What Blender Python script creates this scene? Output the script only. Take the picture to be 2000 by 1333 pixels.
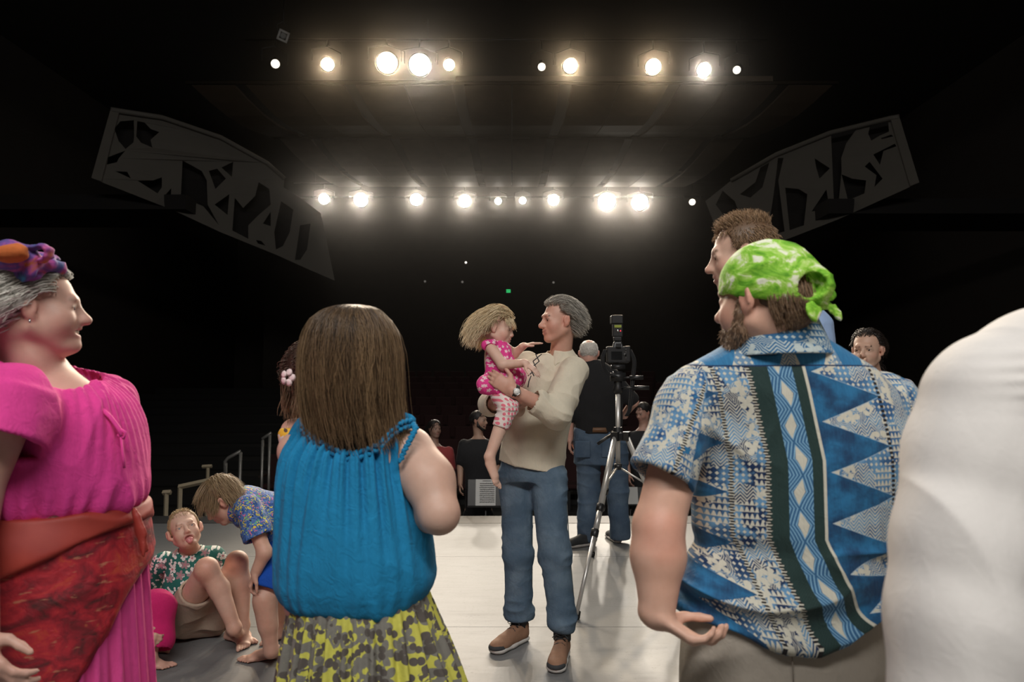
import bpy, math, os
import numpy as np
from mathutils import Vector, Matrix, Euler

for _o in list(bpy.data.objects):
    bpy.data.objects.remove(_o)
sc = bpy.context.scene
COL = sc.collection
ONLY = None   # names of people to build (None: everyone)

# ---------------------------------------------------------------- camera
FPX = 1333.0            # focal length in pixels of the 2000 x 1333 frame
CAMH = 1.38
PITCH = math.atan((752 - 666.5) / FPX)
cam_d = bpy.data.cameras.new('camera')
cam_d.sensor_width = 36.0
cam_d.lens = FPX / 2000 * 36.0
cam_d.clip_start = 0.05
cam_d.dof.use_dof = True
cam_d.dof.focus_distance = 3.75
cam_d.dof.aperture_fstop = 3.6
cam = bpy.data.objects.new('camera', cam_d)
COL.objects.link(cam)
cam.location = (0, 0, CAMH)
cam.rotation_euler = (math.pi / 2 + PITCH, 0, 0)
sc.camera = cam

_cp, _sp = math.cos(PITCH), math.sin(PITCH)


def at(px, py, Y):
    """world point seen at pixel (px, py) on the vertical plane y = Y"""
    a = (px - 1000.0) / FPX
    b = (666.5 - py) / FPX
    d = np.array([a, _cp - b * _sp, _sp + b * _cp])
    t = Y / d[1]
    return np.array([0, 0, CAMH]) + d * t


def ground(px, py, z=0.0):
    a = (px - 1000.0) / FPX
    b = (666.5 - py) / FPX
    d = np.array([a, _cp - b * _sp, _sp + b * _cp])
    t = (z - CAMH) / d[2]
    return np.array([0, 0, CAMH]) + d * t


# ---------------------------------------------------------------- world, light level
world = bpy.data.worlds.new('world')
sc.world = world
world.use_nodes = True
world.node_tree.nodes['Background'].inputs[0].default_value = (0.9, 0.75, 0.6, 1)
world.node_tree.nodes['Background'].inputs[1].default_value = 0.0006
sc.view_settings.view_transform = 'Standard'
sc.view_settings.look = 'None'
sc.view_settings.gamma = 1.0
sc.view_settings.use_curve_mapping = False
sc.view_settings.exposure = 0.14
sc.cycles.use_denoising = True
sc.cycles.adaptive_threshold = 0.04
sc.cycles.volume_bounces = 0
sc.cycles.max_bounces = 6
sc.cycles.diffuse_bounces = 3
sc.cycles.sample_clamp_indirect = 4.0


def area_light(name, loc, target, size, size_y, energy, color):
    d = bpy.data.lights.new(name, 'AREA')
    d.shape = 'RECTANGLE'
    d.size, d.size_y, d.energy, d.color = size, size_y, energy, color
    o = bpy.data.objects.new(name, d)
    COL.objects.link(o)
    o.location = loc
    o.rotation_euler = (Vector(target) - Vector(loc)).to_track_quat('-Z', 'Y').to_euler()
    return o


# unseen overhead lights: soft fill added behind the photographer, a back light each side
area_light('stage_fill_light', (0.0, -2.2, 6.0), (0, 3.0, 0.8), 6.0, 0.7, 350, (1.0, 0.97, 0.93))
area_light('stage_back_light', (-2.6, 6.2, 6.6), (-0.8, 2.8, 0.8), 3.0, 0.6, 60, (1.0, 0.95, 0.88))
area_light('stage_back_light', (2.6, 6.2, 6.6), (0.8, 2.8, 0.8), 3.0, 0.6, 60, (1.0, 0.95, 0.88))

# ---------------------------------------------------------------- numpy helpers
def V3(*a):
    return np.array(a, dtype=float)


def unit(v):
    v = np.asarray(v, float)
    return v / (np.linalg.norm(v) + 1e-12)


def lerp(a, b, t):
    return a + (b - a) * t


_rng = np.random.RandomState(7)
_PERM = _rng.rand(64, 64, 64).astype(np.float32)


def vnoise(P):
    """smooth value noise, P (n,3) -> -1..1"""
    P = np.asarray(P, np.float32)
    I = np.floor(P).astype(np.int32)
    f = P - I
    f = f * f * (3 - 2 * f)
    I0 = I & 63
    I1 = (I + 1) & 63
    x0, y0, z0 = I0.T
    x1, y1, z1 = I1.T
    fx, fy, fz = f.T
    c00 = _PERM[x0, y0, z0] * (1 - fx) + _PERM[x1, y0, z0] * fx
    c10 = _PERM[x0, y1, z0] * (1 - fx) + _PERM[x1, y1, z0] * fx
    c01 = _PERM[x0, y0, z1] * (1 - fx) + _PERM[x1, y0, z1] * fx
    c11 = _PERM[x0, y1, z1] * (1 - fx) + _PERM[x1, y1, z1] * fx
    return 2 * ((c00 * (1 - fy) + c10 * fy) * (1 - fz) + (c01 * (1 - fy) + c11 * fy) * fz) - 1


def ridged(P):
    return 1 - 2 * np.abs(vnoise(P))


# ---------------------------------------------------------------- mesh building
def mesh_from(name, V, F):
    """V (n,3), F list/array of quads or tris (array (m,4) or (m,3), or a list of such arrays)"""
    Fs = F if isinstance(F, list) else [F]
    Fs = [np.asarray(f, np.int32) for f in Fs if len(f)]
    me = bpy.data.meshes.new(name)
    V = np.asarray(V, np.float32)
    me.vertices.add(len(V))
    me.vertices.foreach_set('co', V.ravel())
    nl = sum(f.size for f in Fs)
    npoly = sum(len(f) for f in Fs)
    me.loops.add(nl)
    me.loops.foreach_set('vertex_index', np.concatenate([f.ravel() for f in Fs]))
    me.polygons.add(npoly)
    tot = np.concatenate([np.full(len(f), f.shape[1], np.int32) for f in Fs])
    st = np.concatenate([[0], np.cumsum(tot)[:-1]]).astype(np.int32)
    me.polygons.foreach_set('loop_start', st)
    me.polygons.foreach_set('use_smooth', np.ones(npoly, bool))
    me.update(calc_edges=True)
    return me


def add_obj(name, me, mat=None, parent=None, flat=False):
    o = bpy.data.objects.new(name, me)
    COL.objects.link(o)
    if mat is not None:
        me.materials.append(mat)
    if parent is not None:
        o.parent = parent
    if flat and me.polygons:
        me.polygons.foreach_set('use_smooth', np.zeros(len(me.polygons), bool))
    return o


def set_vec(me, name, A):
    a = me.attributes.new(name, 'FLOAT_VECTOR', 'POINT')
    a.data.foreach_set('vector', np.asarray(A, np.float32).ravel())


def set_col(me, name, C):
    C = np.asarray(C, np.float32)
    if C.shape[1] == 3:
        C = np.concatenate([C, np.ones((len(C), 1), np.float32)], 1)
    a = me.attributes.new(name, 'FLOAT_COLOR', 'POINT')
    a.data.foreach_set('color', C.ravel())


def normals_of(V, F):
    a, b, c, d = (V[F[:, i]] for i in range(4))
    n = np.cross(c - a, d - b)
    N = np.zeros_like(V)
    for i in range(4):
        for k in range(3):
            N[:, k] += np.bincount(F[:, i], n[:, k], len(V))
    return N / (np.linalg.norm(N, axis=1, keepdims=True) + 1e-12)


def smooth_mesh(V, F, it=1, w=0.5):
    e = np.concatenate([F[:, [0, 1]], F[:, [1, 2]], F[:, [2, 3]], F[:, [3, 0]]])
    cnt = np.bincount(e[:, 0], minlength=len(V)) + np.bincount(e[:, 1], minlength=len(V))
    cnt = np.maximum(cnt, 1)[:, None]
    for _ in range(it):
        S = np.stack([np.bincount(e[:, 0], V[e[:, 1], k], len(V)) + np.bincount(e[:, 1], V[e[:, 0], k], len(V)) for k in range(3)], 1)
        V = V * (1 - w) + (S / cnt) * w
    return V


class Field:
    """signed distance field on a grid; soft unions of tapered limbs, ellipsoids and lofted trunks, meshed as one surface"""

    def __init__(s, lo, hi, h):
        s.h = h
        s.lo = np.asarray(lo, float)
        n = np.ceil((np.asarray(hi, float) - s.lo) / h).astype(int) + 1
        s.n = n
        s.ax = [(s.lo[i] + h * np.arange(n[i])).astype(np.float32) for i in range(3)]
        s.D = np.full(n, 0.5, np.float32)

    def box(s, lo, hi, pad):
        a = np.maximum(0, np.floor((np.asarray(lo) - pad - s.lo) / s.h).astype(int))
        b = np.minimum(s.n, np.ceil((np.asarray(hi) + pad - s.lo) / s.h).astype(int) + 1)
        if np.any(b <= a):
            return None
        sl = tuple(slice(a[i], b[i]) for i in range(3))
        g = (s.ax[0][sl[0]][:, None, None], s.ax[1][sl[1]][None, :, None], s.ax[2][sl[2]][None, None, :])
        return sl, g

    def put(s, sl, d, k, op):
        A = s.D[sl]
        if op == 'add':
            if k <= 0:
                s.D[sl] = np.minimum(A, d)
            else:
                t = np.clip(0.5 + 0.5 * (d - A) / k, 0, 1)
                s.D[sl] = d + (A - d) * t - k * t * (1 - t)
        elif op == 'sub':
            if k <= 0:
                s.D[sl] = np.maximum(A, -d)
            else:
                A2 = -A
                t = np.clip(0.5 + 0.5 * (d - A2) / k, 0, 1)
                s.D[sl] = -(d + (A2 - d) * t - k * t * (1 - t))
        return s

    def cap(s, a, b, ra, rb, k=0.01, flat=None, op='add', ends=False):
        """tapered limb from a to b; flat=(direction, factor) widens the section; ends=True cuts the ends square"""
        a = np.asarray(a, float)
        b = np.asarray(b, float)
        R = max(ra, rb) * (max(1, flat[1]) if flat else 1)
        q = s.box(np.minimum(a, b) - R, np.maximum(a, b) + R, k + 3 * s.h)
        if q is None:
            return s
        sl, (X, Y, Z) = q
        ab = b - a
        L2 = float(ab @ ab) + 1e-12
        px, py, pz = X - a[0], Y - a[1], Z - a[2]
        t0 = (px * ab[0] + py * ab[1] + pz * ab[2]) / L2
        t = np.clip(t0, 0, 1) if not ends else t0
        vx, vy, vz = px - t * ab[0], py - t * ab[1], pz - t * ab[2]
        if flat:
            w = unit(flat[0])
            c = (1.0 / flat[1] - 1) * (vx * w[0] + vy * w[1] + vz * w[2])
            vx, vy, vz = vx + c * w[0], vy + c * w[1], vz + c * w[2]
        tc = np.clip(t0, 0, 1)
        d = np.sqrt(vx * vx + vy * vy + vz * vz) - (ra + tc * (rb - ra))
        if ends:
            L = math.sqrt(L2)
            d = np.maximum(d, np.maximum(-t0, t0 - 1) * L)
        return s.put(sl, d.astype(np.float32), k, op)

    def chain(s, pts, rad, k=0.01, flat=None, op='add'):
        for i in range(len(pts) - 1):
            s.cap(pts[i], pts[i + 1], rad[i], rad[i + 1], k, flat, op)
        return s

    def ell(s, c, r, R=None, k=0.01, op='add'):
        """ellipsoid of radii r along the rows of R"""
        c = np.asarray(c, float)
        r = np.asarray(r, float) * np.ones(3)
        M = np.eye(3) if R is None else np.asarray(R, float)
        e = np.sqrt(((M * r[:, None]) ** 2).sum(0))
        q = s.box(c - e, c + e, k + 3 * s.h)
        if q is None:
            return s
        sl, (X, Y, Z) = q
        x, y, z = X - c[0], Y - c[1], Z - c[2]
        u = [(x * M[i, 0] + y * M[i, 1] + z * M[i, 2]) for i in range(3)]
        k0 = np.sqrt(sum((u[i] / r[i]) ** 2 for i in range(3)))
        k1 = np.sqrt(sum((u[i] / r[i] ** 2) ** 2 for i in range(3))) + 1e-9
        d = k0 * (k0 - 1) / k1
        d = np.maximum(d, -r.min())
        return s.put(sl, d.astype(np.float32), k, op)

    def loft(s, secs, k=0.01, op='add', n=2.4, yaw=0.0, piv=None):
        """upright trunk: secs = rows (z, cx, cy, rx, ry); yaw turns each section about its own centre"""
        S = np.array(sorted([list(r) for r in secs]), float)
        z0, z1 = S[0, 0], S[-1, 0]
        m = max(S[:, 3].max(), S[:, 4].max())
        q = s.box((S[:, 1].min() - m, S[:, 2].min() - m, z0), (S[:, 1].max() + m, S[:, 2].max() + m, z1), k + 3 * s.h)
        if q is None:
            return s
        sl, (X, Y, Z) = q
        zz = Z.ravel()
        zc = np.clip(zz, z0, z1)
        I = [catmull(S[:, 0], S[:, j], zc)[None, None, :].astype(np.float32) for j in range(1, 5)]
        x, y = X - I[0], Y - I[1]
        if yaw:
            c_, s_ = math.cos(yaw), math.sin(yaw)
            x, y = x * c_ + y * s_, -x * s_ + y * c_
        ax, ay = np.abs(x) / I[2], np.abs(y) / I[3]
        qn = (ax ** n + ay ** n) ** (1.0 / n) + 1e-6
        rr = np.sqrt(x * x + y * y)
        d = (rr - rr / qn)
        d = np.where(qn < 0.25, -np.minimum(I[2], I[3]) * 0.75, d)
        d = np.maximum(d, np.maximum(z0 - Z, Z - z1))
        return s.put(sl, d.astype(np.float32), k, op)

    def plane(s, p, nrm, k=0.0):
        """cut everything on the side the normal points to"""
        nrm = unit(nrm)
        X, Y, Z = s.ax[0][:, None, None], s.ax[1][None, :, None], s.ax[2][None, None, :]
        d = -((X - p[0]) * nrm[0] + (Y - p[1]) * nrm[1] + (Z - p[2]) * nrm[2])
        return s.put((slice(None),) * 3, d.astype(np.float32), k, 'sub')

    def mesh(s, smooth=2):
        D = s.D
        D[0], D[-1], D[:, 0], D[:, -1], D[:, :, 0], D[:, :, -1] = (0.1,) * 6
        ins = (D < 0)
        c = ins.astype(np.uint8)
        c = c[:-1] + c[1:]
        c = c[:, :-1] + c[:, 1:]
        c = c[:, :, :-1] + c[:, :, 1:]
        act = (c > 0) & (c < 8)
        idx = np.argwhere(act)
        ids = np.full(act.shape, -1, np.int32)
        ids[act] = np.arange(len(idx))
        i, j, k = idx.T
        corners = [(a, b, d) for a in (0, 1) for b in (0, 1) for d in (0, 1)]
        val = np.stack([D[i + a, j + b, k + d] for a, b, d in corners], 1)
        P = np.zeros((len(idx), 3))
        cnt = np.zeros(len(idx))
        for e0 in range(8):
            for e1 in range(e0 + 1, 8):
                o0, o1 = corners[e0], corners[e1]
                if sum(abs(o0[q] - o1[q]) for q in range(3)) != 1:
                    continue
                v0, v1 = val[:, e0], val[:, e1]
                m = (v0 < 0) != (v1 < 0)
                t = np.where(m, v0 / (v0 - v1 + 1e-12), 0)
                for q in range(3):
                    P[:, q] += np.where(m, o0[q] + t * (o1[q] - o0[q]), 0)
                cnt += m
        P = idx + P / cnt[:, None]
        V = s.lo + P * s.h
        F = []
        for axis in range(3):
            sl0 = [slice(None)] * 3
            sl1 = [slice(None)] * 3
            sl0[axis] = slice(0, -1)
            sl1[axis] = slice(1, None)
            A, B = ins[tuple(sl0)], ins[tuple(sl1)]
            ch = np.argwhere(A != B)
            o = [q for q in range(3) if q != axis]
            ch = ch[(ch[:, o[0]] > 0) & (ch[:, o[1]] > 0) & (ch[:, o[0]] < D.shape[o[0]] - 1) & (ch[:, o[1]] < D.shape[o[1]] - 1)]
            if not len(ch):
                continue
            sgn = A[tuple(ch.T)]
            quad = []
            for du, dv in ((-1, -1), (0, -1), (0, 0), (-1, 0)):
                t = ch.copy()
                t[:, o[0]] += du
                t[:, o[1]] += dv
                quad.append(ids[tuple(t.T)])
            Q = np.stack(quad, 1)
            flip = sgn if axis != 1 else ~sgn
            Q[~flip] = Q[~flip][:, ::-1]
            F.append(Q)
        F = np.concatenate(F)
        if smooth:
            V = smooth_mesh(V, F, smooth, 0.5)
        return V, F


def catmull(x, y, q):
    """smooth monotone-ish interpolation of y(x) at q"""
    if len(x) < 3:
        return np.interp(q, x, y)
    m = np.gradient(y, x)
    i = np.clip(np.searchsorted(x, q) - 1, 0, len(x) - 2)
    h = x[i + 1] - x[i]
    t = (q - x[i]) / h
    t2, t3 = t * t, t * t * t
    return (2 * t3 - 3 * t2 + 1) * y[i] + (t3 - 2 * t2 + t) * h * m[i] + (-2 * t3 + 3 * t2) * y[i + 1] + (t3 - t2) * h * m[i + 1]


def tubes(paths, rad, sides=3, cap=True):
    """many thin strands as one mesh: paths (n,m,3), rad (n,m)"""
    paths = np.asarray(paths, float)
    n, m, _ = paths.shape
    rad = np.broadcast_to(rad, (n, m))
    T = np.gradient(paths, axis=1)
    T /= np.linalg.norm(T, axis=2, keepdims=True) + 1e-9
    ref = np.where(np.abs(T[..., 2:3]) > 0.9, np.array([1.0, 0, 0]), np.array([0, 0, 1.0]))
    A = np.cross(T, ref)
    A /= np.linalg.norm(A, axis=2, keepdims=True) + 1e-9
    for q in range(1, m):
        a = A[:, q - 1] - T[:, q] * (A[:, q - 1] * T[:, q]).sum(1, keepdims=True)
        A[:, q] = a / (np.linalg.norm(a, axis=1, keepdims=True) + 1e-9)
    B = np.cross(T, A)
    ang = np.arange(sides) * 2 * math.pi / sides
    V = paths[:, :, None] + rad[:, :, None, None] * (np.cos(ang)[:, None] * A[:, :, None] + np.sin(ang)[:, None] * B[:, :, None])
    base = (np.arange(n)[:, None, None] * m + np.arange(m - 1)[None, :, None]) * sides
    s0 = np.arange(sides)[None, None, :]
    s1 = (s0 + 1) % sides
    F = np.stack([base + s0, base + s1, base + sides + s1, base + sides + s0], -1).reshape(-1, 4)
    V = V.reshape(-1, 3)
    out = [F]
    if cap and sides == 4:
        b = np.arange(n)[:, None] * m * sides
        out.append(b + np.array([[3, 2, 1, 0]]))
        out.append(b + (m - 1) * sides + np.array([[0, 1, 2, 3]]))
    elif cap and sides > 4:
        Vs = [V]
        nv = len(V)
        ends = []
        for q in range(n):
            for e, rev in ((0, True), (m - 1, False)):
                Vs.append(paths[q, e][None])
                r = q * m * sides + e * sides + np.arange(sides)
                r2 = np.roll(r, -1)
                c = np.full(sides, nv)
                ends.append(np.stack([c, r2, r], 1) if rev else np.stack([c, r, r2], 1))
                nv += 1
        V = np.concatenate(Vs)
        out.append(np.concatenate(ends))
    return V, out


class MB:
    """collects boxes, tubes, lathes and prisms into one mesh"""

    def __init__(s):
        s.V, s.F3, s.F4 = [], [], []
        s.n = 0

    def add(s, V, F):
        V = np.asarray(V, float)
        for f in (F if isinstance(F, list) else [F]):
            f = np.asarray(f, int)
            if len(f):
                (s.F3 if f.shape[1] == 3 else s.F4).append(f + s.n)
        s.V.append(V)
        s.n += len(V)
        return s

    def box(s, c, d, R=None, taper=1.0):
        c = np.asarray(c, float)
        h = np.asarray(d, float) / 2
        v = np.array([[x, y, z] for z in (-1, 1) for y in (-1, 1) for x in (-1, 1)], float)
        v[v[:, 2] > 0, :2] *= taper
        v = v * h
        if R is not None:
            v = v @ np.asarray(R)
        f = [[0, 2, 3, 1], [4, 5, 7, 6], [0, 1, 5, 4], [2, 6, 7, 3], [0, 4, 6, 2], [1, 3, 7, 5]]
        return s.add(v + c, np.array(f))

    def tube(s, pts, r, sides=10):
        pts = np.asarray(pts, float)[None]
        r = np.broadcast_to(np.asarray(r, float), (pts.shape[1],))[None]
        V, F = tubes(pts, r, sides)
        return s.add(V, F)

    def bar(s, a, b, r, r2=None, sides=10):
        return s.tube([a, b], [r, r if r2 is None else r2], sides)

    def lathe(s, a, axis, prof, sides=20):
        """prof rows (along, radius) about the axis through a"""
        axis = unit(axis)
        p = np.array([np.asarray(a, float) + axis * q[0] for q in prof])
        u = unit(np.cross(axis, [0, 0, 1] if abs(axis[2]) < 0.9 else [1, 0, 0]))
        w = np.cross(axis, u)
        ang = np.arange(sides) * 2 * math.pi / sides
        ring = np.cos(ang)[:, None] * u + np.sin(ang)[:, None] * w
        V = np.concatenate([p[i] + max(prof[i][1], 1e-4) * ring for i in range(len(prof))])
        F = []
        for i in range(len(prof) - 1):
            for j in range(sides):
                k = (j + 1) % sides
                F.append([i * sides + j, i * sides + k, (i + 1) * sides + k, (i + 1) * sides + j])
        s.add(V, np.array(F))
        n0 = s.n - len(V)
        for i, rev in ((0, True), (len(prof) - 1, False)):
            c = s.n
            s.V.append(p[i][None])
            s.n += 1
            r = n0 + i * sides + np.arange(sides)
            r2 = np.roll(r, -1)
            cc = np.full(sides, c)
            s.F3.append(np.stack([cc, r2, r], 1) if rev else np.stack([cc, r, r2], 1))
        return s

    def prism(s, poly, origin, u, w, thick):
        """polygon outline (list of (a,b)) in the plane origin + a*u + b*w, given thickness along u x w"""
        poly = np.asarray(poly, float)
        o, u, w = np.asarray(origin, float), np.asarray(u, float), np.asarray(w, float)
        nrm = unit(np.cross(u, w))
        P = o + poly[:, :1] * u + poly[:, 1:] * w
        from mathutils.geometry import tessellate_polygon
        tri = tessellate_polygon([[Vector((float(a), float(b), 0)) for a, b in poly]])
        n = len(P)
        V = np.concatenate([P + nrm * thick / 2, P - nrm * thick / 2])
        t = np.array([list(q) for q in tri], int)
        side = np.array([[i, (i + 1) % n, n + (i + 1) % n, n + i] for i in range(n)])
        return s.add(V, [t, t[:, ::-1] + n, side])

    def build(s, name, mat, parent=None, flat=True):
        F = []
        if s.F3:
            F.append(np.concatenate(s.F3))
        if s.F4:
            F.append(np.concatenate(s.F4))
        me = mesh_from(name, np.concatenate(s.V), F)
        return add_obj(name, me, mat, parent, flat)


def bevel(o, w=0.004, seg=2):
    m = o.modifiers.new('bevel', 'BEVEL')
    m.width, m.segments, m.limit_method = w, seg, 'ANGLE'
    return o


def empty(name, loc=(0, 0, 0)):
    o = bpy.data.objects.new(name, None)
    COL.objects.link(o)
    o.location = tuple(float(q) for q in loc)
    o.empty_display_size = 0.1
    return o


def tag(o, label, cat, group=None):
    o['label'] = label
    o['category'] = cat
    if group:
        o['group'] = group
    return o


def structure(o, label=None, cat=None):
    o['kind'] = 'structure'
    if label:
        o['label'] = label
    if cat:
        o['category'] = cat
    return o


def copy_tree(o, parent=None):
    c = o.copy()
    COL.objects.link(c)
    c.parent = parent
    for ch in [q for q in bpy.data.objects if q.parent == o]:
        copy_tree(ch, c)
    return c


# ---------------------------------------------------------------- materials: a small expression language over shader nodes
class E:
    """a value flowing through Math nodes"""

    def __init__(s, M, sock):
        s.M, s.s = M, sock

    def op(s, name, *o):
        n = s.M.nt.nodes.new('ShaderNodeMath')
        n.operation = name
        for i, v in enumerate((s,) + o):
            if isinstance(v, E):
                s.M.nt.links.new(v.s, n.inputs[i])
            else:
                n.inputs[i].default_value = float(v)
        return E(s.M, n.outputs[0])

    def __add__(s, o): return s.op('ADD', o)
    def __radd__(s, o): return s.op('ADD', o)
    def __sub__(s, o): return s.op('SUBTRACT', o)
    def __rsub__(s, o): return (s * -1) + o
    def __mul__(s, o): return s.op('MULTIPLY', o)
    def __rmul__(s, o): return s.op('MULTIPLY', o)
    def __truediv__(s, o): return s.op('DIVIDE', o)
    def lt(s, o): return s.op('LESS_THAN', o)
    def gt(s, o): return s.op('GREATER_THAN', o)
    def abs(s): return s.op('ABSOLUTE')
    def frac(s): return s.op('FRACT')
    def floor(s): return s.op('FLOOR')
    def sin(s): return s.op('SINE')
    def cos(s): return s.op('COSINE')
    def min(s, o): return s.op('MINIMUM', o)
    def max(s, o): return s.op('MAXIMUM', o)
    def atan2(s, o): return s.op('ARCTAN2', o)
    def sqrt(s): return s.op('SQRT')
    def ss(s, a, b):
        n = s.M.nt.nodes.new('ShaderNodeMapRange')
        n.interpolation_type = 'SMOOTHSTEP'
        s.M.nt.links.new(s.s, n.inputs[0])
        n.inputs[1].default_value, n.inputs[2].default_value = a, b
        return E(s.M, n.outputs[0])


class Mat:
    def __init__(s, name, color=(0.5, 0.5, 0.5), rough=0.7, **kw):
        s.m = bpy.data.materials.new(name)
        s.m.use_nodes = True
        s.nt = s.m.node_tree
        s.b = s.nt.nodes['Principled BSDF']
        s.b.inputs['Base Color'].default_value = (*color[:3], 1)
        s.b.inputs['Roughness'].default_value = rough
        for k, v in kw.items():
            s.b.inputs[k.replace('_', ' ')].default_value = v

    def node(s, t):
        return s.nt.nodes.new(t)

    def coord(s, what='Object'):
        return s.node('ShaderNodeTexCoord').outputs[what]

    def attr(s, name):
        n = s.node('ShaderNodeAttribute')
        n.attribute_name = name
        return n

    def xyz(s, vec):
        n = s.node('ShaderNodeSeparateXYZ')
        s.nt.links.new(vec, n.inputs[0])
        return [E(s, o) for o in n.outputs]

    def comb(s, x, y, z=0.0):
        n = s.node('ShaderNodeCombineXYZ')
        for i, v in enumerate((x, y, z)):
            if isinstance(v, E):
                s.nt.links.new(v.s, n.inputs[i])
            else:
                n.inputs[i].default_value = v
        return n.outputs[0]

    def noise(s, vec, scale, detail=3, rough=0.55, dist=0.0):
        n = s.node('ShaderNodeTexNoise')
        s.nt.links.new(vec, n.inputs['Vector'])
        n.inputs['Scale'].default_value = scale
        n.inputs['Detail'].default_value = detail
        n.inputs['Roughness'].default_value = rough
        n.inputs['Distortion'].default_value = dist
        return E(s, n.outputs[0])

    def noise_col(s, vec, scale, detail=2):
        n = s.node('ShaderNodeTexNoise')
        s.nt.links.new(vec, n.inputs['Vector'])
        n.inputs['Scale'].default_value = scale
        n.inputs['Detail'].default_value = detail
        return n.outputs['Color']

    def voro(s, vec, scale, feature='F1', rnd=1.0, dims='2D'):
        n = s.node('ShaderNodeTexVoronoi')
        n.voronoi_dimensions = dims
        n.feature = feature
        s.nt.links.new(vec, n.inputs['Vector'])
        n.inputs['Scale'].default_value = scale
        n.inputs['Randomness'].default_value = rnd
        return n

    def mix(s, fac, a, b):
        n = s.node('ShaderNodeMix')
        n.data_type = 'RGBA'
        if isinstance(fac, E):
            s.nt.links.new(fac.s, n.inputs[0])
        else:
            n.inputs[0].default_value = fac
        for i, v in ((6, a), (7, b)):
            if isinstance(v, (tuple, list)):
                n.inputs[i].default_value = (*v[:3], 1)
            else:
                s.nt.links.new(v, n.inputs[i])
        return n.outputs[2]

    def mul(s, a, b, fac=1.0):
        n = s.node('ShaderNodeMix')
        n.data_type = 'RGBA'
        n.blend_type = 'MULTIPLY'
        n.inputs[0].default_value = fac
        for i, v in ((6, a), (7, b)):
            if isinstance(v, (tuple, list)):
                n.inputs[i].default_value = (*v[:3], 1)
            else:
                s.nt.links.new(v, n.inputs[i])
        return n.outputs[2]

    def grey(s, e):
        n = s.node('ShaderNodeCombineColor')
        for i in range(3):
            s.nt.links.new(e.s, n.inputs[i])
        return n.outputs[0]

    def ramp(s, e, stops, interp='LINEAR'):
        n = s.node('ShaderNodeValToRGB')
        s.nt.links.new(e.s, n.inputs[0])
        r = n.color_ramp
        r.interpolation = interp
        while len(r.elements) < len(stops):
            r.elements.new(0.5)
        for el, (p, c) in zip(r.elements, stops):
            el.position = p
            el.color = (*c[:3], 1)
        return n.outputs[0]

    def color(s, sock):
        s.nt.links.new(sock, s.b.inputs['Base Color'])
        return s

    def rough(s, e):
        s.nt.links.new(e.s, s.b.inputs['Roughness'])
        return s

    def bump(s, e, strength=0.3, dist=0.002):
        n = s.node('ShaderNodeBump')
        n.inputs['Strength'].default_value = strength
        n.inputs['Distance'].default_value = dist
        s.nt.links.new(e.s, n.inputs['Height'])
        s.nt.links.new(n.outputs[0], s.b.inputs['Normal'])
        return s

    def flower(s, uv, scale, petals=5, size=0.42, depth=0.45, rnd=0.85, sharp=1.0):
        """white-flower mask: one petalled flower turned at random in every cell"""
        v = s.voro(uv, scale, 'F1', rnd)
        sub = s.node('ShaderNodeVectorMath')
        sub.operation = 'SUBTRACT'
        s.nt.links.new(uv, sub.inputs[0])
        s.nt.links.new(v.outputs['Position'], sub.inputs[1])
        x, y, _ = s.xyz(sub.outputs[0])
        cr, cg, cb = s.xyz(v.outputs['Color'])
        th = y.atan2(x) + cr * 6.283
        r = (x * x + y * y).sqrt() * scale
        lim = (cg * 0.4 + 0.75) * size * ((th * (petals / 2.0)).cos().abs() * depth + (1 - depth))
        return r.lt(lim), r, (cr, cg, cb)


def plain(name, color, rough=0.6, var=0.12, scale=40, bump=0.0, bscale=300, **kw):
    m = Mat(name, color, rough, **kw)
    c = m.coord()
    n = m.noise(c, scale, 4)
    m.color(m.mix(n, tuple(q * (1 - var) for q in color), tuple(min(1, q * (1 + var)) for q in color)))
    if bump:
        m.bump(m.noise(c, bscale, 2), bump, 0.001)
    return m.m


def crinkle(m, c, dist=0.006, weave=None):
    """small creases of worn cloth, longer down the cloth than across it, and the weave"""
    x, y, z = m.xyz(c)
    v = m.comb(x, y, z * 0.45)
    a = (m.noise(v, 16, 3, 0.5, 0.6) - 0.5).abs()
    b = (m.noise(m.comb(x + z * 0.6, y, z * 0.7 - x * 0.3), 34, 2, 0.5, 0.8) - 0.5).abs()
    e = a * 1.0 + b * 0.45
    if weave is not None:
        e = e + weave * 0.05
    n = m.node('ShaderNodeBump')
    n.inputs['Strength'].default_value = 0.75
    n.inputs['Distance'].default_value = dist
    m.nt.links.new(e.s, n.inputs['Height'])
    m.nt.links.new(n.outputs[0], m.b.inputs['Normal'])
    return m


def cloth(name, color, var=0.10, weave=900, rough=0.85, fold=0.006):
    """woven cloth: slight thread variation, creases and fine weave relief, soft sheen"""
    m = Mat(name, color, rough)
    c = m.coord()
    x, y, z = m.xyz(c)
    n = m.noise(c, 14, 4)
    n2 = m.noise(m.comb(x * 1.0, y * 1.0, z * 0.15), 220, 2)
    f = n * 0.6 + n2 * 0.4
    m.color(m.mix(f, tuple(q * (1 - var * 1.6) for q in color), tuple(min(1, q * (1 + var * 1.6)) for q in color)))
    crinkle(m, c, fold, m.noise(c, weave, 1))
    m.b.inputs['Sheen Weight'].default_value = 0.04
    m.b.inputs['Specular IOR Level'].default_value = 0.25
    return m.m


def emis(name, color, strength):
    m = bpy.data.materials.new(name)
    m.use_nodes = True
    nt = m.node_tree
    nt.nodes.clear()
    o = nt.nodes.new('ShaderNodeOutputMaterial')
    e = nt.nodes.new('ShaderNodeEmission')
    e.inputs[0].default_value = (*color, 1)
    e.inputs[1].default_value = strength
    nt.links.new(e.outputs[0], o.inputs[0])
    return m

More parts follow.
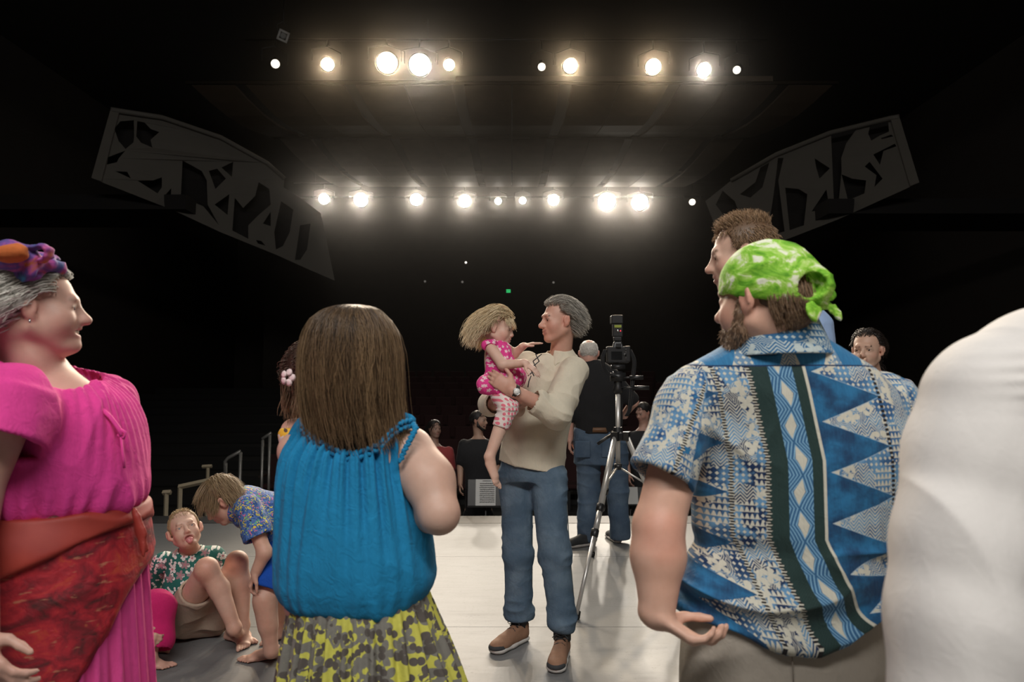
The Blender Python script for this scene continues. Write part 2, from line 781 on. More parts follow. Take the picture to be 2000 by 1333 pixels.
# ---------------------------------------------------------------- the setting
def floor_material():
    m = Mat('stage_floor_vinyl', (0.46, 0.46, 0.455), 0.3)
    c = m.coord()
    x, y, z = m.xyz(c)
    big = m.noise(c, 1.1, 4)
    fine = m.noise(c, 60, 3)
    scuff = m.noise(m.comb(x * 1.0, y * 6.0), 3.0, 6, 0.7, 1.5)
    scr = (m.noise(c, 7, 2, 0.5, 2.0) - 0.5).abs()
    scr = scr.lt(0.006)
    col = m.mix(big, (0.150, 0.153, 0.155), (0.195, 0.197, 0.196))
    col = m.mix(scuff.ss(0.52, 0.75) * 0.35, col, (0.12, 0.122, 0.123))
    col = m.mix(scr * fine.ss(0.45, 0.6) * 0.45, col, (0.09, 0.09, 0.09))
    m.color(col)
    m.rough(big * 0.14 + fine * 0.08 + scuff * 0.16 + 0.24)
    m.bump(fine * 0.3 + scuff * 0.7, 0.05, 0.002)
    m.b.inputs['Specular IOR Level'].default_value = 0.22
    return m.m


M_FLOOR = floor_material()
M_BLACKFLOOR = plain('pit_floor_black', (0.012, 0.011, 0.010), 0.7)
M_EDGE = plain('stage_edge_black', (0.022, 0.022, 0.023), 0.55)
M_WALL = plain('dark_house_wall', (0.030, 0.022, 0.017), 0.8, 0.25, 2)
M_CEIL = plain('dark_ceiling', (0.025, 0.021, 0.017), 0.85)
M_CPANEL = plain('brown_ceiling_panel', (0.16, 0.12, 0.085), 0.55, 0.2, 3)
M_TRIMGLOSS = plain('glossy_ceiling_trim', (0.08, 0.065, 0.05), 0.16)
M_PLATE = plain('grey_balcony_plate', (0.115, 0.105, 0.09), 0.7, 0.1, 4)
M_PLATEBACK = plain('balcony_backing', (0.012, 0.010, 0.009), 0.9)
M_BLACKMETAL = plain('black_metal', (0.018, 0.018, 0.018), 0.4)
M_TAN = plain('tan_handrail', (0.42, 0.35, 0.24), 0.45)
M_STEEL = plain('grey_steel_rail', (0.30, 0.29, 0.27), 0.35, Metallic=0.6)
M_SEAT = plain('maroon_seat_cloth', (0.035, 0.010, 0.010), 0.9)
M_SEATSHELL = plain('seat_shell', (0.05, 0.03, 0.02), 0.4)

fl = structure(empty('floor'))
y0, y1 = -4.0, 6.9
edges = [-4.01, -2.41, -0.81, 0.79, 2.39, 3.99, 5.59, 6.9]
for a, b in zip(edges[:-1], edges[1:]):
    o = MB().box((0, (a + b) / 2, -0.03), (19, b - a - 0.004, 0.06)).build('floor_strip', M_FLOOR, fl)
structure(MB().box((0, 1.45, -0.5), (19, 10.9, 0.86)).build('floor_stage_base', M_BLACKFLOOR), 'black stage platform under the grey vinyl strips', 'platform')
t = structure(MB().box((0, 7.10, -0.028), (19, 0.39, 0.06)).build('trim_1', M_EDGE))
bevel(t, 0.01)
structure(MB().box((0, 9.6, -1.0), (26, 5.4, 0.1)).build('floor_pit', M_BLACKFLOOR))
# raked house floor in steps
NROW = 10
ROW0, ROWD, ROWR = 13.0, 1.15, 0.20
hf = structure(empty('floor_house'))
for r in range(NROW + 2):
    MB().box((0, ROW0 - 0.7 + ROWD * (r + 0.5), -1.1 + ROWR * r / 2), (26, ROWD, 0.3 + ROWR * r)).build('floor_step', M_BLACKFLOOR, hf)
structure(MB().box((0, 33.0, 4.5), (28, 0.3, 12)).build('wall_back', M_WALL))
structure(MB().box((-13.5, 16, 4.5), (0.3, 40, 12)).build('wall_left', M_WALL))
structure(MB().box((13.5, 16, 4.5), (0.3, 40, 12)).build('wall_right', M_WALL))
structure(MB().box((0, -4.2, 4.5), (28, 0.3, 12)).build('wall_stage_back', M_WALL))
structure(MB().box((0, 14, 10.6), (28, 37, 0.2)).build('ceiling', M_CEIL))
# cross-aisle wall and control-booth band low on the house's far side
structure(MB().box((0, 27.5, 3.6), (20, 0.2, 6.4)).build('wall_crossaisle', M_WALL))

# hung ceiling panels: two curved rows of panels, narrow seams and wide black slots between
cp = structure(empty('ceiling_cloud'))
xs_ = [-8.2, -6.95, -5.5, -4.15, -2.75, -1.38, 0.0, 1.38, 2.75, 4.15, 5.5, 6.95, 8.2]
for row, (ya, yb, za, zb, sh) in enumerate(((17.0, 20.35, 9.02, 8.92, 1.0), (20.75, 25.2, 9.0, 8.8, 0.88))):
    for i in range(len(xs_) - 1):
        g0 = 0.16 if abs(xs_[i]) in (6.95, 4.15, 1.38) else 0.015
        g1 = 0.16 if abs(xs_[i + 1]) in (6.95, 4.15, 1.38) else 0.015
        a0, a1 = xs_[i] + g0, xs_[i + 1] - g1
        m = MB()
        pts = []
        nseg = 5
        V, F = [], []
        for q in range(nseg + 1):
            tq = q / nseg
            yy = lerp(ya, yb, tq)
            zz = lerp(za, zb, tq) - 0.22 * math.sin(math.pi * tq)
            s_ = lerp(1.0, 0.9, tq) * sh
            for xx, dz in ((a0 * s_, 0), (a1 * s_, 0), (a1 * s_, 0.06), (a0 * s_, 0.06)):
                V.append((xx, yy, zz + dz))
        for q in range(nseg):
            for e in range(4):
                F.append((q * 4 + e, q * 4 + (e + 1) % 4, q * 4 + 4 + (e + 1) % 4, q * 4 + 4 + e))
        F += [(3, 2, 1, 0), (nseg * 4, nseg * 4 + 1, nseg * 4 + 2, nseg * 4 + 3)]
        m.add(V, np.array(F)).build('ceiling_panel', M_CPANEL, cp)
for yy, zz, w in ((16.93, 9.07, 8.3), (20.5, 8.96, 7.3), (23.6, 8.86, 6.6)):
    MB().tube([(-w, yy, zz), (w, yy, zz)], 0.055, 12).build('ceiling_trim_bar', M_TRIMGLOSS, cp, flat=False)
pl = at(1200, 168, 16.8)
MB().box((pl[0], 16.8, 9.1), (8.0, 0.06, 0.13)).build('ceiling_edge_board', M_CPANEL, cp)

# ---------------------------------------------------------------- side balcony fronts: plates with cut-out figures
def balcony(name, off, outer, holes, Ya, Yb, pxa, pxb, posts, label, rail):
    from mathutils.geometry import tessellate_polygon
    sc_ = 600.0 / 1777.0

    def P(cx, cy, push=0.0):
        px, py = off[0] + sc_ * cx, off[1] + sc_ * cy
        tt = (px - pxa) / (pxb - pxa)
        return at(px, py, lerp(Ya, Yb, tt) + push)

    root = empty(name, (0, 0, 0))
    base = at(off[0] + sc_ * outer[0][0], off[1] + sc_ * outer[0][1], Ya)
    root.location = tuple(base)
    loops = [outer] + holes
    tri = tessellate_polygon([[Vector((a, -b, 0)) for a, b in lp] for lp in loops])
    flat = [p for lp in loops for p in lp]
    n = len(flat)
    V = np.array([P(a, b) for a, b in flat] + [P(a, b, 0.10) for a, b in flat]) - base
    t = np.array([list(q) for q in tri])
    sides = []
    k = 0
    for lp in loops:
        for i in range(len(lp)):
            a, b = k + i, k + (i + 1) % len(lp)
            sides.append((a, b, n + b, n + a))
        k += len(lp)
    MB().add(V, [t, t[:, ::-1] + n, np.array(sides)]).build('cutout_plate', M_PLATE, root)
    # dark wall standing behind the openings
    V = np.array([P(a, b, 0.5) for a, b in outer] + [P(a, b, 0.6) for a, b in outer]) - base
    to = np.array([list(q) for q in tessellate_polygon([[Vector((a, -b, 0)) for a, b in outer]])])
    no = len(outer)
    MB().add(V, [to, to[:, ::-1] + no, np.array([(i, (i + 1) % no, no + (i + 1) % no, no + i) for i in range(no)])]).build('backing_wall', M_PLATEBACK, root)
    for quad in posts:
        V = np.array([P(a, b, -0.08) for a, b in quad] + [P(a, b, 0.14) for a, b in quad]) - base
        MB().add(V, np.array([[0, 1, 2, 3], [7, 6, 5, 4], [0, 4, 5, 1], [1, 5, 6, 2], [2, 6, 7, 3], [3, 7, 4, 0]])).build('end_post', M_PLATE, root)
    # dark box floor carrying the front back to the side wall
    xw = -13.36 if base[0] < 0 else 13.36
    ex_ = [P(a, b, 0.6) for a, b in outer]
    zlo = min(q[2] for q in ex_)
    far = max(ex_, key=lambda q: abs(q[0]))
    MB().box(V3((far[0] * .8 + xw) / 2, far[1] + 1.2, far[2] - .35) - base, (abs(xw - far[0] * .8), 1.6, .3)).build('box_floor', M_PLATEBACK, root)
    V = [P(a, b, -0.06) - base for a, b in rail]
    MB().tube(V, 0.05, 8).build('top_rail', M_PLATE, root, flat=False)
    return tag(root, label, 'balcony front')


balcony('balcony_front', (100, 150),
        [(345, 190), (640, 235), (980, 350), (1250, 500), (1350, 590), (1345, 640), (1440, 700), (1560, 790), (1640, 1180), (1500, 1120), (1300, 1030), (980, 900), (700, 770), (240, 590), (290, 400)],
        [[(365, 300), (400, 258), (478, 252), (480, 340), (476, 380), (430, 418), (390, 372)],
         [(498, 257), (540, 265), (575, 302), (625, 320), (592, 350), (575, 365), (585, 410), (520, 382), (492, 345)],
         [(330, 465), (430, 427), (392, 470), (380, 495), (322, 508)],
         [(372, 547), (440, 550), (460, 588)],
         [(500, 602), (590, 600), (640, 582), (640, 640), (615, 675)],
         [(655, 690), (695, 645), (690, 715)],
         [(760, 485), (870, 545), (900, 600), (905, 740), (970, 858), (880, 750), (750, 695)],
         [(912, 545), (960, 532), (1010, 590), (950, 650)],
         [(985, 525), (1053, 492), (1045, 580)],
         [(945, 740), (1030, 680), (1020, 800)],
         [(1062, 700), (1110, 760), (1180, 690), (1200, 610), (1262, 650), (1270, 740), (1200, 800), (1140, 860), (1140, 938), (1048, 890)],
         [(1225, 850), (1270, 780), (1270, 865)],
         [(1185, 945), (1215, 950), (1240, 978), (1195, 965)],
         [(1330, 720), (1400, 770), (1380, 900), (1340, 980), (1300, 1000), (1290, 900)],
         [(1440, 860), (1500, 850), (1480, 1000), (1440, 1060), (1410, 1060)]],
        12.5, 15.8, 180, 640, [[(343, 188), (395, 195), (290, 605), (232, 585)]],
        'grey cut-out balcony front, the one high above the grey-haired woman in pink',
        [(345, 190), (640, 235), (980, 350), (1250, 500), (1350, 590)])
balcony('balcony_front', (1300, 150),
        [(1350, 232), (1300, 240), (950, 325), (640, 450), (380, 600), (230, 720), (300, 900), (480, 1020), (640, 965), (1000, 825), (1465, 615)],
        [[(957, 332), (1115, 288), (1045, 385), (1016, 470), (1018, 545), (1000, 738), (975, 758)],
         [(1018, 565), (1080, 590), (1160, 600), (1150, 675), (1055, 716)],
         [(1182, 282), (1240, 256), (1288, 262), (1292, 318), (1240, 340), (1190, 370), (1172, 330)],
         [(1245, 355), (1305, 335), (1318, 345), (1250, 362)],
         [(1202, 450), (1325, 388), (1335, 402), (1260, 430), (1240, 510)],
         [(1152, 520), (1180, 492), (1255, 590), (1208, 638), (1220, 570)],
         [(862, 472), (950, 530), (890, 590), (872, 530)],
         [(692, 642), (770, 650), (820, 680), (800, 860), (718, 888)],
         [(845, 780), (930, 652), (948, 764)],
         [(650, 470), (735, 408), (682, 470), (652, 600), (688, 895), (622, 915), (602, 830), (622, 700), (640, 560)],
         [(548, 525), (600, 495), (560, 640), (490, 700), (430, 680), (520, 610)],
         [(330, 660), (400, 720), (440, 830), (380, 860), (290, 740)]],
        15.8, 12.5, 1380, 1795, [[(1300, 240), (1352, 230), (1468, 612), (1415, 632)]],
        'grey cut-out balcony front above the dark-haired woman and the white sleeve',
        [(1350, 232), (1300, 240), (950, 325), (640, 450), (380, 600)])

# ---------------------------------------------------------------- stage lamps
M_LENS_W = emis('warm_lit_lens', (1.0, 0.80, 0.52), 14.0)
M_LENS_C = emis('white_lit_lens', (1.0, 0.92, 0.80), 14.0)
M_LENS_DIM = emis('dim_lit_lens', (1.0, 0.90, 0.75), 2.2)
M_LENS_OFF = plain('unlit_lens', (0.25, 0.27, 0.28), 0.1)
M_FRAME = plain('colour_frame_metal', (0.55, 0.55, 0.53), 0.4)
AIM = V3(0.2, 3.2, 0.9)


def lamp(px, py, Y, rad, power, mat, label, warm, group, pipe_z, aim=AIM):
    p = at(px, py, Y)
    root = empty('stage_lamp', p)
    ax = unit(aim - p)
    MB().lathe(V3(0, 0, 0), ax, [(-0.62, 0.05), (-0.60, 0.10), (-0.34, 0.12), (-0.30, rad * 0.85), (0.03, rad * 1.18), (0.03, rad * 1.08), (-0.04, rad * 1.05)], 20).build('housing', M_BLACKMETAL, root, flat=False)
    MB().lathe(ax * -0.035, ax, [(0, rad * 1.02), (0.012, rad * 0.9), (0.02, rad * 0.5), (0.022, 0.001)], 24).build('lens', mat, root, flat=False)
    u = unit(np.cross(ax, [0, 0, 1]))
    q = ax * -0.3
    w = 0.2 + rad
    MB().tube([q - u * w, q - u * w + V3(0, 0, 0.3), q + V3(0, 0, 0.42), q + u * w + V3(0, 0, 0.3), q + u * w], 0.014, 6).build('yoke', M_BLACKMETAL, root, flat=False)
    MB().tube([q + V3(0, 0, 0.40), V3(q[0], 0.3, pipe_z - p[2])], 0.02, 6).build('clamp', M_BLACKMETAL, root, flat=False)
    if power:
        d = bpy.data.lights.new('lamp_beam', 'SPOT')
        d.energy, d.color = power, warm
        d.spot_size, d.spot_blend = math.radians(33 if Y < 20 else 20), 0.55
        d.shadow_soft_size = rad * 0.8
        o = bpy.data.objects.new('lamp_beam', d)
        COL.objects.link(o)
        o.parent = root
        o.location = tuple(ax * 0.16)
        o.rotation_euler = Vector(ax).to_track_quat('-Z', 'Y').to_euler()
        o.visible_camera = True
    return tag(root, label, 'stage lamp', group)


ORD = ['first', 'second', 'third', 'fourth', 'fifth', 'sixth', 'seventh', 'eighth', 'ninth', 'tenth']
WARM, WHITE = (1.0, 0.78, 0.52), (1.0, 0.90, 0.77)
KEY = 720.0
row1 = [(538, 125, .10, 0, 'd'), (640, 126, .15, 1.0, 'w'), (756, 123, .24, 2.2, 'w'), (820, 127, .25, 2.4, 'c'), (877, 127, .13, .8, 'w'),
        (1058, 131, .09, 0, 'd'), (1114, 129, .17, 1.4, 'w'), (1276, 131, .18, 1.5, 'w'), (1375, 137, .16, 1.2, 'c'), (1439, 137, .09, 0, 'd')]
row2 = [(633, 389, .20, .9, 'c'), (705, 391, .26, 1.5, 'c'), (813, 390, .23, 1.1, 'c'), (908, 393, .24, 1.2, 'c'), (973, 393, .13, .4, 'c'),
        (1021, 392, .13, .4, 'c'), (1081, 391, .21, 1.0, 'c'), (1185, 394, .33, 2.2, 'c'), (1250, 395, .30, 1.8, 'c'), (1352, 395, .12, 0, 'd')]
for rname, Yr, row in (('upper', 16.2, row1), ('lower', 26.6, row2)):
    pz = max(at(row[0][0] - 60, row[0][1], Yr + 0.3)[2], at(row[-1][0] + 60, row[-1][1], Yr + 0.3)[2]) + 0.62
    for i, (px, py, rad, pw, kd) in enumerate(row):
        look = {'d': 'small pale unglowing disc', 'w': 'warm glowing', 'c': 'white glowing'}[kd]
        lamp(px, py, Yr, rad, KEY * pw * (1.0 if Yr < 20 else 1.5), {'d': M_LENS_DIM, 'w': M_LENS_W, 'c': M_LENS_C}[kd],
             '%s stage lamp, %s from the left in the %s row' % (look, ORD[i], rname), WARM if kd == 'w' else WHITE, '%s row of stage lamps' % rname, pz, AIM if Yr < 20 else V3(0.2, 2.0, 0.8))
    a, b = at(row[0][0] - 60, row[0][1], Yr + 0.3), at(row[-1][0] + 60, row[-1][1], Yr + 0.3)
    a[2] = b[2] = max(a[2], b[2]) + 0.62
    po = empty('lighting_pipe', (a + b) / 2)
    c_ = (a + b) / 2
    MB().tube([a - c_, b - c_], 0.03, 8).build('pipe', M_BLACKMETAL, po, flat=False)
    for q in (0.05, 0.35, 0.65, 0.95):
        s_ = lerp(a, b, q) - c_
        MB().tube([s_, (s_[0], s_[1], 10.5 - c_[2])], 0.008, 5).build('hanger', M_BLACKMETAL, po, flat=False)
    tag(po, 'black pipe carrying the %s row of stage lamps' % rname, 'pipe')

# unlit fixture with a pale square colour frame, above the upper row
p = at(553, 70, 15.6)
root = empty('stage_lamp', p)
ax = unit(AIM - p)
uu = unit(np.cross(ax, [0.25, 0, 1]))
ww = np.cross(uu, ax)
MB().lathe((0, 0, 0), ax, [(-0.45, 0.05), (-0.4, 0.09), (-0.02, 0.10), (0, 0.115)], 16).build('housing', M_BLACKMETAL, root, flat=False)
fr = MB()
for sx, sy, lx, ly in ((0, 1, .24, .045), (0, -1, .24, .045), (1, 0, .045, .24), (-1, 0, .045, .24)):
    fr.box(ax * 0.02 + uu * sx * 0.10 + ww * sy * 0.10, (lx, ly, 0.012), np.array([uu, ww, ax]))
fr.build('colour_frame', M_FRAME, root)
MB().lathe(ax * 0.005, ax, [(0, 0.085), (0.006, 0.05)], 20).build('lens', M_LENS_OFF, root, flat=False)
MB().tube([uu * 0.12, uu * 0.16 + V3(0, 0, .2), V3(0, 0, .35), -uu * 0.16 + V3(0, 0, .2), -uu * .12], 0.012, 6).build('yoke', M_BLACKMETAL, root, flat=False)
MB().tube([V3(0, 0, .34), V3(0, 0, 10.52 - p[2])], .015, 6).build('hanger', M_BLACKMETAL, root, flat=False)
tag(root, 'unlit stage lamp with a pale square colour frame above the upper row', 'stage lamp')

# ---------------------------------------------------------------- exit sign, tiny house lights
p = at(993, 569, 27.37)
ex = empty('exit_sign', p)
MB().box((0, 0, 0), (0.20, 0.06, 0.16)).build('sign_box', plain('exit_box', (0.02, 0.03, 0.02), 0.5), ex)
M_EXITG = emis('exit_green', (0.05, 0.9, 0.25), 0.55)
MB().box((0, -0.033, 0), (0.17, 0.005, 0.13)).build('sign_face', M_EXITG, ex)
cu = bpy.data.curves.new('sign_lettering', 'FONT')
cu.body = 'EXIT'
cu.size, cu.align_x, cu.align_y, cu.extrude = 0.075, 'CENTER', 'CENTER', 0.001
to = bpy.data.objects.new('sign_lettering', cu)
COL.objects.link(to)
dg_ = bpy.context.evaluated_depsgraph_get()
me_ = bpy.data.meshes.new_from_object(to.evaluated_get(dg_))
bpy.data.objects.remove(to)
to = add_obj('sign_lettering', me_, plain('exit_letter', (0.01, 0.06, 0.02), 0.5), ex)
to.location, to.rotation_euler = (0, -0.038, 0), (math.pi / 2, 0, 0)
tag(ex, 'small green lit exit sign on the far wall above the girl', 'exit sign')
for px, py, st, lab in ((910, 513, 1.6, 'tiny white point of light high on the far wall'), (830, 550, 0.10, 'faint house light above the woman in blue'),
                        (903, 551, 0.12, 'faint house light up and left of the girl'), (1081, 552, 0.12, 'faint house light above the grey-haired man')):
    p = at(px, py, 27.3)
    r = empty('house_light', p)
    MB().lathe((0, 0.1, 0), (0, -1, 0), [(0, .06), (0.1, .06), (0.1, .045)], 12).build('housing', M_BLACKMETAL, r, flat=False)
    MB().lathe((0, 0, 0), (0, -1, 0), [(0, .045), (.012, .02)], 12).build('lens', emis('house_light_lens', (1, .9, .8), st), r, flat=False)
    tag(r, lab, 'light')

# ---------------------------------------------------------------- auditorium seats
seat0 = empty('auditorium_seat', (0, 0, 0))
F_ = MB()
F_.box((0, 0.0, 0.44), (0.46, 0.44, 0.09))
bevel(F_.build('seat_cushion', M_SEAT, seat0), 0.03, 1)
R_ = np.array(Euler((math.radians(-12), 0, 0)).to_matrix()).T
bevel(MB().box((0, 0.24, 0.72), (0.48, 0.08, 0.56), R_).build('seat_back', M_SEAT, seat0), 0.03, 1)
MB().box((0, 0.295, 0.70), (0.44, 0.02, 0.5), R_).build('back_shell', M_SEATSHELL, seat0)
for sx in (-1, 1):
    MB().box((sx * 0.26, 0.02, 0.62), (0.05, 0.36, 0.03)).build('armrest', M_SEATSHELL, seat0)
MB().box((0, 0.05, 0.2), (0.05, 0.3, 0.4)).build('pedestal', M_BLACKMETAL, seat0)
ns = 0
for r in range(NROW):
    for i in range(15):
        x = (i - 7) * 0.56 + (0.28 if r % 2 else 0) + (0.5 if i > 7 else -0.5)
        if abs(x) > 5.2:
            continue
        o = seat0 if ns == 0 else copy_tree(seat0)
        o.location = (x, ROW0 + ROWD * r - 0.05, -0.95 + ROWR * r)
        tag(o, 'dark maroon folding auditorium seat in the unlit house', 'seat', 'unlit auditorium seats')
        ns += 1

# ---------------------------------------------------------------- stair handrails on the far side of the pit
def rail(pts, Y, r, mat, label, posts):
    base = at(*pts[0], Y)
    base[2] = -0.95
    root = empty('stair_handrail', base)
    P = [at(a, b, Y) - base for a, b in pts]
    bevel(MB().tube(P, r, 4 if mat is M_TAN else 8).build('rail', mat, root, flat=mat is M_TAN), 0.003, 1)
    for a, b in posts:
        q = at(a, b, Y) - base
        MB().tube([q, (q[0], q[1], 0.0)], r * 0.9, 4 if mat is M_TAN else 8).build('post', mat, root, flat=mat is M_TAN)
    tag(root, label, 'handrail')


rail([(349, 952), (418, 937), (452, 929)], 9.0, 0.035, M_TAN, 'tan handrail rising behind the bending boy', [(352, 952)])
rail([(318, 963), (334, 962)], 9.0, 0.035, M_TAN, 'short tan rail post left of the tan handrail', [(325, 964)])
rail([(395, 912), (414, 911)], 10.0, 0.028, M_TAN, 'short tan rail post above the tan handrail', [(406, 914)])
rail([(440, 935), (440, 902), (446, 895), (470, 882)], 10.3, 0.028, M_STEEL, 'grey steel handrail up the dark house stairs', [(470, 884), (441, 905)])
rail([(512, 858), (530, 846)], 10.6, 0.025, M_STEEL, 'farther grey steel handrail beside the woman in blue', [(513, 860), (527, 850)])

# ---------------------------------------------------------------- figures
def skin_material(name):
    m = Mat(name, (0.6, 0.4, 0.3), 0.5)
    a = m.attr('tint')
    c = m.coord()
    n = m.noise(c, 45, 4)
    n2 = m.noise(c, 9, 3)
    col = m.mul(a.outputs['Color'], m.mix(n, (0.90, 0.86, 0.84), (1.06, 1.06, 1.06)))
    col = m.mul(col, m.mix(n2.ss(0.35, 0.7), (1.0, 0.93, 0.90), (1.0, 1.0, 1.0)))
    m.color(col)
    m.bump(m.noise(c, 380, 2), 0.12, 0.001)
    m.b.inputs['Subsurface Weight'].default_value = 0.06
    m.b.inputs['Subsurface Radius'].default_value = (0.012, 0.005, 0.003)
    m.b.inputs['Specular IOR Level'].default_value = 0.4
    return m.m


def hair_material(name, rough=0.5):
    m = Mat(name, (0.2, 0.15, 0.1), rough)
    a = m.attr('tint')
    c = m.coord()
    n = m.noise(c, 120, 3)
    m.color(m.mul(a.outputs['Color'], m.mix(n, (0.7, 0.7, 0.7), (1.25, 1.25, 1.25))))
    m.b.inputs['Specular IOR Level'].default_value = 0.45
    return m.m


M_SKIN = skin_material('skin')
M_HAIR = hair_material('hair')
M_EYEW = plain('eye_white', (0.52, 0.49, 0.46), 0.2)
M_IRIS_D = plain('iris_dark', (0.03, 0.02, 0.015), 0.15)
M_IRIS_B = plain('iris_blue_grey', (0.12, 0.16, 0.20), 0.15)
M_TEETH = plain('teeth', (0.80, 0.74, 0.62), 0.25)
M_TONGUE = plain('tongue', (0.62, 0.22, 0.22), 0.35)
M_MOUTHIN = plain('mouth_inside', (0.05, 0.012, 0.012), 0.6)


def basis(F, up=(0, 0, 1), roll=0.0):
    F = unit(F)
    L = unit(np.cross(up, F))
    U = np.cross(F, L)
    if roll:
        L, U = L * math.cos(roll) + U * math.sin(roll), U * math.cos(roll) - L * math.sin(roll)
    return np.array([F, L, U])


class Head:
    """head frame: f forward, l to the person's left, u up; origin between the ears at eye level; s=1 for a 0.23 m head"""

    def __init__(s, c, facing, size=1.0, up=(0, 0, 1), roll=0.0):
        s.c = np.asarray(c, float)
        s.R = basis(facing, up, roll)
        s.s = size

    def P(s, f, l, u):
        return s.c + s.s * (s.R[0] * f + s.R[1] * l + s.R[2] * u)

    def loc(s, V):
        return ((V - s.c) @ s.R.T) / s.s

    def sculpt(s, S, neck, neck_r=0.052, jaw=1.0, nose=1.0, mouth='closed', ears=True, cheek=1.0, chin=1.0, brow=1.0, child=0.0, ear_out=1.0):
        P, z, R = s.P, s.s, s.R
        e = lambda c, r, k, op='add': S.ell(P(*c), np.array(r) * z, R, k * z, op)
        c_ = lambda a, b, ra, rb, k, op='add', flat=None: S.cap(P(*a), P(*b), ra * z, rb * z, k * z, flat, op)
        e((-.012, 0, .032), (.094, .074, .084), .02)
        e((.022, 0, -.028 - .004 * (1 - child)), (.070 - .006 * child, .060 * jaw, .080 - .012 * child), .03)
        for g in (-1, 1):
            c_((-.004, g * .054 * jaw, -.052), (.060, g * .020 * jaw, -.098 + .012 * child), .019, .017, .025)
            e((.052, g * .038 * jaw, -.034), (.026 * cheek, .022 * cheek, .026 * cheek), .028)
        e((.070, 0, -.098 + .010 * child), (.020 * chin, .022, .018), .022)
        c_((.082, -.032, .024), (.082, .032, .024), .011 * brow, .011 * brow, .018)
        for g in (-1, 1):
            e((.104, g * .033, .000), (.021, .021, .0125), .014, 'sub')
            e((.0715, g * .032, .0015), (.0165, .0190, .0150), .006)
            e((.0905, g * .033, -.0005), (.0075, .0125, .0042), .003, 'sub')
            c_((.0865, g * .021, .0065), (.081, g * .046, .0045), .0036, .0034, .005)
        c_((.088, 0, .008), (.110 + .006 * (nose - 1) - .010 * child, 0, -.029), .0085, .0105 * nose, .012)
        e((.110 - .010 * child, 0, -.030), (.0115 * nose, .0115 * nose, .010 * nose), .010)
        for g in (-1, 1):
            e((.098, g * .0115 * nose, -.034), (.0095, .0075, .0075), .008)
        if mouth == 'open':
            e((.084, 0, -.062), (.020, .030, .020), .015)
            e((.098, 0, -.070), (.022, .0235, .0165), .006, 'sub')
            e((.080, 0, -.094), (.016, .026, .010), .014)
        elif mouth == 'smile':
            e((.082, 0, -.062), (.020, .030, .018), .015)
            e((.102, 0, -.0625), (.026, .037, .0085), .004, 'sub')
            for g in (-1, 1):
                c_((.095, g * .004, -.0525), (.074, g * .040, -.050), .0050, .0040, .005)
                c_((.091, g * .004, -.0755), (.074, g * .038, -.058), .0065, .0040, .005)
        else:
            e((.080, 0, -.062), (.018, .027, .018), .018)
            for g in (-1, 1):
                c_((.0965, g * .003, -.0560), (.080, g * .025, -.0625), .0060, .0035, .005)
                c_((.0945, g * .003, -.0705), (.080, g * .024, -.0650), .0070, .0035, .005)
            e((.108, 0, -.0635), (.014, .024, .0016), .003, 'sub')
        if ears:
            for g in (-1, 1):
                w = ear_out
                e((-.008, g * (.074 + .006 * w), -.004), (.019, .0075 + .002 * w, .031), .008)
                e((-.002, g * (.086 + .006 * w), -.001), (.0105, .0075, .019), .004, 'sub')
                c_((-.016, g * (.083 + .006 * w), .018), (-.018, g * (.084 + .006 * w), -.012), .0045, .0040, .004)
                e((-.002, g * .076, -.030), (.010, .006, .009), .008)
        nk = np.asarray(neck, float)
        S.cap(P(-.022, 0, -.050), nk, neck_r * z * 1.02, neck_r * z * 1.08, .022 * z)

    def eyes(s, root, iris=None, look=(0, 0)):
        for g in (-1, 1):
            c = s.P(.0738, g * .0325, .0005)
            e = MB()
            e.lathe(c - s.R[0] * .0128 * s.s, s.R[0], [(.0128 * s.s * (1 - math.cos(q)), .0128 * s.s * math.sin(q)) for q in np.linspace(0.02, math.pi - 0.02, 9)], 14)
            eo = e.build('eye', M_EYEW, root, flat=False)
            d = unit(s.R[0] + s.R[1] * look[0] + s.R[2] * look[1])
            q = MB().lathe(c + d * .0108 * s.s, d, [(0, .0066 * s.s), (.0022 * s.s, .0054 * s.s), (.0026 * s.s, .0001)], 12)
            io = q.build('iris', iris or M_IRIS_D, eo, flat=False)

    def ell_surface(s, d, grow=0.0):
        """point on the cranium in unit direction d (local)"""
        r = np.array([.094, .074, .084]) + grow
        c = np.array([-.012, 0, .032])
        t = 1 / np.sqrt(((d / r) ** 2).sum(-1, keepdims=True))
        return c + d * t


def tint_paint(V, base, marks):
    C = np.tile(np.asarray(base, np.float32), (len(V), 1))
    for a, b, r, col, st in marks:
        a, b = np.asarray(a, float), np.asarray(b, float)
        ab = b - a
        t = np.clip(((V - a) @ ab) / (ab @ ab + 1e-12), 0, 1)
        d = np.linalg.norm(V - a - t[:, None] * ab, axis=1)
        w = np.clip(1.5 - d / r, 0, 1)
        w = (w * w * (3 - 2 * w) * st)[:, None]
        C = C * (1 - w) + np.asarray(col, np.float32) * w
    return C


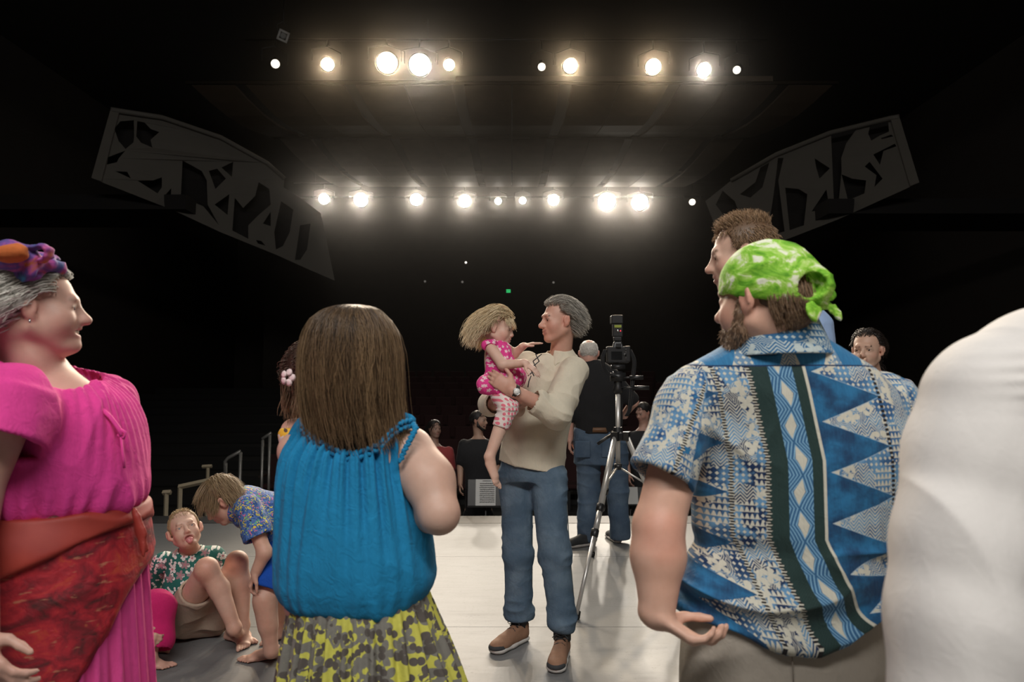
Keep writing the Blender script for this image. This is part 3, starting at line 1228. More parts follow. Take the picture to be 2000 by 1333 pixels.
def face_marks(H, base, lips=(0.42, 0.17, 0.15), brow=(0.10, 0.07, 0.05), bst=0.85, cheek=0.35, lid=0.3):
    P, z = H.P, H.s
    b = np.asarray(base)
    red = b * np.array([1.02, 0.72, 0.70])
    m = []
    for g in (-1, 1):
        m.append((P(.060, g * .045, -.030), P(.055, g * .050, -.035), .024 * z, red, cheek))
        m.append((P(.090, g * .016, .021), P(.078, g * .047, .023), .0048 * z, brow, bst))
        m.append((P(.0885, g * .020, .008), P(.083, g * .046, .005), .0035 * z, np.asarray(brow) * .6, lid + .3))
        m.append((P(-.005, g * .085, -.002), P(-.005, g * .085, -.01), .03 * z, red, .45))
    m.append((P(.112, 0, -.030), P(.108, 0, -.032), .014 * z, red, .45))
    m.append((P(.094, -.020, -.0565), P(.094, .020, -.0565), .0065 * z, lips, .75))
    m.append((P(.092, -.018, -.0705), P(.092, .018, -.0705), .0075 * z, lips, .75))
    m.append((P(.0955, -.012, -.0635), P(.0955, .012, -.0635), .0022 * z, np.asarray(lips) * .4, .7))
    return m


def hand(S, wrist, d, palm, s=1.0, curl=0.35, spread=0.0, thumb='left', thumb_in=0.3, k=0.005):
    """a palm and five fingers; d runs along the fingers, palm is the side they curl to; thumb = which way it leaves, as a vector"""
    d = unit(d)
    n = unit(np.asarray(palm, float) - d * np.dot(palm, d))
    t = np.cross(d, n)
    if np.dot(t, thumb) < 0:
        t = -t
    w = np.asarray(wrist, float)
    a = w + d * .012 * s
    b = w + d * .085 * s
    S.cap(w - d * .02 * s, a, .024 * s, .020 * s, .012 * s, (t, 1.35))
    S.cap(a, b, .0150 * s, .0140 * s, .010 * s, (t, 2.55))
    tips = []
    for off, ln, r in ((.0285, .074, .0088), (.0095, .083, .0092), (-.0095, .078, .0088), (-.0275, .061, .0078)):
        p = w + d * (.086 - abs(off - .009) * .22) * s + t * off * s
        ang = 0.15 + curl * 0.6
        q = p
        dd = unit(d + t * off * spread * 30)
        for i, fr in enumerate((.45, .30, .25)):
            e = dd * math.cos(ang) + n * math.sin(ang)
            q2 = q + e * ln * fr * s
            S.cap(q, q2, r * s * (1 - .08 * i), r * s * (.95 - .10 * i), k if i else k * 1.6)
            q = q2
            ang += curl * (1.15 if i == 0 else .8)
        tips.append(q)
    p = w + d * .022 * s + t * .026 * s + n * .004 * s
    e1 = unit(d * .62 + t * (.75 - thumb_in * .5) + n * (.25 + thumb_in * .6))
    e2 = unit(d * .85 + t * (.30 - thumb_in * .6) + n * (.25 + thumb_in * .4))
    q1 = p + e1 * .040 * s
    q2 = q1 + e2 * .032 * s
    q3 = q2 + unit(e2 + d * .2) * .024 * s
    S.cap(p, q1, .0165 * s, .0115 * s, .012 * s)
    S.cap(q1, q2, .0105 * s, .0098 * s, k)
    S.cap(q2, q3, .0098 * s, .0080 * s, k)
    return tips


def foot(S, ankle, heel, toe_dir, s=1.0, up=(0, 0, 1), inner=None, k=0.012):
    """bare foot: heel, arch, ball and five toes"""
    f = unit(toe_dir)
    u = unit(np.asarray(up, float) - f * np.dot(up, f))
    side = np.cross(f, u)
    if inner is not None and np.dot(side, inner) < 0:
        side = -side
    h = np.asarray(heel, float)
    ball = h + f * .150 * s
    S.ell(h + u * .030 * s, np.array([.034, .029, .031]) * s, np.array([f, side, u]), .015 * s)
    S.cap(h + u * .026 * s, ball + u * .018 * s, .026 * s, .019 * s, .02 * s, (side, 1.85))
    S.cap(ankle, h + f * .105 * s + u * .034 * s, .033 * s, .022 * s, .03 * s, (side, 1.15))
    S.cap(ankle, h + u * .045 * s, .032 * s, .028 * s, .02 * s)
    for g in (-1, 1):
        S.ell(np.asarray(ankle) + side * g * .030 * s - u * .004 * s, np.array([.012] * 3) * s, None, .012 * s)
    for off, ln, r in ((.029, .058, .0135), (.010, .050, .0095), (-.006, .043, .009), (-.020, .036, .0085), (-.033, .028, .0085)):
        p = ball + side * off * s + u * .014 * s - f * abs(off - .02) * .35 * s
        m_ = p + f * ln * .6 * s + u * .003 * s
        q = p + f * ln * s - u * .004 * s
        S.cap(p, m_, r * s, r * .95 * s, k * .5 * s)
        S.cap(m_, q, r * .95 * s, r * .9 * s, k * .3 * s)


def finish(name, S, mat, root, disp=None, tint=None, marks=(), smooth=2, pat=None, post=None):
    V, F = S.mesh(smooth)
    V0 = V
    if disp is not None:
        N = normals_of(V, F)
        V = V + N * disp(V, N)[:, None]
    if post is not None:
        V = post(V)
    o = np.array(root.location)
    me = mesh_from(name, V - o, F)
    if tint is not None:
        set_col(me, 'tint', tint(V) if callable(tint) else tint_paint(V, tint, marks))
    if pat is not None:
        set_vec(me, 'pat', pat(V0))
    return add_obj(name, me, mat, root)


def sub_obj(name, mb, mat, root, flat=False):
    """a world-space MB build re-based on root"""
    o = mb.build(name, mat, None, flat)
    loc = np.array(root.matrix_world.translation) if root.parent is None else None
    base = root
    off = np.zeros(3)
    while base is not None:
        off += np.array(base.location)
        base = base.parent
    n = len(o.data.vertices)
    co = np.empty(n * 3, np.float32)
    o.data.vertices.foreach_get('co', co)
    o.data.vertices.foreach_set('co', (co.reshape(-1, 3) - off).astype(np.float32).ravel())
    o.parent = root
    return o


def world_eyes(H, root, iris=None, look=(0, 0)):
    H2 = Head(H.c - np.array(root.location), (1, 0, 0), H.s)
    H2.R = H.R
    H2.eyes(root, iris, look)


class Hair:
    """strands grown from the scalp: marched along a comb direction, kept outside the skull, falling under their weight"""

    def __init__(s, H, seed=1):
        s.H, s.rng = H, np.random.RandomState(seed)
        s.paths, s.rad, s.cols = [], [], []

    def grow(s, n, region, comb, length, m=12, grav=0.5, lift=0.004, curl=0.0, curl_f=30.0, rad=0.0011, jitter=0.15, col=(0.2, 0.15, 0.1), var=0.3, tipcol=None, lenvar=0.25, spread=0.0, keep=None, clump=0.0):
        rng, H = s.rng, s.H
        d = rng.normal(size=(n * 8, 3))
        d /= np.linalg.norm(d, axis=1, keepdims=True)
        p = H.ell_surface(d, 0.004)
        p = p[region(p)][:n]
        if not len(p):
            return s
        n = len(p)
        L = length * (1 - lenvar * rng.rand(n)) if np.isscalar(length) else length(p) * (1 - lenvar * rng.rand(n))
        gdir = H.R @ np.array([0, 0, -1.0])
        c = np.array([-.012, 0, .032])
        r0 = np.array([.094, .074, .084])
        off = rng.rand(n, 1) * lift + .004
        jit = rng.normal(size=(n, 3)) * jitter
        ph = rng.rand(n) * 6.28
        pts = [p]
        for i in range(m - 1):
            w = i / (m - 1)
            dv = comb(p) * (1 - grav * w) + gdir * grav * w + jit * (0.3 + w)
            if spread:
                out = (p - c)
                out[:, 2] = 0
                dv = dv + spread * w * out / (np.linalg.norm(out, axis=1, keepdims=True) + 1e-6)
            if curl:
                dv = dv + curl * np.stack([np.sin(curl_f * w + ph), np.cos(curl_f * w * 1.1 + ph), 0.3 * np.sin(curl_f * w * .7 + ph)], 1)
            dv /= np.linalg.norm(dv, axis=1, keepdims=True) + 1e-9
            p = p + dv * (L / (m - 1))[:, None]
            q = (p - c) / (r0 + off)
            rr = np.linalg.norm(q, axis=1, keepdims=True)
            p = np.where(rr < 1, c + (p - c) / np.maximum(rr, .2), p)
            if keep is not None:
                p = keep(p)
            pts.append(p)
        A = np.stack(pts, 1)
        s.paths.append(H.c + H.s * (A @ H.R))
        t = np.linspace(0, 1, m)
        s.rad.append(np.tile(rad * H.s * (1.0 - 0.75 * t ** 2), (n, 1)) * (0.7 + 0.6 * rng.rand(n, 1)))
        cc = np.asarray(col) * (1 + var * (rng.rand(n, 1) * 2 - 1))
        tc = cc if tipcol is None else np.asarray(tipcol) * (1 + var * (rng.rand(n, 1) * 2 - 1))
        s.cols.append(cc[:, None, :] * (1 - t[None, :, None]) + tc[:, None, :] * t[None, :, None])
        return s

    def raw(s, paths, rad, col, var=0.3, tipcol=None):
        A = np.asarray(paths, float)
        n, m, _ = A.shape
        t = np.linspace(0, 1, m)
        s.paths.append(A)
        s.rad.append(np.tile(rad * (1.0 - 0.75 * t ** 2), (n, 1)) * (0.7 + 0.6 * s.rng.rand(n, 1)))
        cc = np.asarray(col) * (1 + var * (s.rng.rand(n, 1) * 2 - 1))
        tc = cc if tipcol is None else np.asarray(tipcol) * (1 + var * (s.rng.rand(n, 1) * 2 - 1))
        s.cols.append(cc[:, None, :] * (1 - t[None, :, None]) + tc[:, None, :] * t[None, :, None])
        return s

    def build(s, name, root, mat=None, base=None, base_col=None):
        o = np.array(root.location)
        Vs, Fs, Cs = [], [], []
        n0 = 0
        for A, r, c in zip(s.paths, s.rad, s.cols):
            V, F = tubes(A, r, 3)
            Vs.append(V - o)
            Cs.append(np.repeat(c.reshape(-1, 3), 3, 0))
            Fs += [f + n0 for f in F]
            n0 += len(V)
        if base is not None:
            V, F = base
            Vs.append(V - o)
            Cs.append(np.tile(np.asarray(base_col), (len(V), 1)) if np.ndim(base_col) == 1 else base_col)
            Fs.append(F + n0)
        me = mesh_from(name, np.concatenate(Vs), Fs)
        set_col(me, 'tint', np.clip(np.concatenate(Cs), 0, 1))
        return add_obj(name, me, mat or M_HAIR, root)


def scalp_base(H, region_cut, grow=0.006, h=0.004):
    """thin hair mass over the cranium; region_cut = list of (local point, local normal) planes that cut it away"""
    r = 0.14 * H.s
    S = Field(H.c - r, H.c + r, h * max(.7, H.s))
    S.ell(H.P(-.012, 0, .032), (np.array([.094, .074, .084]) + grow) * H.s, H.R, 0)
    for p, nrm in region_cut:
        S.plane(H.P(*p), H.R.T @ np.asarray(nrm, float))
    return S.mesh(2)


def px_sections(rows, Y, cy=None):
    """rows (py, px_left, px_right, half depth[, y offset]) -> loft sections on the plane y=Y"""
    out = []
    for r in rows:
        a, b = at(r[1], r[0], Y), at(r[2], r[0], Y)
        out.append((a[2], (a[0] + b[0]) / 2, Y + (r[4] if len(r) > 4 else 0), (b[0] - a[0]) / 2, r[3]))
    return out


def folds(*layers):
    """layers (amp, (sx,sy,sz), mode) -> displacement of cloth; long soft creases from stretched noise"""
    def f(V, N):
        d = np.zeros(len(V))
        for a, sc3, mode in layers:
            Q = V * np.asarray(sc3)
            if mode == 'r':
                q = ridged(Q)
                d += a * (np.clip(q, -.2, 1) ** 2)
            else:
                d += a * vnoise(Q)
        return d
    return f


def shoe(root, heel, toe_dir, L, mats, height=0.085, laces=True, w=1.0, accent=None):
    """heel = ground point under the heel; mats = (upper, sole, accent)"""
    f = unit(np.array([toe_dir[0], toe_dir[1], 0]))
    sd = np.array([-f[1], f[0], 0])
    u = V3(0, 0, 1)
    h = np.asarray(heel, float)
    R = np.array([f, sd, u])
    lo = np.minimum(h, h + f * L) - .10
    hi = np.maximum(h, h + f * L) + np.array([.10, .10, .16])
    q = L / 0.30
    S = Field(lo, hi, .0045)
    S.cap(h + f * .05 * q + u * .045, h + f * .20 * q + u * .038, .036 * w, .038 * w, .02, (sd, 1.12))
    S.ell(h + f * .235 * q + u * .034, (.062 * q, .046 * w, .032), R, .02)
    S.cap(h + f * .055 * q + u * .05, h + f * .05 * q + u * height, .036 * w, .040 * w, .02)
    S.cap(h + f * .09 * q + u * .085, h + f * .19 * q + u * .050, .024 * w, .024 * w, .02, (sd, 1.25))
    S.plane(h + u * (height + .018), u)
    S.plane(h + u * .022, -u)
    S.cap(h + f * .055 * q + u * (height - .01), h + f * .05 * q + u * (height + .05), .030 * w, .034 * w, 0.0, None, 'sub')
    up = finish('shoe', S, mats[0], root, smooth=2)
    S = Field(lo, hi, .0045)
    S.cap(h + f * .045 * q + u * .016, h + f * .16 * q + u * .016, .041 * w, .042 * w, .02, (u, .5))
    S.cap(h + f * .16 * q + u * .016, h + f * .245 * q + u * .018, .043 * w, .050 * w, .02, (u, .45))
    S.plane(h + u * .001, -u)
    S.plane(h + u * .030, u)
    so = finish('sole', S, mats[1], up.parent, smooth=1)
    so.parent = up
    if len(mats) > 2:
        S = Field(lo, hi, .0045)
        S.ell(h + f * .243 * q + u * .030, (.058 * q, .0475 * w, .029), R, .01)
        S.plane(h + f * .245 * q + u * .034, unit(-f * .9 + u * .5))
        S.plane(h + u * .024, -u)
        t = finish('toe_cap', S, mats[2], up.parent, smooth=1)
        t.parent = up
    if laces:
        m = MB()
        for i in range(4):
            c = h + f * (.115 + .024 * i) * q + u * (.104 - .013 * i)
            m.tube([c - sd * .026 - u * .010, c - sd * .012 + f * .004, c + sd * .012 - f * .004, c + sd * .026 - u * .010], .0032, 6)
        c = h + f * .108 * q + u * .110
        for g in (-1, 1):
            m.tube([c, c + sd * g * .022 + u * .012, c + sd * g * .040 + f * .012, c + sd * g * .024 + f * .018 - u * .004, c], .0024, 6)
        lo_ = sub_obj('laces', m, mats[3] if len(mats) > 3 else mats[1], root)
        lo_.parent = up
    return up


def wrinkle(V, M, p=3.0, off=0.0):
    """thin raised creases: sharp ridges of noise stretched by the matrix or vector M"""
    Q = V * np.asarray(M) if np.ndim(M) == 1 else V @ np.asarray(M)
    Q = Q + off + 0.35 * vnoise(Q * 0.6 + 11)[:, None]
    return (1 - np.abs(vnoise(Q))) ** p - 0.35


def collar(name, root, c, up, front, mat, r0=.066, r1=.096, drop=.050, rise=.030, gap=.5, pat=None, disp=None, point=0.03):
    """fold-down shirt collar round the neck, open at the front"""
    up, fw = unit(up), unit(front)
    fw = unit(fw - up * np.dot(fw, up))
    sd = np.cross(up, fw)
    S = Field(c - .16, c + .16, .0038)
    S.cap(c + up * rise, c - up * drop, r0, r1, 0, None, 'add', True)
    for g in (-1, 1):
        a = c + fw * (r1 * .72) + sd * g * r1 * .52 - up * drop * .55
        S.cap(a + up * .02 - fw * .02, a - up * point + fw * .02 + sd * g * .004, .020, .006, .012, (unit(fw + sd * g * .7), .5))
    S.cap(c + up * (rise + .02), c - up * (drop + .01), r0 - .012, r1 - .013, 0, None, 'sub', True)
    S.cap(c + up * .09, c - up * .12, r0 - .012, r0 - .012, 0, None, 'sub', True)
    p0 = c + fw * r1 * .8 - up * .12
    S.cap(p0 + fw * .02, c + fw * r0 * 1.0 + up * (rise + .05), .05 * gap, .028 * gap, .004, (fw, 2.5), 'sub')
    return finish(name, S, mat, root, disp, smooth=1, pat=pat)


def mantle(hair, rows, Y, n, m=18, rad=.0013, col=(.1, .06, .03), tip=None, var=.4, ang=(-2.2, 2.2), jit=.05, end=(.75, 1.0), face=(0, -1), wave=0.0, wave_f=9.0, scale=(.95, 1.04), flick=0.0):
    """long hair hanging from a crown: strands run down the outside of a lofted envelope; rows (py, px_left, px_right, half depth, y offset), crown first"""
    rng = hair.rng
    S = np.array(px_sections(rows, Y))
    t = np.linspace(0, 1, len(S))
    a = rng.uniform(ang[0], ang[1], n)
    e = rng.uniform(end[0], end[1], n)
    k = rng.uniform(scale[0], scale[1], n)
    q = np.linspace(0, 1, m)[None, :] * e[:, None]
    g = [np.interp(q, t, S[:, j]) for j in range(5)]
    fa = math.atan2(face[1], face[0])
    A = a[:, None] + jit * np.cumsum(rng.normal(size=(n, m)), 1) * .5 + fa + wave * np.sin(wave_f * q + rng.rand(n, 1) * 6.3)
    kk = k[:, None] * (1 + flick * q ** 3 * rng.uniform(-.3, 1, (n, 1))) + .02 * np.sin(q * 7 + rng.rand(n, 1) * 6)
    X = g[1] + g[3] * kk * np.cos(A)
    Yy = g[2] + g[4] * kk * np.sin(A)
    Z = g[0] + .006 * rng.normal(size=(n, 1)) * q
    hair.raw(np.stack([X, Yy, Z], -1), rad, col, var, tip)
    return hair

PEOPLE = []


def denim(name, color=(0.085, 0.135, 0.195), fade=(0.27, 0.36, 0.44)):
    m = Mat(name, color, 0.85)
    c = m.coord()
    x, y, z = m.xyz(c)
    n = m.noise(c, 6, 4)
    tw = m.noise(m.comb(x * 1.0 + z * 0.7, y + z * 0.5, z * 0.5), 420, 2)
    col = m.mix(n.ss(0.35, 0.75) * 0.55, color, fade)
    col = m.mix(tw * 0.5, col, tuple(q * 0.55 for q in color))
    m.color(col)
    crinkle(m, c, 0.012, tw)
    m.b.inputs['Specular IOR Level'].default_value = 0.2
    return m.m


M_JEANS = denim('blue_denim')
M_JEANS2 = denim('dark_denim', (0.07, 0.11, 0.17), (0.18, 0.25, 0.33))
M_CREAM = cloth('cream_knit', (0.62, 0.56, 0.44), 0.08)
M_CREAM2 = cloth('cream_undershirt', (0.50, 0.45, 0.32), 0.08)
M_BLACKCLOTH = cloth('black_cloth', (0.013, 0.013, 0.014), 0.2)
M_LEATHER_BROWN = plain('tan_suede', (0.26, 0.14, 0.085), 0.8, 0.15, 60, 0.3)
M_SOLE_WHITE = plain('pale_sole', (0.55, 0.53, 0.50), 0.6)
M_SOLE_BLACK = plain('black_sole', (0.02, 0.02, 0.02), 0.6)
M_SHOE_GREY = plain('charcoal_mesh', (0.035, 0.037, 0.04), 0.8, 0.2, 200, 0.3)
M_WATCHFACE = plain('watch_face', (0.8, 0.8, 0.76), 0.2)
M_STEELPOL = plain('polished_steel', (0.6, 0.6, 0.6), 0.2, Metallic=1.0)
M_BELT = plain('brown_belt', (0.13, 0.06, 0.025), 0.5)
SK_FAIR = np.array([0.66, 0.45, 0.36])
SK_TAN = np.array([0.56, 0.35, 0.26])
SK_RUDDY = np.array([0.58, 0.34, 0.26])


def pink_print():
    m = Mat('pink_flower_print', (0.78, 0.05, 0.28), 0.75)
    c = m.coord()
    x, y, z = m.xyz(c)
    uv = m.comb(x + y * 0.6, z)
    f, r, _ = m.flower(uv, 34, 5, 0.36, 0.6)
    n = m.noise(c, 25, 3)
    col = m.mix(n, (0.62, 0.025, 0.20), (0.82, 0.06, 0.32))
    col = m.mix(f * 0.85, col, (0.85, 0.70, 0.70))
    m.color(col)
    crinkle(m, c, 0.006)
    return m.m


def dots_print():
    m = Mat('dotted_legging', (0.75, 0.66, 0.62), 0.8)
    c = m.coord()
    x, y, z = m.xyz(c)
    v = m.voro(m.comb(x + y * 0.7, z), 42, 'F1', 0.35)
    d = E(m, v.outputs['Distance'])
    m.color(m.mix(d.lt(0.33), (0.75, 0.66, 0.62), (0.70, 0.16, 0.22)))
    return m.m


# ---------------------------------------------------------------- the man holding the girl
def build_man():
    Y = 3.75
    base = ground(1045, 1268)
    root = empty('person', (base[0], base[1], 0))
    H = Head(at(1093, 627, 3.70), (-0.94, -0.34, -0.02), 1.0)
    neckb = at(1094, 700, 3.76)
    # joints
    shL, elL, wrL = at(1120, 726, 3.64), at(1086, 806, 3.44), at(1000, 762, 3.38)
    shR, elR, wrR = at(1030, 712, 3.88), at(957, 790, 3.74), at(992, 786, 3.50)
    hipR, knR, anR = at(1008, 930, 3.80), at(1012, 1085, 3.76), V3(*at(1014, 1215, 3.77))
    hipL, knL, anL = at(1070, 930, 3.74), at(1083, 1085, 3.64), V3(*at(1098, 1222, 3.58))
    lo = np.array([at(930, 1250, 3.6)[0], 3.2, -0.01])
    hi = np.array([at(1160, 600, 3.7)[0], 4.1, 1.88])
    S = Field(lo, hi, 0.0042)
    H.sculpt(S, neckb, 0.056, jaw=1.02, nose=1.15, mouth='closed', chin=1.05)
    tr = at(1060, 800, 3.78)
    S.loft([(0.98, at(1040, 905, 3.78)[0], 3.78, .13, .09), (1.15, tr[0], 3.78, .13, .09), (1.42, at(1075, 735, 3.78)[0], 3.78, .15, .085), (1.50, neckb[0], 3.77, .07, .06)], 0.02)
    S.chain([shL, elL, wrL], [.052, .044, .030], .02)
    S.chain([shR, elR, wrR], [.050, .043, .030], .02)
    for a, b, c in ((hipR, knR, anR), (hipL, knL, anL)):
        S.chain([a, b, c], [.075, .052, .038], .02)
    # left hand spread against the girl's back, right hand under her thighs
    hand(S, wrL, at(962, 737, 3.40) - wrL, (0.1, 0.9, -0.1), 1.02, 0.30, 0.0, (0, -0.1, 1), 0.0)
    hand(S, wrR, at(1030, 796, 3.36) - wrR, (0.1, 0.4, 0.6), 1.0, 0.35, 0, (0, -1, 0.4), 0.2)
    skin = SK_RUDDY
    mk = face_marks(H, skin, (0.36, 0.15, 0.13), (0.16, 0.12, 0.09))
    finish('body', S, M_SKIN, root, tint=skin, marks=mk)
    world_eyes(H, root, M_IRIS_D, (0, -0.1))
    # jeans
    S = Field(np.array([lo[0], 3.35, 0]), np.array([hi[0], 4.05, 1.08]), 0.0048)
    S.loft([(0.86, at(1040, 948, Y)[0], Y + .02, .155, .115), (0.97, at(1039, 910, Y)[0], Y + .02, .165, .12), (1.05, at(1040, 885, Y)[0], Y + .02, .16, .115)], 0.03)
    S.cap(hipR, knR, .098, .076, .04)
    S.cap(knR, anR + V3(0, 0, .02), .074, .072, .03)
    S.cap(hipL, knL, .100, .080, .04)
    S.cap(knL, anL + V3(0, 0, .015), .077, .068, .03)
    S.plane((0, 0, 0.125), (0, 0, -1))
    for q in (anR, anL):
        S.cap(q + V3(0, 0, .0), q - V3(0, 0, .08), .048, .05, 0, None, 'sub')

    def jd(V, N):
        z = V[:, 2]
        near = np.exp(-((z - 0.52) / 0.10) ** 2) + 1.3 * np.exp(-((z - 0.17) / 0.07) ** 2) + 0.7 * np.exp(-((z - 0.86) / 0.08) ** 2) + 0.25
        return 0.009 * near * ridged(V * np.array([6, 6, 19]) + 3) + 0.006 * vnoise(V * np.array([9, 9, 3]))
    jo = finish('jeans', S, M_JEANS, root, jd)
    # seams down the outer legs
    sm = MB()
    for a, b, c, r in ((hipL, knL, anL, .082), (hipR, knR, anR, .078)):
        off = V3(0.98, -0.2, 0)
        sm.tube([a + off * (r + .012), lerp(a, b, .5) + off * (r + .006), b + off * r, lerp(b, c, .6) + off * (r - .006)], .0025, 5)
    sub_obj('seam', sm, plain('denim_thread', (0.16, 0.17, 0.16), 0.8), root)
    # shirt
    S = Field(np.array([lo[0] - .02, 3.25, 0.85]), np.array([hi[0] + .02, 4.08, 1.62]), 0.0045)
    rows = [(692, 1052, 1128, .075, .02), (706, 1024, 1136, .10, .02), (735, 1006, 1136, .125, .02), (790, 992, 1124, .135, .02), (850, 981, 1111, .14, .02), (905, 974, 1104, .14, .02), (945, 972, 1102, .135, .02)]
    S.loft(px_sections(rows, Y), 0.01, n=2.3)
    cufL = lerp(elL, wrL, 0.42)
    S.cap(shL, elL, .082, .074, .035)
    S.cap(elL + (elL - shL) * .03, cufL, .076, .064, .03)
    cufR = lerp(elR, wrR, 0.25)
    S.cap(shR, elR, .075, .066, .03)
    S.cap(elR, cufR, .064, .060, .02)
    S.cap(cufL - unit(wrL - elL) * .02, cufL + unit(wrL - elL) * .012, .067, .068, .008, None, 'add', True)
    S.cap(cufR - unit(wrR - elR) * .02, cufR + unit(wrR - elR) * .012, .063, .064, .008, None, 'add', True)
    S.cap(cufL - unit(wrL - elL) * .045, cufL + unit(wrL - elL) * .16, .052, .060, 0.004, None, 'sub', True)
    S.cap(cufR - unit(wrR - elR) * .03, cufR + unit(wrR - elR) * .12, .050, .056, 0.004, None, 'sub', True)
    # hem slopes a little; hollow underneath
    ha, hb = at(972, 906, Y - .12), at(1098, 930, Y - .12)
    n_ = np.cross(hb - ha, V3(0.05, 1, 0.04))
    S.plane(ha, -n_ if n_[2] > 0 else n_)
    S.loft([(0.80, at(1040, 930, Y)[0], Y + .02, .165, .122), (0.95, at(1040, 930, Y)[0], Y + .02, .168, .125)], 0.0, 'sub')
    S.cap(H.P(0, 0, -.05), neckb - V3(0, 0, .03), .066, .066, .005, None, 'sub')

    def sd(V, N):
        d = 0.005 * vnoise(V * np.array([8, 8, 4])) + 0.006 * wrinkle(V, np.array([[9, 0, 3], [0, 9, 0], [7, 0, 4.]]), 3, 7)
        g = np.linalg.norm(V - elL, axis=1)
        d += 0.016 * np.exp(-(g / .15) ** 2) * wrinkle(V, np.array([[4, 0, 12], [0, 6, 0], [14, 0, 5.]]), 3)
        g = np.linalg.norm(V - shL - V3(-.06, -.05, -.09), axis=1)
        d += 0.014 * np.exp(-(g / .14) ** 2) * wrinkle(V, np.array([[9, 0, -9], [0, 5, 0], [9, 0, 9.]]), 3, 3)
        return d
    sh = finish('shirt', S, M_CREAM, root, sd)
    collar('collar', root, neckb + V3(0, 0, .022), (-.10, -.05, 1), (-.80, -.60, 0), M_CREAM, .068, .104, .045, .026, .75)
    ut = MB().lathe(neckb - V3(0, 0, .01), V3(-.12, -.08, 1), [(0, .073), (.028, .067), (.03, .06)], 24)
    sub_obj('undershirt', ut, M_CREAM2, root)
    # laced placket at the neck
    pm = MB()
    p0, p1 = at(1052, 692, 3.60), at(1037, 735, 3.55)
    for i in range(3):
        a = lerp(p0, p1, i / 3)
        b = lerp(p0, p1, (i + 1) / 3)
        sx = V3(.016, 0, 0)
        pm.tube([a - sx, b + sx], .003, 5).tube([a + sx, b - sx], .003, 5)
    pm.tube([p1, at(1033, 745, 3.53), at(1031, 757, 3.53)], .003, 5)
    sub_obj('neck_lace', pm, M_SHOE_GREY, root)
    # watch on the left wrist
    ax = unit(wrL - elL)
    wc = lerp(elL, wrL, 0.93)
    wr = MB().lathe(wc - ax * .010, ax, [(0, .0345), (.004, .0365), (.018, .0365), (.022, .0345)], 24)
    wo = sub_obj('watch_strap', wr, M_SOLE_BLACK, root)
    nv = unit(np.array([0, 0, CAMH]) - wc)
    nv = unit(nv - ax * np.dot(nv, ax) + V3(0, 0, 0.1))
    q = sub_obj('watch_case', MB().lathe(wc + nv * .033, nv, [(0, .018), (.009, .019), (.0095, .0165), (.0085, .016)], 20), M_STEELPOL, root)
    q.parent = wo
    q = sub_obj('watch_face', MB().lathe(wc + nv * .0405, nv, [(0, .0155), (.0014, .0155), (.0016, .001)], 20), M_WATCHFACE, root)
    q.parent = wo
    # shoes
    mats = (M_LEATHER_BROWN, M_SOLE_WHITE, M_SHOE_GREY, M_SOLE_BLACK)
    hr = anR.copy(); hr[2] = 0
    shoe(root, hr + V3(.045, .045, 0), (-0.62, -0.78), .305, mats)
    hl = anL.copy(); hl[2] = 0
    shoe(root, hl + V3(.012, .055, 0), (-0.22, -0.97), .305, mats)
    # ankle socks and shoe collars
    for q in (anR, anL):
        sub_obj('sock', MB().lathe((q[0], q[1], .08), (0, 0, 1), [(0, .045), (.08, .046)], 16), M_SHOE_GREY, root)
    # hair: grey, swept back in waves and longish at the neck
    hr_ = Hair(H, 3)
    reg = lambda p: ((p[:, 2] > .075) & (p[:, 0] > .02)) | ((p[:, 0] < .03) & (p[:, 2] > .030 + .5 * np.clip(p[:, 0], 0, 1))) | ((p[:, 0] < -.028) & (p[:, 2] > -.045))
    comb = lambda p: np.stack([-0.9 + 0 * p[:, 0], 0.25 * np.sign(p[:, 1]), 0.45 * (p[:, 0] > 0.03) - 0.45 * (p[:, 0] < -.01)], 1)
    hr_.grow(2600, reg, comb, .075, 10, .45, .026, .28, 7, .0011, .07, (0.30, 0.27, 0.225), .5, (0.44, 0.41, 0.36))
    bs = Field(H.c - .16, H.c + .16, .0035)
    bs.ell(H.P(-.014, 0, .036), np.array([.106, .086, .094]), H.R, 0)
    bs.cap(H.P(-.075, 0, .0), H.P(-.088, 0, -.062), .058, .042, .02, (H.R[1], 1.15))
    bs.plane(H.P(.052, 0, .078), H.R.T @ V3(.62, 0, -.78))
    bs.plane(H.P(.016, 0, .03), H.R.T @ V3(.99, 0, -.15), .01)
    for g in (-1, 1):
        bs.ell(H.P(.0, g * .085, -.012), (.032, .03, .036), H.R, .006, 'sub')
    bV, bF = bs.mesh(1)
    bN = normals_of(bV, bF)
    L_ = H.loc(bV)
    bV = bV + bN * (0.0055 * wrinkle(L_, np.array([16, 60, 42.]), 2))[:, None]
    hr_.build('hair', root, None, (bV, bF), (0.23, 0.205, 0.17))
    tag(root, 'grey-haired man in a cream shirt and blue jeans holding the little girl', 'person')


PEOPLE.append(('man', build_man))


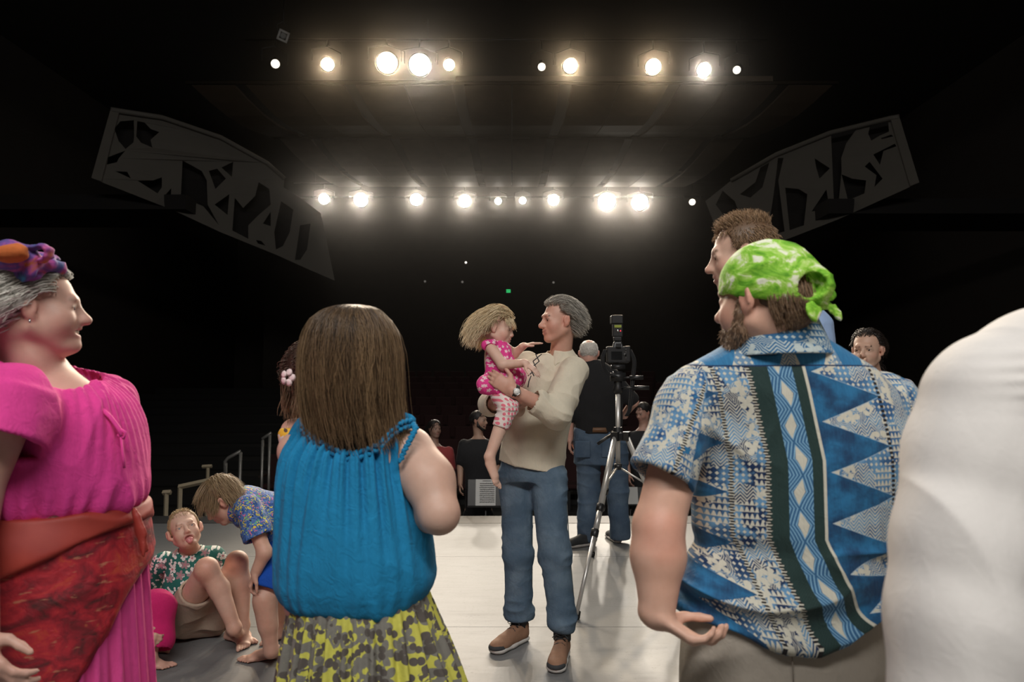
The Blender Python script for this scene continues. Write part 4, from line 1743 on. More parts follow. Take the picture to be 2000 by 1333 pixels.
# ---------------------------------------------------------------- the little girl on his arm
def build_girl():
    base = at(975, 790, 3.55)
    root = empty('person', base)
    H = Head(at(971, 640, 3.58), (0.93, -0.12, -0.20), 0.84, roll=0.0)
    neck = at(966, 674, 3.60)
    shR, elR, wrR = at(960, 682, 3.50), at(982, 713, 3.44), at(1026, 710, 3.40)
    shL, elL, wrL = at(985, 678, 3.66), at(1004, 692, 3.70), at(1023, 676, 3.66)
    hip, kn, an = at(972, 748, 3.52), at(992, 796, 3.40), at(956, 893, 3.37)
    lo = np.array([at(930, 700, 3.6)[0], 3.25, at(950, 965, 3.4)[2]])
    hi = np.array([at(1065, 700, 3.6)[0], 3.85, at(970, 585, 3.6)[2]])
    S = Field(lo, hi, .0032)
    H.sculpt(S, neck, .043, jaw=.98, nose=.8, child=.7, cheek=1.15, ear_out=.8)
    S.loft([(at(0, 750, 3.56)[2], at(978, 750, 3.56)[0], 3.56, .075, .06), (at(0, 700, 3.58)[2], at(972, 700, 3.58)[0], 3.58, .07, .055), (neck[2] - .01, neck[0], 3.60, .05, .045)], .02)
    S.chain([shR, elR, wrR], [.030, .027, .019], .012)
    S.chain([shL, elL, wrL], [.030, .025, .019], .012)
    S.chain([hip, kn, an], [.055, .042, .025], .015)
    hip2, kn2, an2 = at(985, 748, 3.62), at(1010, 800, 3.52), at(1008, 870, 3.50)
    S.chain([hip2, kn2], [.055, .042], .015)
    hand(S, wrR, at(1054, 729, 3.37) - wrR, (0, .3, -1), .62, .12, .0, (0.3, -.8, -.2), .0, .0035)
    hand(S, wrL, at(1056, 668, 3.64) - wrL, (0, 0, -1), .62, .05, .0, (.2, -1, .1), .0, .0035)
    heel = an + V3(-.012, .012, -.040)
    tdir = at(969, 950, 3.38) - at(950, 905, 3.40)
    foot(S, an, heel, tdir, .62, up=(0.95, -.6, .35), inner=(0, 1, .2), k=.010)
    sk = np.array([.68, .47, .38])
    finish('body', S, M_SKIN, root, tint=sk, marks=face_marks(H, sk, (.5, .2, .19), (.35, .25, .15), .5, .5))
    world_eyes(H, root, M_IRIS_B, (0, -.3))
    # dress
    S = Field(np.array([lo[0] - .02, 3.25, at(0, 775, 3.5)[2]]), np.array([at(1035, 700, 3.5)[0], 3.85, at(0, 655, 3.5)[2]]), .0035)
    rows = [(664, 958, 985, .05, .02), (676, 953, 994, .07, .01), (700, 950, 1003, .08), (722, 949, 1020, .095, -.01), (742, 944, 1026, .11, -.02), (757, 943, 1018, .10, -.03)]
    S.loft(px_sections(rows, 3.57), .01, n=2.2)
    S.cap(at(948, 752, 3.47), at(985, 757, 3.44), .045, .052, .03)
    S.ell(shR + V3(-.008, .006, .018), (.040, .030, .032), None, .015)
    S.cap(shR + V3(.0, -.02, -.012), shR + unit(elR - shR) * .12 + V3(0, -.02, 0), .038, .036, .004, None, 'sub')
    S.cap(neck + V3(0, 0, .02), neck + V3(.01, 0, .08), .042, .06, .004, None, 'sub', True)
    finish('dress', S, pink_print(), root, lambda V, N: .006 * ridged(V * np.array([26, 26, 7])) + .003 * vnoise(V * 30))
    # dotted legging below the knee of the near leg
    S = Field(np.minimum(kn, an) - .08, np.maximum(kn, an) + .08, .0032)
    e1 = lerp(kn, an, .40)
    S.cap(lerp(hip, kn, .35), kn, .060, .052, .01)
    S.cap(kn, e1, .050, .040, .012, None, 'add')
    S.plane(e1, an - kn)
    S.cap(lerp(kn, an, .33), an, .034, .03, 0, None, 'sub', True)
    finish('legging', S, dots_print(), root, lambda V, N: .004 * ridged(V * np.array([12, 12, 45])))
    # hair, shoulder length, blown back, with a pink hair band
    hh = Hair(H, 5)
    blond, tip = (.60, .45, .26), (.78, .64, .42)
    reg = lambda p: (p[:, 2] > .055) | (p[:, 0] < -.012) & (p[:, 2] > -.03) | (p[:, 0] < .03) & (p[:, 2] > .03)
    comb = lambda p: np.stack([-.62 - 0 * p[:, 0], .28 * np.sign(p[:, 1]), -.35 + .5 * (p[:, 0] > 0)], 1)
    hh.grow(2000, reg, comb, .185, 16, .72, .030, .14, 7, .0013, .07, blond, .35, tip, .22)
    reg2 = lambda p: (p[:, 0] > .035) & (p[:, 2] > .062)
    comb2 = lambda p: np.stack([.5 + 0 * p[:, 0], .55 * np.sign(p[:, 1] + 1e-5), -.5 + 0 * p[:, 0]], 1)
    hh.grow(420, reg2, comb2, .085, 9, .7, .010, .1, 5, .0015, .10, blond, .3, tip)
    bs = Field(H.c - .2, H.c + .16, .0038)
    bs.ell(H.P(-.012, 0, .032), (np.array([.094, .074, .084]) + .008) * H.s, H.R, 0)
    bs.cap(H.P(-.06, 0, .0), H.P(-.115, 0, -.085), .062, .050, .03)
    bs.plane(H.P(.050, 0, .066), H.R.T @ V3(.75, 0, -.66))
    bs.plane(H.P(-.004, 0, .02), H.R.T @ V3(.92, 0, -.38))
    hh.build('hair', root, None, bs.mesh(2), (.42, .31, .17))
    bd = MB()
    arc = [H.P(.012, .090 * math.cos(q) * 1.0, .030 + .094 * math.sin(q)) for q in np.linspace(0.05, math.pi - .05, 18)]
    bd.tube(arc, .0055, 6)
    bd.lathe(H.P(.006, -.02, .122), H.R.T @ V3(0, -.3, 1), [(0, .008), (.006, .016), (.012, .010)], 10)
    sub_obj('hair_band', bd, plain('pink_band', (.75, .22, .36), .5), root)
    tag(root, 'little blonde girl in a pink flowered dress held by the grey-haired man', 'person')


PEOPLE.append(('girl', build_girl))


# ---------------------------------------------------------------- printed shirt of the man in the green bandana
def ornament(m, U, V, seed=0.0):
    """carved-block filler: zigzag lines, little diamonds, dots and petals, changing from patch to patch -> 0..1 (1 = cream)"""
    zz = ((V + (((U + seed) / 22.0).frac() - 0.5).abs() * 26) / 7.0).frac().gt(0.55)
    dia = (((U + seed) / 11.0).frac() - 0.5).abs() + ((V / 11.0).frac() - 0.5).abs()
    dia = dia.lt(0.33)
    tri = ((V / 13.0).frac()).gt((((U + seed) / 9.0).frac() - 0.5).abs() * 2.0) * ((V / 13.0).frac()).gt(0.25)
    fl, r, _ = m.flower(m.comb(U, V), 1 / 30.0, 4, 0.62, 0.7, 0.55)
    ring = ((r * 9.0).frac()).gt(0.6) * r.gt(0.36)
    sel = m.voro(m.comb(U + seed, V), 1 / 38.0, 'F1', 0.9)
    cr, cg, cb = m.xyz(sel.outputs['Color'])
    a = cr.lt(0.30)
    b = cr.gt(0.30) * cr.lt(0.52)
    c = cr.gt(0.52) * cr.lt(0.72)
    d = cr.gt(0.72)
    return (zz * a + dia * b + tri * c + (fl.max(ring)) * d).min(1.0)


def block_print():
    m = Mat('blue_block_print', (0.05, 0.2, 0.4), 0.8)
    a = m.attr('pat')
    U0, V, W = m.xyz(a.outputs['Vector'])
    vec = m.comb(U0 / 100.0, V / 100.0)
    n = m.noise(vec, 2.2, 4)
    fine = m.noise(m.comb(U0 / 3.0, V / 30.0), 1.0, 2)
    cream, lblue, blue, navy, green = (.60, .58, .49), (.13, .29, .48), (.022, .15, .33), (.010, .028, .088), (.020, .045, .042)
    shift = (V.min(900.0) - 900.0) * 0.17 + (V - 1050.0).max(0.0) * 0.40
    U = U0 - shift
    orn = ornament(m, U, V)
    ground_ = m.mix((n.ss(0.35, 0.68)), navy, blue)
    ground_ = m.mix(fine * 0.25, ground_, (.04, .24, .45))
    light = m.mix(n.ss(0.40, 0.62), m.mix(orn, lblue, cream), m.mix(orn, (.03, .10, .24), cream))
    light2 = m.mix(orn, navy, cream)
    # triangles with their bases at the side seam, tips towards the stripes
    P = 97.0
    tv = (((V - 825.0) / P + 0.5).frac() - 0.5).abs() * P
    triR = tv.lt((U - 1619.0) * 0.37)
    tip = (U - 1619.0).lt(16.0)
    colR = m.mix(triR, ground_, m.mix(tip, light, cream))
    edge = triR - tv.lt((U - 1624.0) * 0.37)
    colR = m.mix(edge.max(0.0) * 0.6, colR, (.35, .5, .62))
    bandR = U.gt(1752.0)
    dotR = ((V / 9.0).frac() - 0.5).abs().lt(0.3) * (U - 1750.0).abs().lt(4.0)
    colR = m.mix(bandR, colR, light)
    # the mirrored field on the other side
    tv2 = (((V - 868.0) / P + 0.5).frac() - 0.5).abs() * P
    triL = tv2.lt((1436.0 - U) * 0.40 - 2.0)
    colL = m.mix(triL, m.mix(n.ss(.3, .7), light, light2), ground_)
    # bands
    colB = m.mix(n.ss(0.45, 0.55), m.mix(orn, lblue, cream), m.mix(orn, navy, cream))
    hatch = (((U + V * 1.3) / 5.0).frac()).lt(0.25)
    colG = m.mix(hatch * 0.5, green, (.012, .028, .027))
    pd = 63.0
    dv = (((V - 770.0) / pd + 0.5).frac() - 0.5).abs() * pd
    du = (U - 1561.0 - ((V / pd * 3.14159).sin() * 5.0)).abs()
    diam = (dv / 25.0 + du / 11.0).lt(1.0)
    arcs = ((du + dv * 0.55) / 6.5).frac().lt(0.38)
    colD = m.mix(arcs, (.04, .13, .27), (.22, .42, .60))
    colD = m.mix(diam, colD, cream)
    col = m.mix(U.gt(1436.0), colL, colB)
    col = m.mix(U.gt(1500.0), col, colG)
    col = m.mix(U.gt(1538.0) * U.lt(1584.0), col, colD)
    col = m.mix(U.gt(1604.0), col, cream)
    col = m.mix(U.gt(1610.0), col, colR)
    for c0 in (1437.0, 1501.0):
        zc = (U - c0 - (((V / 11.0).frac() - 0.5).abs() - 0.25) * 10.0).abs()
        col = m.mix(zc.lt(4.2), col, (.012, .010, .012))
        col = m.mix(zc.lt(4.2) * ((V / 5.5).frac()).lt(0.4), col, cream)
    col = m.mix(dotR, col, (.012, .01, .012))
    # yoke above the seam
    ty = (((U0 - 1465.0) / 86.0 + 0.5).frac() - 0.5).abs() * 86.0
    triY = ty.lt((V - 660.0) * 0.36)
    colY = m.mix(fine * 0.6 + n * 0.4, (.015, .08, .22), (.05, .27, .50))
    colY = m.mix(triY * (orn * 0.8 + 0.2), colY, cream)
    yoke = V.lt(716.0)
    col = m.mix(yoke, col, colY)
    col = m.mix((V - 716.0).abs().lt(1.4), col, navy)
    # sleeves: denser filler, two dotted lines
    sl = m.mix(n.ss(0.42, 0.60), m.mix(orn, lblue, cream), m.mix(orn, (.02, .08, .22), cream))
    sl = m.mix((n.gt(0.60)) * U0.gt(40.0), sl, ground_)
    zc = ((U0 - 62.0) - (((V / 11.0).frac() - 0.5).abs() - 0.25) * 10.0).abs()
    sl = m.mix(zc.lt(4.0), sl, (.012, .010, .012))
    sl = m.mix(zc.lt(4.0) * ((V / 5.5).frac()).lt(0.4), sl, cream)
    col = m.mix(W.gt(0.5), col, sl)
    # collar: fine filler and a dark dotted lower edge
    cl = m.mix(orn, (.03, .13, .28), (.45, .52, .52))
    cl = m.mix(V.gt(0.0) * W.gt(1.5), cl, (.02, .018, .02))
    col = m.mix(W.gt(1.5), col, cl)
    m.color(m.mul(col, m.mix(fine, (.85, .85, .85), (1.1, 1.1, 1.1))))
    crinkle(m, m.coord(), 0.008)
    m.b.inputs['Specular IOR Level'].default_value = 0.25
    m.b.inputs['Sheen Weight'].default_value = 0.1
    return m.m


def tie_dye():
    m = Mat('green_tie_dye', (.3, .7, .08), 0.8)
    c = m.coord()
    x, y, z = m.xyz(c)
    n = m.noise(m.comb(x * 1.4 + z, y, z * 1.6 - x * .5), 11, 5, 0.65, 1.2)
    n2 = m.noise(c, 7, 2)
    col = m.ramp(n, [(0.36, (.10, .34, .01)), (0.47, (.26, .58, .04)), (0.54, (.46, .70, .16)), (0.60, (.82, .86, .66)), (0.75, (.86, .88, .76))])
    m.color(m.mix(n2.ss(.5, .8) * .4, col, (.30, .62, .05)))
    crinkle(m, c, .006)
    return m.m


M_KHAKI = cloth('khaki_twill', (0.36, 0.32, 0.27), 0.07)
M_WHITE = cloth('white_gauze', (0.74, 0.71, 0.68), 0.04, fold=0.003)


def build_bandana_man():
    Y = 1.76
    g = at(1540, 1200, 1.76)
    root = empty('person', (g[0], Y, 0))
    H = Head(at(1488, 588, 1.70), (-0.66, 0.75, -0.03), 1.08)
    neckb = at(1512, 672, 1.74)
    shL, elL, wrL = at(1352, 768, 1.72), at(1286, 1030, 1.64), at(1284, 1196, 1.60)
    shR, elR, wrR = at(1722, 775, 1.82), at(1800, 1000, 1.84), at(1768, 1105, 1.74)
    lo = np.array([at(1210, 1000, 1.6)[0] - .02, 1.42, 0.02])
    hi = np.array([at(1850, 1000, 1.8)[0] + .02, 2.05, 1.82])
    S = Field(lo, hi, .0048)
    H.sculpt(S, neckb, .060, jaw=1.08, nose=1.1, cheek=1.15, ear_out=1.3)
    S.loft([(.45, g[0], Y, .15, .1), (.95, g[0], Y, .19, .11), (1.25, g[0], Y, .2, .11), (1.38, at(1530, 720, Y)[0], Y, .16, .085), (1.42, neckb[0], Y, .07, .065)], .02)
    S.chain([shL, elL], [.062, .058], .02)
    S.chain([elL, lerp(elL, wrL, .35), wrL], [.058, .062, .040], .02)
    S.ell(elL + V3(.0, -.035, -.01), (.030, .025, .035), None, .03)
    S.chain([shR, elR, wrR], [.062, .052, .036], .02)
    hand(S, wrL + V3(0, 0, -.01), at(1350, 1252, 1.57) - at(1288, 1212, 1.60), (0.15, .25, .95), 1.05, .55, 0, (0, .6, .8), .6, .006)
    hand(S, wrR, at(1722, 1138, 1.68) - at(1768, 1108, 1.74), (-.3, .6, .4), 1.0, .5, 0, (0, -.3, 1), .5, .006)
    for sx in (-1, 1):
        hp = V3(g[0] + sx * .10, Y, .88)
        S.chain([hp, hp + V3(sx * .02, 0, -.42), hp + V3(sx * .03, 0.0, -.82)], [.08, .06, .04], .02)
    sk = np.array([.68, .43, .33])
    mk = face_marks(H, sk)
    mk.append((elL + V3(0, -.06, 0), elL + V3(0, -.06, -.02), .05, sk * np.array([1.0, .72, .7]), .45))
    finish('body', S, M_SKIN, root, tint=sk, marks=mk)
    world_eyes(H, root)
    # shirt
    S = Field(np.array([lo[0], 1.48, .62]), np.array([hi[0], 2.05, 1.60]), .0042)
    rows = [(650, 1446, 1586, .110), (664, 1430, 1602, .118), (684, 1400, 1640, .124), (708, 1362, 1684, .132), (752, 1331, 1728, .140), (820, 1338, 1757, .145), (900, 1350, 1764, .15), (980, 1354, 1760, .15), (1050, 1353, 1750, .15), (1110, 1341, 1744, .152), (1160, 1326, 1738, .155), (1230, 1318, 1730, .158), (1285, 1318, 1724, .158)]
    S.loft(px_sections(rows, Y), .01, n=2.35)
    cufL = at(1290, 932, 1.65)
    axL = unit(cufL - shL)
    S.cap(shL + V3(.01, 0, -.005), cufL, .070, .081, .05, None, 'add', True)
    S.cap(shL + V3(.02, 0, 0), shL + axL * .05, .07, .072, .04)
    cufR = at(1795, 905, 1.84)
    S.cap(shR, cufR, .074, .082, .05, None, 'add', True)
    S.cap(shR, shR + unit(cufR - shR) * .05, .07, .072, .04)
    S.cap(cufL - axL * .07, cufL + axL * .03, .062, .074, 0, None, 'sub', True)
    zh = at(1540, 1262, 1.62)[2]
    S.plane((0, 0, zh), (0, 0, -1))
    S.loft([(zh - .05, g[0], Y, .235, .140), (zh + .05, g[0], Y, .235, .140)], 0, 'sub')
    S.cap(H.P(0, 0, -.08), neckb + V3(0, 0, .045), .076, .080, .005, None, 'sub')
    zref, xref = at(1600, 900, 1.62)[2], at(1600, 900, 1.62)[0]

    def pat(V):
        U = 1600 + (V[:, 0] - xref) * 822
        W_ = 900 - (V[:, 2] - zref) * 822
        out = np.stack([U, W_, np.zeros(len(V))], 1)
        for s_, c_ in ((shL, cufL), (shR, cufR)):
            ax = c_ - s_
            t = ((V - s_) @ ax) / (ax @ ax)
            v = V - s_ - t[:, None] * ax
            dd = np.linalg.norm(v, axis=1)
            outside = V[:, 0] < (at(1352, 800, 1.7)[0] + .02 - .06 * np.clip(t, 0, 1)) if s_ is shL else V[:, 0] > at(1762, 800, 1.76)[0]
            m = (dd < .100) & (t > -.15) & outside
            e1 = unit(np.cross(ax, [0, 1, 0]))
            e2 = unit(np.cross(ax, e1))
            ang = np.arctan2(v @ e1, v @ e2)
            out[m] = np.stack([ang[m] * .08 * 822 + 60, t[m] * np.linalg.norm(ax) * 822, np.ones(m.sum())], 1)
        return out

    def sd(V, N):
        z, x = V[:, 2], V[:, 0]
        low = np.clip((1.05 - z) / .22, 0, 1)
        d = .005 * vnoise(V * np.array([7, 7, 4.])) + .004 * wrinkle(V, np.array([10, 10, 3.]), 3)
        d += low * .042 * (wrinkle(V, np.array([[3.2, 0, 2], [0, 3, 0], [-4, 0, 15.]]), 2.2, 5))
        d += .012 * np.exp(-((z - .98) / .03) ** 2) * np.clip((g[0] + .05 - x) / .15, -0.3, 1) * -1
        e = np.linalg.norm(V - (shL + V3(.05, -.06, -.12)), axis=1)
        d += .012 * np.exp(-(e / .14) ** 2) * wrinkle(V, np.array([[10, 0, 4], [0, 6, 0], [-6, 0, 6.]]), 2.5)
        return d

    def post(V):
        V = V.copy()
        u = 1600 + (V[:, 0] - xref) * 822
        curve = np.interp(u, [1300, 1330, 1400, 1480, 1560, 1640, 1700, 1745], [62, 66, 34, 8, 0, 8, 38, 60]) / 822.
        w = np.clip((zh + .22 - V[:, 2]) / .22, 0, 1)
        V[:, 2] += curve * w
        return V
    pr = block_print()
    finish('shirt', S, pr, root, sd, pat=pat, post=post)

    def cpat(V):
        ang = np.arctan2(V[:, 0] - neckb[0], -(V[:, 1] - neckb[1]))
        return np.stack([ang * 80, np.where(V[:, 2] < neckb[2] - .032, 1.0, -(V[:, 2] - neckb[2] + .05) * 822 - 1), np.full(len(V), 2.0)], 1)
    collar('collar', root, neckb + V3(.004, -.004, .040), (-.02, .06, 1), (-.3, .95, 0), pr, .100, .136, .078, .020, .8, pat=cpat)
    # trousers
    S = Field(np.array([at(1300, 1200, Y)[0], 1.52, .02]), np.array([at(1770, 1200, Y)[0], 2.0, 1.02]), .006)
    S.loft(px_sections([(1120, 1360, 1715, .13), (1200, 1338, 1728, .145), (1290, 1330, 1736, .15), (1380, 1330, 1738, .15)], Y), .02, n=2.4)
    for sx in (-1, 1):
        hp = V3(g[0] + sx * .115, Y, .66)
        S.chain([hp, hp + V3(sx * .015, 0, -.25), hp + V3(sx * .02, 0.02, -.58)], [.125, .10, .085], .03)
    finish('trousers', S, M_KHAKI, root, lambda V, N: .006 * wrinkle(V, np.array([6, 6, 5.]), 3) + .004 * vnoise(V * 9))
    kseam = plain('khaki_seam', (.20, .17, .14), .9)
    sub_obj('trouser_seam', MB().tube([at(1545, 1240, Y - .155), at(1548, 1300, Y - .155), at(1552, 1380, Y - .15)], .0013, 5), kseam, root)
    sub_obj('trouser_seam', MB().tube([at(1688, 1240, Y - .12), at(1698, 1300, Y - .12), at(1702, 1380, Y - .12)], .0013, 5), kseam, root)
    for sx in (-1, 1):
        shoe(root, (g[0] + sx * .14, Y - .07, 0), (sx * .12, 1), .30, (M_SHOE_GREY, M_SOLE_BLACK))
    # beard and hair
    hh = Hair(H, 11)
    bs = Field(H.c - .22, H.c + .22, .004)
    bs.ell(H.P(-.012, 0, .030), np.array([.098, .078, .085]) * H.s, H.R, 0)
    bs.cap(H.P(-.062, 0, -.01), H.P(-.070, 0, -.040), .052 * H.s, .040 * H.s, .02, (H.R[1], 1.15))
    for q in (-1, 1):
        bs.ell(H.P(-.010, q * .092, -.012), np.array([.030, .030, .045]) * H.s, H.R, .008, 'sub')
    bs.plane(H.P(.0, 0, 0), H.R.T @ V3(.98, 0, -.1))
    bV, bF = bs.mesh(1)
    bN = normals_of(bV, bF)
    bV = bV + bN * (.003 * wrinkle(H.loc(bV), np.array([60, 60, 30.]), 2))[:, None]
    regn = lambda p: (p[:, 0] < -.045) & (p[:, 2] < .05) & (p[:, 2] > -.05)
    hh.grow(2000, regn, lambda p: np.stack([-.35 + 0 * p[:, 0], .1 * np.sign(p[:, 1]), -.9 + 0 * p[:, 0]], 1), .050, 8, .6, .004, .12, 6, .0012, .05, (.13, .072, .038), .4, (.24, .15, .085))
    hh.build('hair', root, None, (bV, bF), (.10, .058, .032))
    bd = Field(H.c - .22, H.c + .22, .0036)
    z_ = H.s
    for q in (-1, 1):
        pts = [H.P(.012, q * .068, .004), H.P(.014, q * .067, -.036), H.P(.022, q * .060, -.070), H.P(.046, q * .042, -.098), H.P(.070, q * .018, -.112)]
        bd.chain(pts, [.009 * z_, .014 * z_, .019 * z_, .021 * z_, .022 * z_], .012)
        bd.cap(H.P(.076, q * .030, -.072), H.P(.088, q * .006, -.050), .012 * z_, .009 * z_, .01)
        bd.cap(H.P(.050, q * .046, -.062), H.P(.076, q * .030, -.080), .014 * z_, .014 * z_, .01)
    bv, bf = bd.mesh(1)
    bn = normals_of(bv, bf)
    bv = bv + bn * (.003 * wrinkle(H.loc(bv), np.array([90, 90, 60.]), 2))[:, None]
    bh = Hair(H, 12)
    idx = np.random.RandomState(4).choice(len(bv), 1500)
    p0 = bv[idx]
    dr = bn[idx] * .5 + np.array([0, 0, -.9]) + np.random.RandomState(5).normal(size=(1500, 3)) * .25
    bh.raw(np.stack([p0, p0 + dr * .005, p0 + dr * .010], 1), .0010, (.22, .13, .075), .4, (.34, .22, .13))
    bh.build('beard', root, None, (bv, bf), (.19, .115, .07))
    # bandana, open over the hair at the back, knotted with two short tails
    S = Field(H.c - .24, H.c + .24, .0038)
    S.ell(H.P(-.014, 0, .036), np.array([.112, .091, .102]) * H.s, H.R, 0)
    S.cap(H.P(-.06, 0, .05), H.P(-.112, -.012, .022), .062 * H.s, .045 * H.s, .03)
    S.plane(H.P(.03, 0, .010), H.R.T @ V3(.24, 0, -1))
    back = -H.R[0]
    kn = H.P(-.122, -.036, -.014)
    S.ell(H.P(-.118, .018, .018), np.array([.045, .030, .028]) * H.s, H.R, .006, 'sub')
    S.ell(H.P(-.100, -.080, .012), np.array([.050, .026, .026]) * H.s, H.R, .006, 'sub')
    S.ell(H.P(-.012, 0, .030), np.array([.100, .080, .088]) * H.s, H.R, 0, 'sub')
    lf = lambda V: V
    ban = finish('bandana', S, tie_dye(), root, lambda V, N: .004 * wrinkle(H.loc(V), np.array([[10, 0, 10], [0, 16, 0], [14, 0, 30.]]), 2.5) + .003 * vnoise(H.loc(V) * 25), smooth=1)
    S = Field(kn - .14, kn + .14, .0036)
    S.ell(kn, (.017, .017, .019), None, .01)
    L_, U_ = H.R[1], H.R[2]
    S.cap(kn, kn + L_ * .066 - U_ * .030 + back * .006, .010, .026, .01, (unit(back + U_ * .3), .22))
    S.cap(kn, kn - L_ * .052 - U_ * .022 + back * .010, .010, .024, .01, (unit(back + U_ * .4), .22))
    S.cap(kn, kn - L_ * .035 + U_ * .018 + back * .014, .010, .012, .01, (unit(back), .4))
    S.cap(H.P(-.112, -.012, .030), kn, .026, .014, .012, (unit(back), .4))
    k_ = finish('knot', S, ban.data.materials[0], root, lambda V, N: .003 * wrinkle(V, np.array([50, 50, 40.]), 2), smooth=1)
    k_.parent = ban
    tag(root, 'bearded man in a blue block-print shirt and green bandana, seen from behind', 'person')


PEOPLE.append(('bandana', build_bandana_man))


# ---------------------------------------------------------------- the tall young man beyond the bandana
def build_young_man():
    Y = 2.25
    c = at(1558, 700, Y)
    root = empty('person', (c[0], Y, 0))
    H = Head(at(1450, 500, 2.16), (-.95, .28, -.12), .98)
    neckb = at(1500, 612, 2.22)
    lo = np.array([c[0] - .34, 1.96, .02])
    hi = np.array([c[0] + .30, 2.62, 1.93])
    S = Field(lo, hi, .0048)
    H.sculpt(S, neckb, .058, jaw=1.0, nose=1.05)
    S.loft([(.9, c[0], Y + .1, .10, .14), (1.2, c[0], Y + .1, .10, .14), (1.48, c[0], Y + .08, .09, .15), (1.58, neckb[0], Y + .03, .07, .06)], .02)
    for sx in (-1, 1):
        a = V3(c[0] + sx * .03, Y + .1 + sx * .17, 1.47)
        S.chain([a, a + V3(.0, sx * .04, -.30), a + V3(-.08, sx * .0, -.55)], [.05, .042, .03], .02)
        hand(S, a + V3(-.08, 0, -.55), (-.1, 0, -1), (0, -sx, 0), 1, .4, 0, (-1, 0, 0))
        hp = V3(c[0] + sx * .09, Y + .1, .9)
        S.chain([hp, hp + V3(0, 0, -.42), hp + V3(0, 0, -.84)], [.08, .06, .04], .02)
    sk = SK_FAIR
    finish('body', S, M_SKIN, root, tint=sk, marks=face_marks(H, sk, (.42, .18, .17), (.14, .085, .05), .9))
    world_eyes(H, root)
    S = Field(np.array([lo[0], 1.98, .80]), np.array([hi[0], 2.62, 1.72]), .006)
    S.loft([(.85, c[0], Y + .1, .125, .18), (1.1, c[0], Y + .1, .13, .18), (1.42, c[0], Y + .09, .130, .19), (1.54, c[0] + .006, Y + .07, .126, .16), (1.61, c[0] + .0, Y + .05, .112, .12), (1.66, c[0] - .02, Y + .03, .080, .075)], .01)
    for sx in (-1, 1):
        a = V3(c[0] + sx * .03, Y + .10 + sx * .15, 1.46)
        S.cap(a, a + V3(.01, sx * .04, -.26), .075, .072, .04)
    S.cap(H.P(0, 0, -.07), neckb - V3(0, 0, .03), .060, .066, .005, None, 'sub')
    finish('shirt', S, cloth('pale_blue_cotton', (.26, .36, .55), .1), root, lambda V, N: .008 * wrinkle(V, np.array([10, 10, 3.5]), 2.5) + .004 * vnoise(V * 10))
    S = Field(np.array([lo[0], 2.1, .02]), np.array([hi[0], 2.6, .98]), .007)
    S.loft([(.8, c[0], Y + .1, .165, .115), (.96, c[0], Y + .1, .165, .115)], .02)
    for sx in (-1, 1):
        hp = V3(c[0] + sx * .09, Y + .1, .85)
        S.chain([hp, hp + V3(0, 0, -.4), hp + V3(0, 0, -.74)], [.095, .078, .07], .03)
    finish('jeans', S, M_JEANS2, root)
    for sx in (-1, 1):
        shoe(root, (c[0] + sx * .10, Y + .04, 0), (sx * .1 - .2, 1), .30, (M_SHOE_GREY, M_SOLE_WHITE))
    hh = Hair(H, 21)
    reg = lambda p: (p[:, 2] > .070) | ((p[:, 0] < .028) & (p[:, 2] > .028)) | ((p[:, 0] < -.03) & (p[:, 2] > -.03))
    comb = lambda p: np.stack([.30 * (p[:, 2] > .09) * np.ones(len(p)) - .5 * (p[:, 0] < -.02), .1 * np.sign(p[:, 1]), .75 * (p[:, 2] > .08) - .75 * (p[:, 2] <= .08)], 1)
    hh.grow(3000, reg, comb, lambda p: np.where(p[:, 2] > .085, .040, .022), 6, .1, .010, .35, 4, .0011, .22, (.17, .095, .050), .4, (.36, .23, .13))
    hh.build('hair', root, None, scalp_base(H, [((.062, 0, .070), (.80, 0, -.60)), ((.022, 0, .02), (.95, 0, -.30)), ((-.03, 0, -.03), (.3, 0, -.95))], .009), (.12, .068, .036))
    tag(root, 'tall young man with short brown hair looking left behind the green bandana', 'person')


PEOPLE.append(('young', build_young_man))


